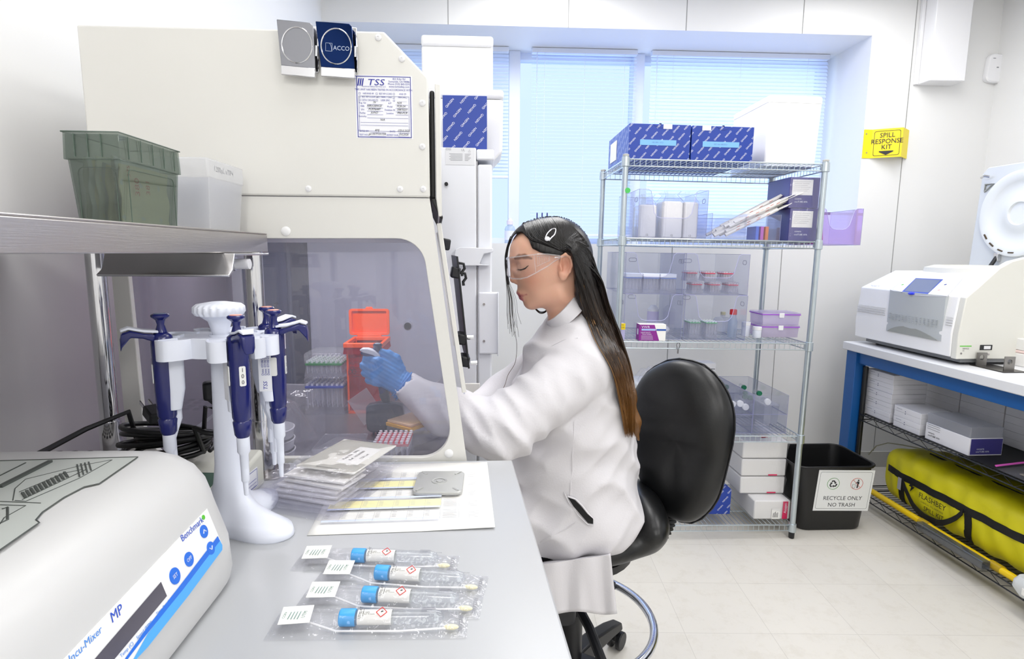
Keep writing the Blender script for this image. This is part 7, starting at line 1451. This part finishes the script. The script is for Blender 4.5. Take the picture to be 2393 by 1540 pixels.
for k in range(900):
    far = rs.rand() < .2; a = rs.rand(); ua = 1224+136*a; ti = np.interp(ua, [p[0] for p in topo], [p[1] for p in topo]); q = np.clip(.8*a+.25*rs.rand(), 0, 1) if rs.rand() < .6 else rs.rand()
    j = lambda s_: rs.uniform(-s_, s_); end = rs.rand()**.35
    lx = [1344, 1346, 1363, 1392, 1428, 1446, 1460]; rx = [1386, 1402, 1426, 1452, 1474, 1484, 1484]; vv_ = [600, 650, 720, 790, 860, 930, 1012]
    pts = [(ua, ti+2, -.004), (ua+14+j(3), ti+18+16*(1-a), -.045), (ua*.45+1312*.55+12*a, 560+j(5)+8*(1-a), -.082), (1336+44*q*a+j(3), 592+6*(1-a)+j(3), -.085)]
    dyy = [-.082, -.082, -.082, -.082, -.082, -.082, -.082]; dj = rs.uniform(0, .05)
    n_e = 7 if end > .5 else (6 if end > .25 else 5)
    for i in range(1, n_e): pts.append((lx[i]+(rx[i]-lx[i])*q+j(2), vv_[i]+j(6), dyy[i]))
    if n_e == 7: pts[-1] = (pts[-1][0], 1012-45*rs.rand()**1.5+12*rs.rand(), pts[-1][2])
    W_ = [Hy(*p_) for p_ in pts]; W_ = catmull(W_, 4); out = []
    lift = .0006+.0022*rs.rand(); off_ = 0; lay = rs.uniform(.003, .014)
    for i, w_ in enumerate(W_):
        if far:
            w_ = mir(w_)
            loc, nor, _, dist = bv.find_nearest(Vector(w_))
            if loc is not None and i < 20: w_ = np.array(loc)+np.array(nor)*lift
        else:
            dd = Vector(w_-EYE); D_ = dd.length; dd.normalize(); loc = bv.ray_cast(Vector(EYE), dd)[0]
            if loc is not None: off_ = (loc-Vector(EYE)).length-D_
            else: off_ *= .96
            o2 = off_-lift; lc = cb_v.ray_cast(Vector(EYE), dd)[0] if i > 18 else None
            if lc is not None: o2 = min(o2, (lc-Vector(EYE)).length-D_-lay)
            pre_ = o2 if i < 19 else min(o2, pre_*.7+o2*.3)
            if lc is not None: pre_ = min(pre_, (lc-Vector(EYE)).length-D_-.002)
            w_ = w_+np.array(dd)*pre_
        out.append(tuple(w_))
    r_ = rs.uniform(.0007, .0013); n_ = len(out); mm_ = mgold if (rs.rand() < .13 and q < .55) else m
    st = rs.randint(17, 25) if mm_ is mgold else 0; r_ = r_*.6 if mm_ is mgold else r_
    mm_.tube(out[st:], [r_*(1 if i < n_-st-5 else (n_-st-i)/5.5) for i in range(n_-st)], 4)
m.build('hair_strands', HM, ho); mgold.build('golden_strands', mat('hair_gold', '#8d6430', .38), ho, label='golden brown highlight strands')
m = MB()  # loose strands hanging in front of the face on the far side and fine flyaways
for k in range(16):
    x = rs.uniform(-5, 6); pts = [(1192+x*.3, 562, .03), (1184+x*.6, 600, .045), (1186+x*.5, 650, .05), (1196+x*2.0, 700, .05), (1198+x*2.4, 735, .05), (1203+x*3.0, 770+rs.uniform(-8, 25), .045)]
    m.tube([tuple(p_) for p_ in catmull([Hm(a_, b_, c_) for a_, b_, c_ in pts], 5)], .00055, 4)
for k in range(14):
    x = rs.uniform(-3, 4); pts = [(1196+x, 552, .02), (1186+x*.8, 585, .05), (1184+x, 620, .055), (1189+x*.8, 668, .05)]; m.tube([tuple(p_) for p_ in catmull([Hm(a_, b_, c_) for a_, b_, c_ in pts], 5)], .0007, 4)
pts = [(1205, 780, .04), (1209, 810, .03), (1205, 850, .02), (1188, 880, .02), (1180, 905, .02), (1167, 928, .02)]; m.tube([tuple(p_) for p_ in catmull([Hm(a_, b_, c_) for a_, b_, c_ in pts], 6)], .0008, 4)
for k in range(5): pts = [(1248, 716+k, .03), (1262, 729+k*1.2, .02), (1275, 729+k, .02), (1284, 720+k, .025)]; m.tube([tuple(p_) for p_ in catmull([Hm(a_, b_, c_) for a_, b_, c_ in pts], 5)], .0007, 4)
m.build('loose_strands', HM, ho)
# --- snap clip, goggles
def onhair(u, v, off=.003):
    d = Vector(ray(u, v)).normalized(); loc, nor, _, _ = bv.ray_cast(Vector(EYE), d); return (np.array(loc)-np.array(d)*off) if loc is not None else Hy(u, v, -.08)
SV = mat('clip_silver', '#dcdce2', .12, metal=1)
cpt = [onhair(u, v, .004) for u, v in ((1274, 558), (1279, 546), (1289, 536), (1296, 534), (1299, 538), (1296, 548), (1288, 556), (1283, 563))]
t2 = thing('hair_clip', 'small silver snap clip holding the hair above the ear', 'hair clip', tuple(cpt[0])); m = MB(); m.tube([tuple(p_) for p_ in catmull(cpt, 3)], .0014, 6); m.build('clip_frame', SV, t2); m = MB(); q = onhair(1279, 558, .0045); m.ball(tuple(q), .0065, .0022, .0055, 8); m.build('clip_tip', mat('clip_white', '#eeeef4', .25), t2)
gp = [(1184, 0, 607, 628), (1184.5, -.014, 606, 637), (1186, -.030, 604, 645), (1194, -.052, 602, 651), (1212, -.066, 599.5, 652), (1232, -.074, 597, 648), (1250, -.079, 594.5, 639), (1262, -.081, 593.5, 632), (1280, -.083, 594, 622), (1296, -.084, 596, 610), (1309, -.085, 598, 603)]
t3 = thing('safety_goggles', 'clear plastic safety goggles worn over the eyes', 'goggles', tuple(Hm(1190, 620)))
GG = clear('goggle_clear', '#fafafd', .015, '#ffffff', gloss=.05, fres=.12, rough=.02, bump=.0); GE = clear('goggle_edge', '#fbfbfd', .22, '#ffffff', gloss=.18, rough=.05)
near = [(Hy(u, a, dy), Hy(u+(2 if i < 5 else 0), b, dy)) for i, (u, dy, a, b) in enumerate(gp)]; full = [(mir(a), mir(b)) for a, b in reversed(near[1:])]+near
m = MB(); nr = 6; vs = [tuple(a+(b-a)*k/nr) for a, b in full for k in range(nr+1)]; m.add(vs, [(i*(nr+1)+k, (i+1)*(nr+1)+k, (i+1)*(nr+1)+k+1, i*(nr+1)+k+1) for i in range(len(full)-1) for k in range(nr)]); m.build('lens', GG, t3, smooth=60)
m = MB(); m.tube([tuple(a) for a, b in full], .0017, 6); m.tube([tuple(b) for a, b in full], .0016, 6); m.build('rim', GE, t3)
for s_ in (0, 1):
    g_ = (lambda p_: tuple(mir(p_))) if s_ else (lambda p_: tuple(p_))
    m = MB(); m.tube([g_(Hy(1248, 596, -.0795)), g_(Hy(1252, 636, -.0795))], .0008, 5); 
    for k in range(6): u = 1256+5*k; m.tube([g_(Hy(u, 600+.3*k, -.082)), g_(Hy(u+1, 618-1.4*k, -.082))], .0006, 5)
    m.tube([g_(Hy(1254, 599, -.082)), g_(Hy(1283, 598, -.083))], .0007, 5); m.tube([g_(Hy(1255, 622, -.082)), g_(Hy(1284, 609, -.083))], .0007, 5); m.tube([g_(Hy(1284, 598, -.083)), g_(Hy(1284, 609, -.083))], .0007, 5); m.build('side_shield', GE, t3)
    m = MB(); m.tube([g_(Hy(1296, 602, -.085)), g_(Hy(1312, 600, -.086)), g_(Hy(1330, 598, -.080)), g_(Hy(1342, 612, -.076))], .0022, 6, flat=.6); m.build('temple_arm', GE, t3)
# collar band
cA, cB = Hm(1349, 693), Hm(1283, 752); cc = (cA+cB)/2; ax1 = (cA-cB)/2; upv = np.cross(ax1/np.linalg.norm(ax1), [0, 1, 0]); upv = upv*(1 if upv[2] > 0 else -1); m = MB(); rings = []
for k in range(49):
    a = 2*math.pi*k/48; b_ = cc+ax1*math.cos(a)+np.array([0, .058, 0])*math.sin(a); o_ = (ax1*math.cos(a)*.16+np.array([0, .012, 0])*math.sin(a)); hgt = .006+.004*(1+math.cos(a)); rings.append([tuple(b_+upv*hgt), tuple(b_+o_*.8+upv*hgt), tuple(b_+o_*1.6-upv*.022), tuple(b_+o_*1.1-upv*.024)])
m.loft(rings, cap=False); m.build('collar', CO, ct_, smooth=50)
# lapel edge and seams
def seam(pts, r_, nm, m_=None): mq = MB(); mq.tube([tuple(oncoat(u, v, .0006)) for u, v in pts], r_, 5, flat=.6); return mq.build(nm, m_ or CO, ct_)
SMAT = CO
seam([(1342, 985), (1342, 1020), (1338, 1060), (1338, 1100), (1334, 1130), (1333, 1160)], .0014, 'side_seam'); seam([(1262, 1268), (1290, 1252), (1320, 1238), (1345, 1222)], .0016, 'hem_seam'); seam([(1268, 828), (1290, 808), (1318, 794), (1350, 790)], .0016, 'shoulder_seam')
sl = [(1327, 1162), (1343, 1168), (1358, 1183), (1372, 1200), (1386, 1212), (1386, 1224), (1374, 1222), (1358, 1204), (1340, 1183)]
m = MB(); q9 = [tuple(oncoat(u, v, .006)) for u, v in sl]; m.add(q9, [(0, 1, 8), (1, 2, 7, 8), (2, 3, 6, 7), (3, 4, 5, 6)]); m.build('dark_garment', mat('garment_black', '#08080a', .8), t, label='black clothing showing through the coat slit')
m = MB(); m.tube([tuple(oncoat(u, v, .004)) for u, v in ((1327, 1160), (1345, 1166), (1362, 1183), (1378, 1204), (1388, 1214), (1387, 1227), (1374, 1226), (1352, 1205), (1330, 1176), (1318, 1150))], .0022, 6, flat=.7); m.build('slit_edge', CO, ct_)
# hanging skirt of the coat beside the seat
m = MB(); nu, nv = 34, 16; vs = []
for i in range(nu+1):
    for j in range(nv+1):
        a, b = i/nu, j/nv; u = 1240+(196-10*(1-b))*a+ (6*b if a > .5 else 0); v = 1276+(152-6*a+4*math.sin(a*9))*b; y = 1.305+.006*math.sin(a*16+b*1.5)+.004*math.sin(a*31)*b+.03*max(0, a-.85)*4*(1-b); v += 0; vs.append(tuple(PY(u, 1316-28*a+(118+26*a+4*math.sin(a*9))*b, 1.31-.08*min(1, b*16)+.006*math.sin(a*16+b*1.5)+.004*math.sin(a*31)*b)))
m.add(vs, [(i*(nv+1)+j, (i+1)*(nv+1)+j, (i+1)*(nv+1)+j+1, i*(nv+1)+j+1) for i in range(nu) for j in range(nv)]); m.build('coat_skirt', CO, ct_, solid=.0016, smooth=70)
# lower legs and shoes, mostly under the bench
def legf(P):
    d = None
    for y in (-.095, .095):
        K = Tm(1182, 1200)+[0, y*.9, 0]; A_ = np.array([K[0]+.10, YT+y*.8+.02, .40]); e = chain(P, [K, A_], [.058, .040], .02); d = e if d is None else smin(d, e, .01)
    return d
K = Tm(1182, 1200); netobj('trousers', legf, np.array([K[0]-.08, 1.26, .33]), np.array([K[0]+.2, 1.64, K[2]+.08]), .009, MATS['garment_black'], t, None, 1)
for y in (-.095, .095):
    m = MB(T(K[0]+.08, YT+y*.8+.02, .365)); m.loft([[(x+cx_, y_, z) for x, y_ in rrect(w_, d_, .03, 5)] for z, w_, d_, cx_ in ((-.0, .25, .085, -.02), (.03, .25, .085, -.02), (.055, .16, .07, .02), (.08, .09, .065, .03))]); m.build('shoe', BLK, t)
# --- gloved hand
YG = 1.335
def G(u, v, dy=0): p = PY(u, v, YG); return np.array([p[0], p[1]+dy, p[2]])
def glovef(P):
    ca_, sa_ = math.cos(.62), math.sin(.62)
    R3 = np.array(((ca_, 0, -sa_), (0, 1, 0), (sa_, 0, ca_))).T
    d = ell(P, G(905, 871, -.002), (.047, .0195, .034), rot=R3)
    d = smin(d, chain(P, [G(918, 884, .0), G(940, 898, -.0), G(955, 907, -.005)], [.030, .029, .030], .01), .012)
    kn = [(884, 842), (876, 857), (873, 873), (878, 889)]; pip = [(858, 838), (852, 853), (855, 871), (863, 888)]
    for i in range(4):
        k_, p_ = kn[i], pip[i]; r_ = (.0098, .0102, .0098, .0088)[i]
        ch_ = chain(P, [G(k_[0]+10, k_[1]+4, -.006), G(k_[0], k_[1], -.012), G(p_[0], p_[1], -.004), G(p_[0]+3, p_[1]+5, .018), G(p_[0]+18, p_[1]+8, .032), G(p_[0]+30, p_[1]+8, .030)], [r_*1.15, r_*1.1, r_, r_*.93, r_*.88, r_*.78], .004)
        d = smin(d, ch_, .0045)
    th_ = chain(P, [G(930, 862, .004), G(922, 842, .008), G(906, 830, .006), G(893, 824, .004)], [.017, .0135, .0108, .0092], .006); d = smin(d, th_, .008)
    cu = cap(P, G(948, 903, -.003), G(958, 909, -.005), .0345, .0375); u, v = prjv(P)
    d = smin(d, cu, .006); e = ((u-972)*(54)-(v-876)*(-46))/71*.001   # cut along the cuff line
    d = smax(d, e-.002, .003)
    return d+.0007*np.sin((u*.8+v*.5))*np.clip((u-915)/30, 0, 1)+.0006*np.sin(u*.35-v*.6)
GLV = mat('nitrile_blue', '#4f9be6', .5, bump=.15, bs=90, sss=.1)
lo = np.array([G(840, 900)[0], YG-.06, G(900, 950)[2]]); hi = np.array([G(985, 900)[0], YG+.055, G(900, 808)[2]])
netobj('glove', glovef, lo, hi, .0019, GLV, t, None, 1)
m = MB(); q0, q1 = G(974, 876, -.004), G(926, 932, -.006); cc = (q0+q1)/2; a1 = (q0-q1)/2*.98
for k_ in range(3): m.tube([tuple(cc+a1*math.cos(a)*(1-.03*k_)+np.array([0, .037, 0])*math.sin(a)+np.array([-.005*k_, 0, .004*k_])) for a in [2*math.pi*i/40 for i in range(40)]], .0016, 6, closed=True)
m.build('glove_cuff_roll', GLV, t)
def glove2(P):
    d = ell(P, WRf+[-.045, -.02, -.012], (.045, .038, .022)); d = smin(d, cap(P, WRf, WRf+[-.03, -.01, -.005], .036, .03), .01)
    for i in range(4): b = WRf+np.array([-.07, -.045+.018*i, -.012]); d = smin(d, chain(P, [b, b+[-.035, -.004, .002], b+[-.055, -.004, -.018]], [.0095, .009, .008], .004), .004)
    return smin(d, chain(P, [WRf+[-.03, .02, 0], WRf+[-.06, .045, .0]], [.013, .010], .004), .006)
netobj('glove', glove2, WRf-[.16, .09, .06], WRf+[.05, .09, .05], .0034, GLV, t, None, 1)
# --- multichannel pipette held in the hand
t4 = thing('multichannel_pipette', 'dark multichannel pipette held in the blue gloved hand', 'pipette', tuple(G(900, 1060, .012)))
ax0, ax1_ = G(879, 812, .010), G(897, 935, .014)
m = MB(); m.tube([tuple(ax0), tuple(ax0+(ax1_-ax0)*.1), tuple(ax0+(ax1_-ax0)*.5), tuple(ax0+(ax1_-ax0)*.9), tuple(ax1_)], [.0095, .0125, .0120, .0115, .010], 18); m.build('handle', NAVY, t4)
m = MB(); m.tube([tuple(G(881, 804, .008)), tuple(G(881, 808, .008)), tuple(G(881, 812, .008)), tuple(G(883, 826, .009))], [.0092, .0112, .0095, .0098], 20); o = m.build('plunger', mat('navy_dark', '#18254f', .25), t4); m = MB(); m.ball(tuple(G(881, 804, .008)), .0075, .0075, .0018, 8); m.build('plunger_cap', mat('plunger_grey', '#8f9aa6', .4), o)
m = MB(); hk = [G(842, 817, -.004), G(846, 813, -.004), G(860, 813, -.003), G(876, 818, -.002), G(887, 826, -.002), G(893, 838, -.002), G(886, 836, -.002), G(872, 828, -.003), G(850, 822, -.004)]
m.loft([[tuple(p_+np.array([0, -.009, 0])) for p_ in hk], [tuple(p_+np.array([0, .012, 0])) for p_ in hk]]); m.build('hook_plate', WHTB, t4, bev=.002)
m = MB(); hk = [p_+np.array([.001, 0, -.0065]) for p_ in hk[:6]]+[p_+np.array([.001, 0, -.0075]) for p_ in hk[6:]]; m.loft([[tuple(p_+np.array([0, -.008, 0])) for p_ in hk], [tuple(p_+np.array([0, .011, 0])) for p_ in hk]]); m.build('finger_hook', NAVY, t4, bev=.0015)
m = MB(); m.tube([tuple(G(897, 912, .013)), tuple(G(896, 925, .013)), tuple(G(900, 940, .013)), tuple(G(901, 950, .013))], [.0095, .0125, .0105, .012], 16); m.build('collar', mat('multi_black', '#20263a', .35), t4)
hd = [(856, 952), (860, 947), (878, 943), (885, 941), (905, 941), (912, 943), (932, 946), (940, 950), (944, 990), (943, 1000), (936, 1008), (866, 1010), (859, 1003), (856, 985)]
m = MB(); m.loft([[tuple(G(u, v, -.004)) for u, v in hd], [tuple(G(900+(u-900)*1.02, v, .0)) for u, v in hd], [tuple(G(u, v, .024)) for u, v in hd]]); mh = m.build('multichannel_head', mat('multi_grey', '#2d3346', .4), t4, bev=.003)
m = MB()
for k in range(8): u = 872+9.2*k; m.cyl(tuple(G(u, 1007, .008)), tuple(G(u, 1021, .008)), .0036, .0018, 10)
m.build('nozzles', MATS['multi_grey'], mh)
m = MB(); m.tube([tuple(G(906, 990, -.006)), tuple(G(907, 1000, -.006)), tuple(G(909, 1048, -.002)), tuple(G(909, 1051, -.002))], [.0045, .0062, .0060, .004], 14); m.build('ejector_rod', mat('rod_dark', '#3a4347', .25), t4); m = MB(); m.cyl(tuple(G(909, 1050, -.002)), tuple(G(910, 1072, -.002)), .005, .005, 14); m.build('rod_tip', WHTB, t4)
# ------------------------------------------------------------------ laboratory chair
VY = mat('black_vinyl', '#08090b', .38, bump=.05, bs=200); CHX, CHY = PY(1333, 1490, 1.50)[0], 1.50
t = thing('lab_chair', 'black swivel lab chair with oval back and chrome foot ring under the seated person', 'chair', (CHX, CHY, 0))
def seatf(P):
    d = ell(P, (CHX, 1.49, .578), (.245, .215, .066)); d = smin(d, ell(P, (CHX+.185, 1.47, .620), (.058, .165, .065)), .05); return smax(d, .516-P[..., 2], .02)
netobj('seat', seatf, np.array([CHX-.28, 1.2, .50]), np.array([CHX+.28, 1.74, .72]), .009, VY, t, None, 1)
m = MB(); m.lathe([(.15, .505), (.16, .51), (.16, .53)], 32, T(CHX, 1.47, 0)); m.build('seat_pan', BLK, t)
BO = [(1588, 838), (1617, 843), (1645, 853), (1668, 871), (1687, 895), (1701, 919), (1711, 945), (1716, 975), (1716, 1005), (1711, 1040), (1704, 1070), (1697, 1100), (1687, 1140), (1678, 1165), (1664, 1188), (1639, 1213), (1615, 1223), (1590, 1220), (1565, 1208), (1544, 1190), (1528, 1172), (1512, 1150), (1499, 1120), (1490, 1085), (1483, 1040), (1480, 1000), (1478, 960), (1481, 920), (1499, 886), (1512, 870), (1529, 857), (1559, 842)]
Nb = np.array([-.72, -.69, .10]); Nb /= np.linalg.norm(Nb); Pb = np.array(PY(1600, 1030, 1.47)); bo = [onplane(u, v, Pb, Nb) for u, v in BO]; bc = sum(bo)/len(bo)
prof_b = [(.30, -.030), (.80, -.028), (.93, -.022), (.985, -.010), (1.0, .0), (.99, .012), (.955, .024), (.88, .036), (.76, .044), (.60, .050), (.42, .053), (.22, .054), (.02, .054)]
def dent(q):
    s_ = (q-bc)[2]; x_ = (q-bc)@np.cross(Nb, [0, 0, 1]); return -.016*math.exp(-((s_+.03)/.035)**2)*math.exp(-((x_)/.13)**2)+.006*math.exp(-((s_-.08)/.07)**2)-.010*math.exp(-(x_/.02)**2)*math.exp(-((s_+.09)/.06)**2)
m = MB(); rings = []
for k_, o_ in prof_b:
    r_ = []
    for q in bo: p_ = bc+(q-bc)*k_; r_.append(tuple(p_+Nb*(o_+(dent(p_)*min(1, (1-k_)*3) if o_ > .02 else 0))))
    rings.append(r_)
m.loft(rings); br_ = m.build('backrest', VY, t, smooth=70, sub=1)
m = MB(); m.tube([tuple(bc+(q-bc)*1.0+Nb*-.003) for q in bo], .0028, 6, closed=True); m.build('piping', BLK, br_)
# bracket with rubber bellows from the seat to the back
pA, pB, pC = np.array(PY(1500, 1225, 1.52)), np.array(PY(1545, 1245, 1.54)), np.array(PY(1568, 1180, 1.54)); path = catmull([pA+[-.06, 0, -.05], pA, pB, pC, pC+[.012, 0, .06]], 8)
m = MB(); m.tube([tuple(p_) for p_ in path], .012, 10); m.build('back_bracket', BLK, t)
m = MB(); sub_ = catmull([np.array(PY(1516, 1262, 1.53)), np.array(PY(1540, 1240, 1.54)), np.array(PY(1556, 1205, 1.54)), np.array(PY(1562, 1175, 1.54))], 9); rad = [(.034 if i % 2 else .027) for i in range(len(sub_))]; m.tube([tuple(p_) for p_ in sub_], rad, 18); m.build('bellows', MATS['black_rubber'], t, smooth=20)
m = MB(T(CHX, CHY, 0)); m.cyl((0, 0, .30), (0, 0, .535), .021, n=22); m.lathe([(.034, .10), (.034, .30), (.028, .305)], 24); m.build('column', BLK, t)
RZ_ = .272; m = MB(T(CHX, CHY, 0)); m.tube([(.235*math.cos(a), .235*math.sin(a), RZ_) for a in [2*math.pi*i/64 for i in range(64)]], .0125, 14, closed=True); m.build('foot_ring', mat('chrome_ring', '#cfd2da', .12, metal=1), t)
for a in (45, 165, 285): m = MB(T(CHX, CHY, 0) @ RZ(a)); m.tube([(.02, 0, RZ_+.075), (.12, 0, RZ_+.055), (.228, 0, RZ_)], .0135, 10); m.build('ring_spoke', BLK, t)
for k in range(5):
    a = 50+72*k; Ma = T(CHX, CHY, 0) @ RZ(a); m = MB(Ma); m.loft([[(x, -w_, z), (x, w_, z), (x, w_*.8, z+h_), (x, -w_*.8, z+h_)] for x, w_, z, h_ in ((.02, .03, .10, .06), (.12, .028, .10, .05), (.24, .025, .085, .035), (.31, .022, .07, .025))]); lg = m.build('base_leg', BLK, t, bev=.006)
    m = MB(Ma); 
    for y in (-.016, .016): m.cyl((.305, y-.008, .0305), (.305, y+.008, .0305), .03, n=22)
    m.box(.29, .32, -.008, .008, .03, .075); m.build('caster', BLK, lg, bev=.003)
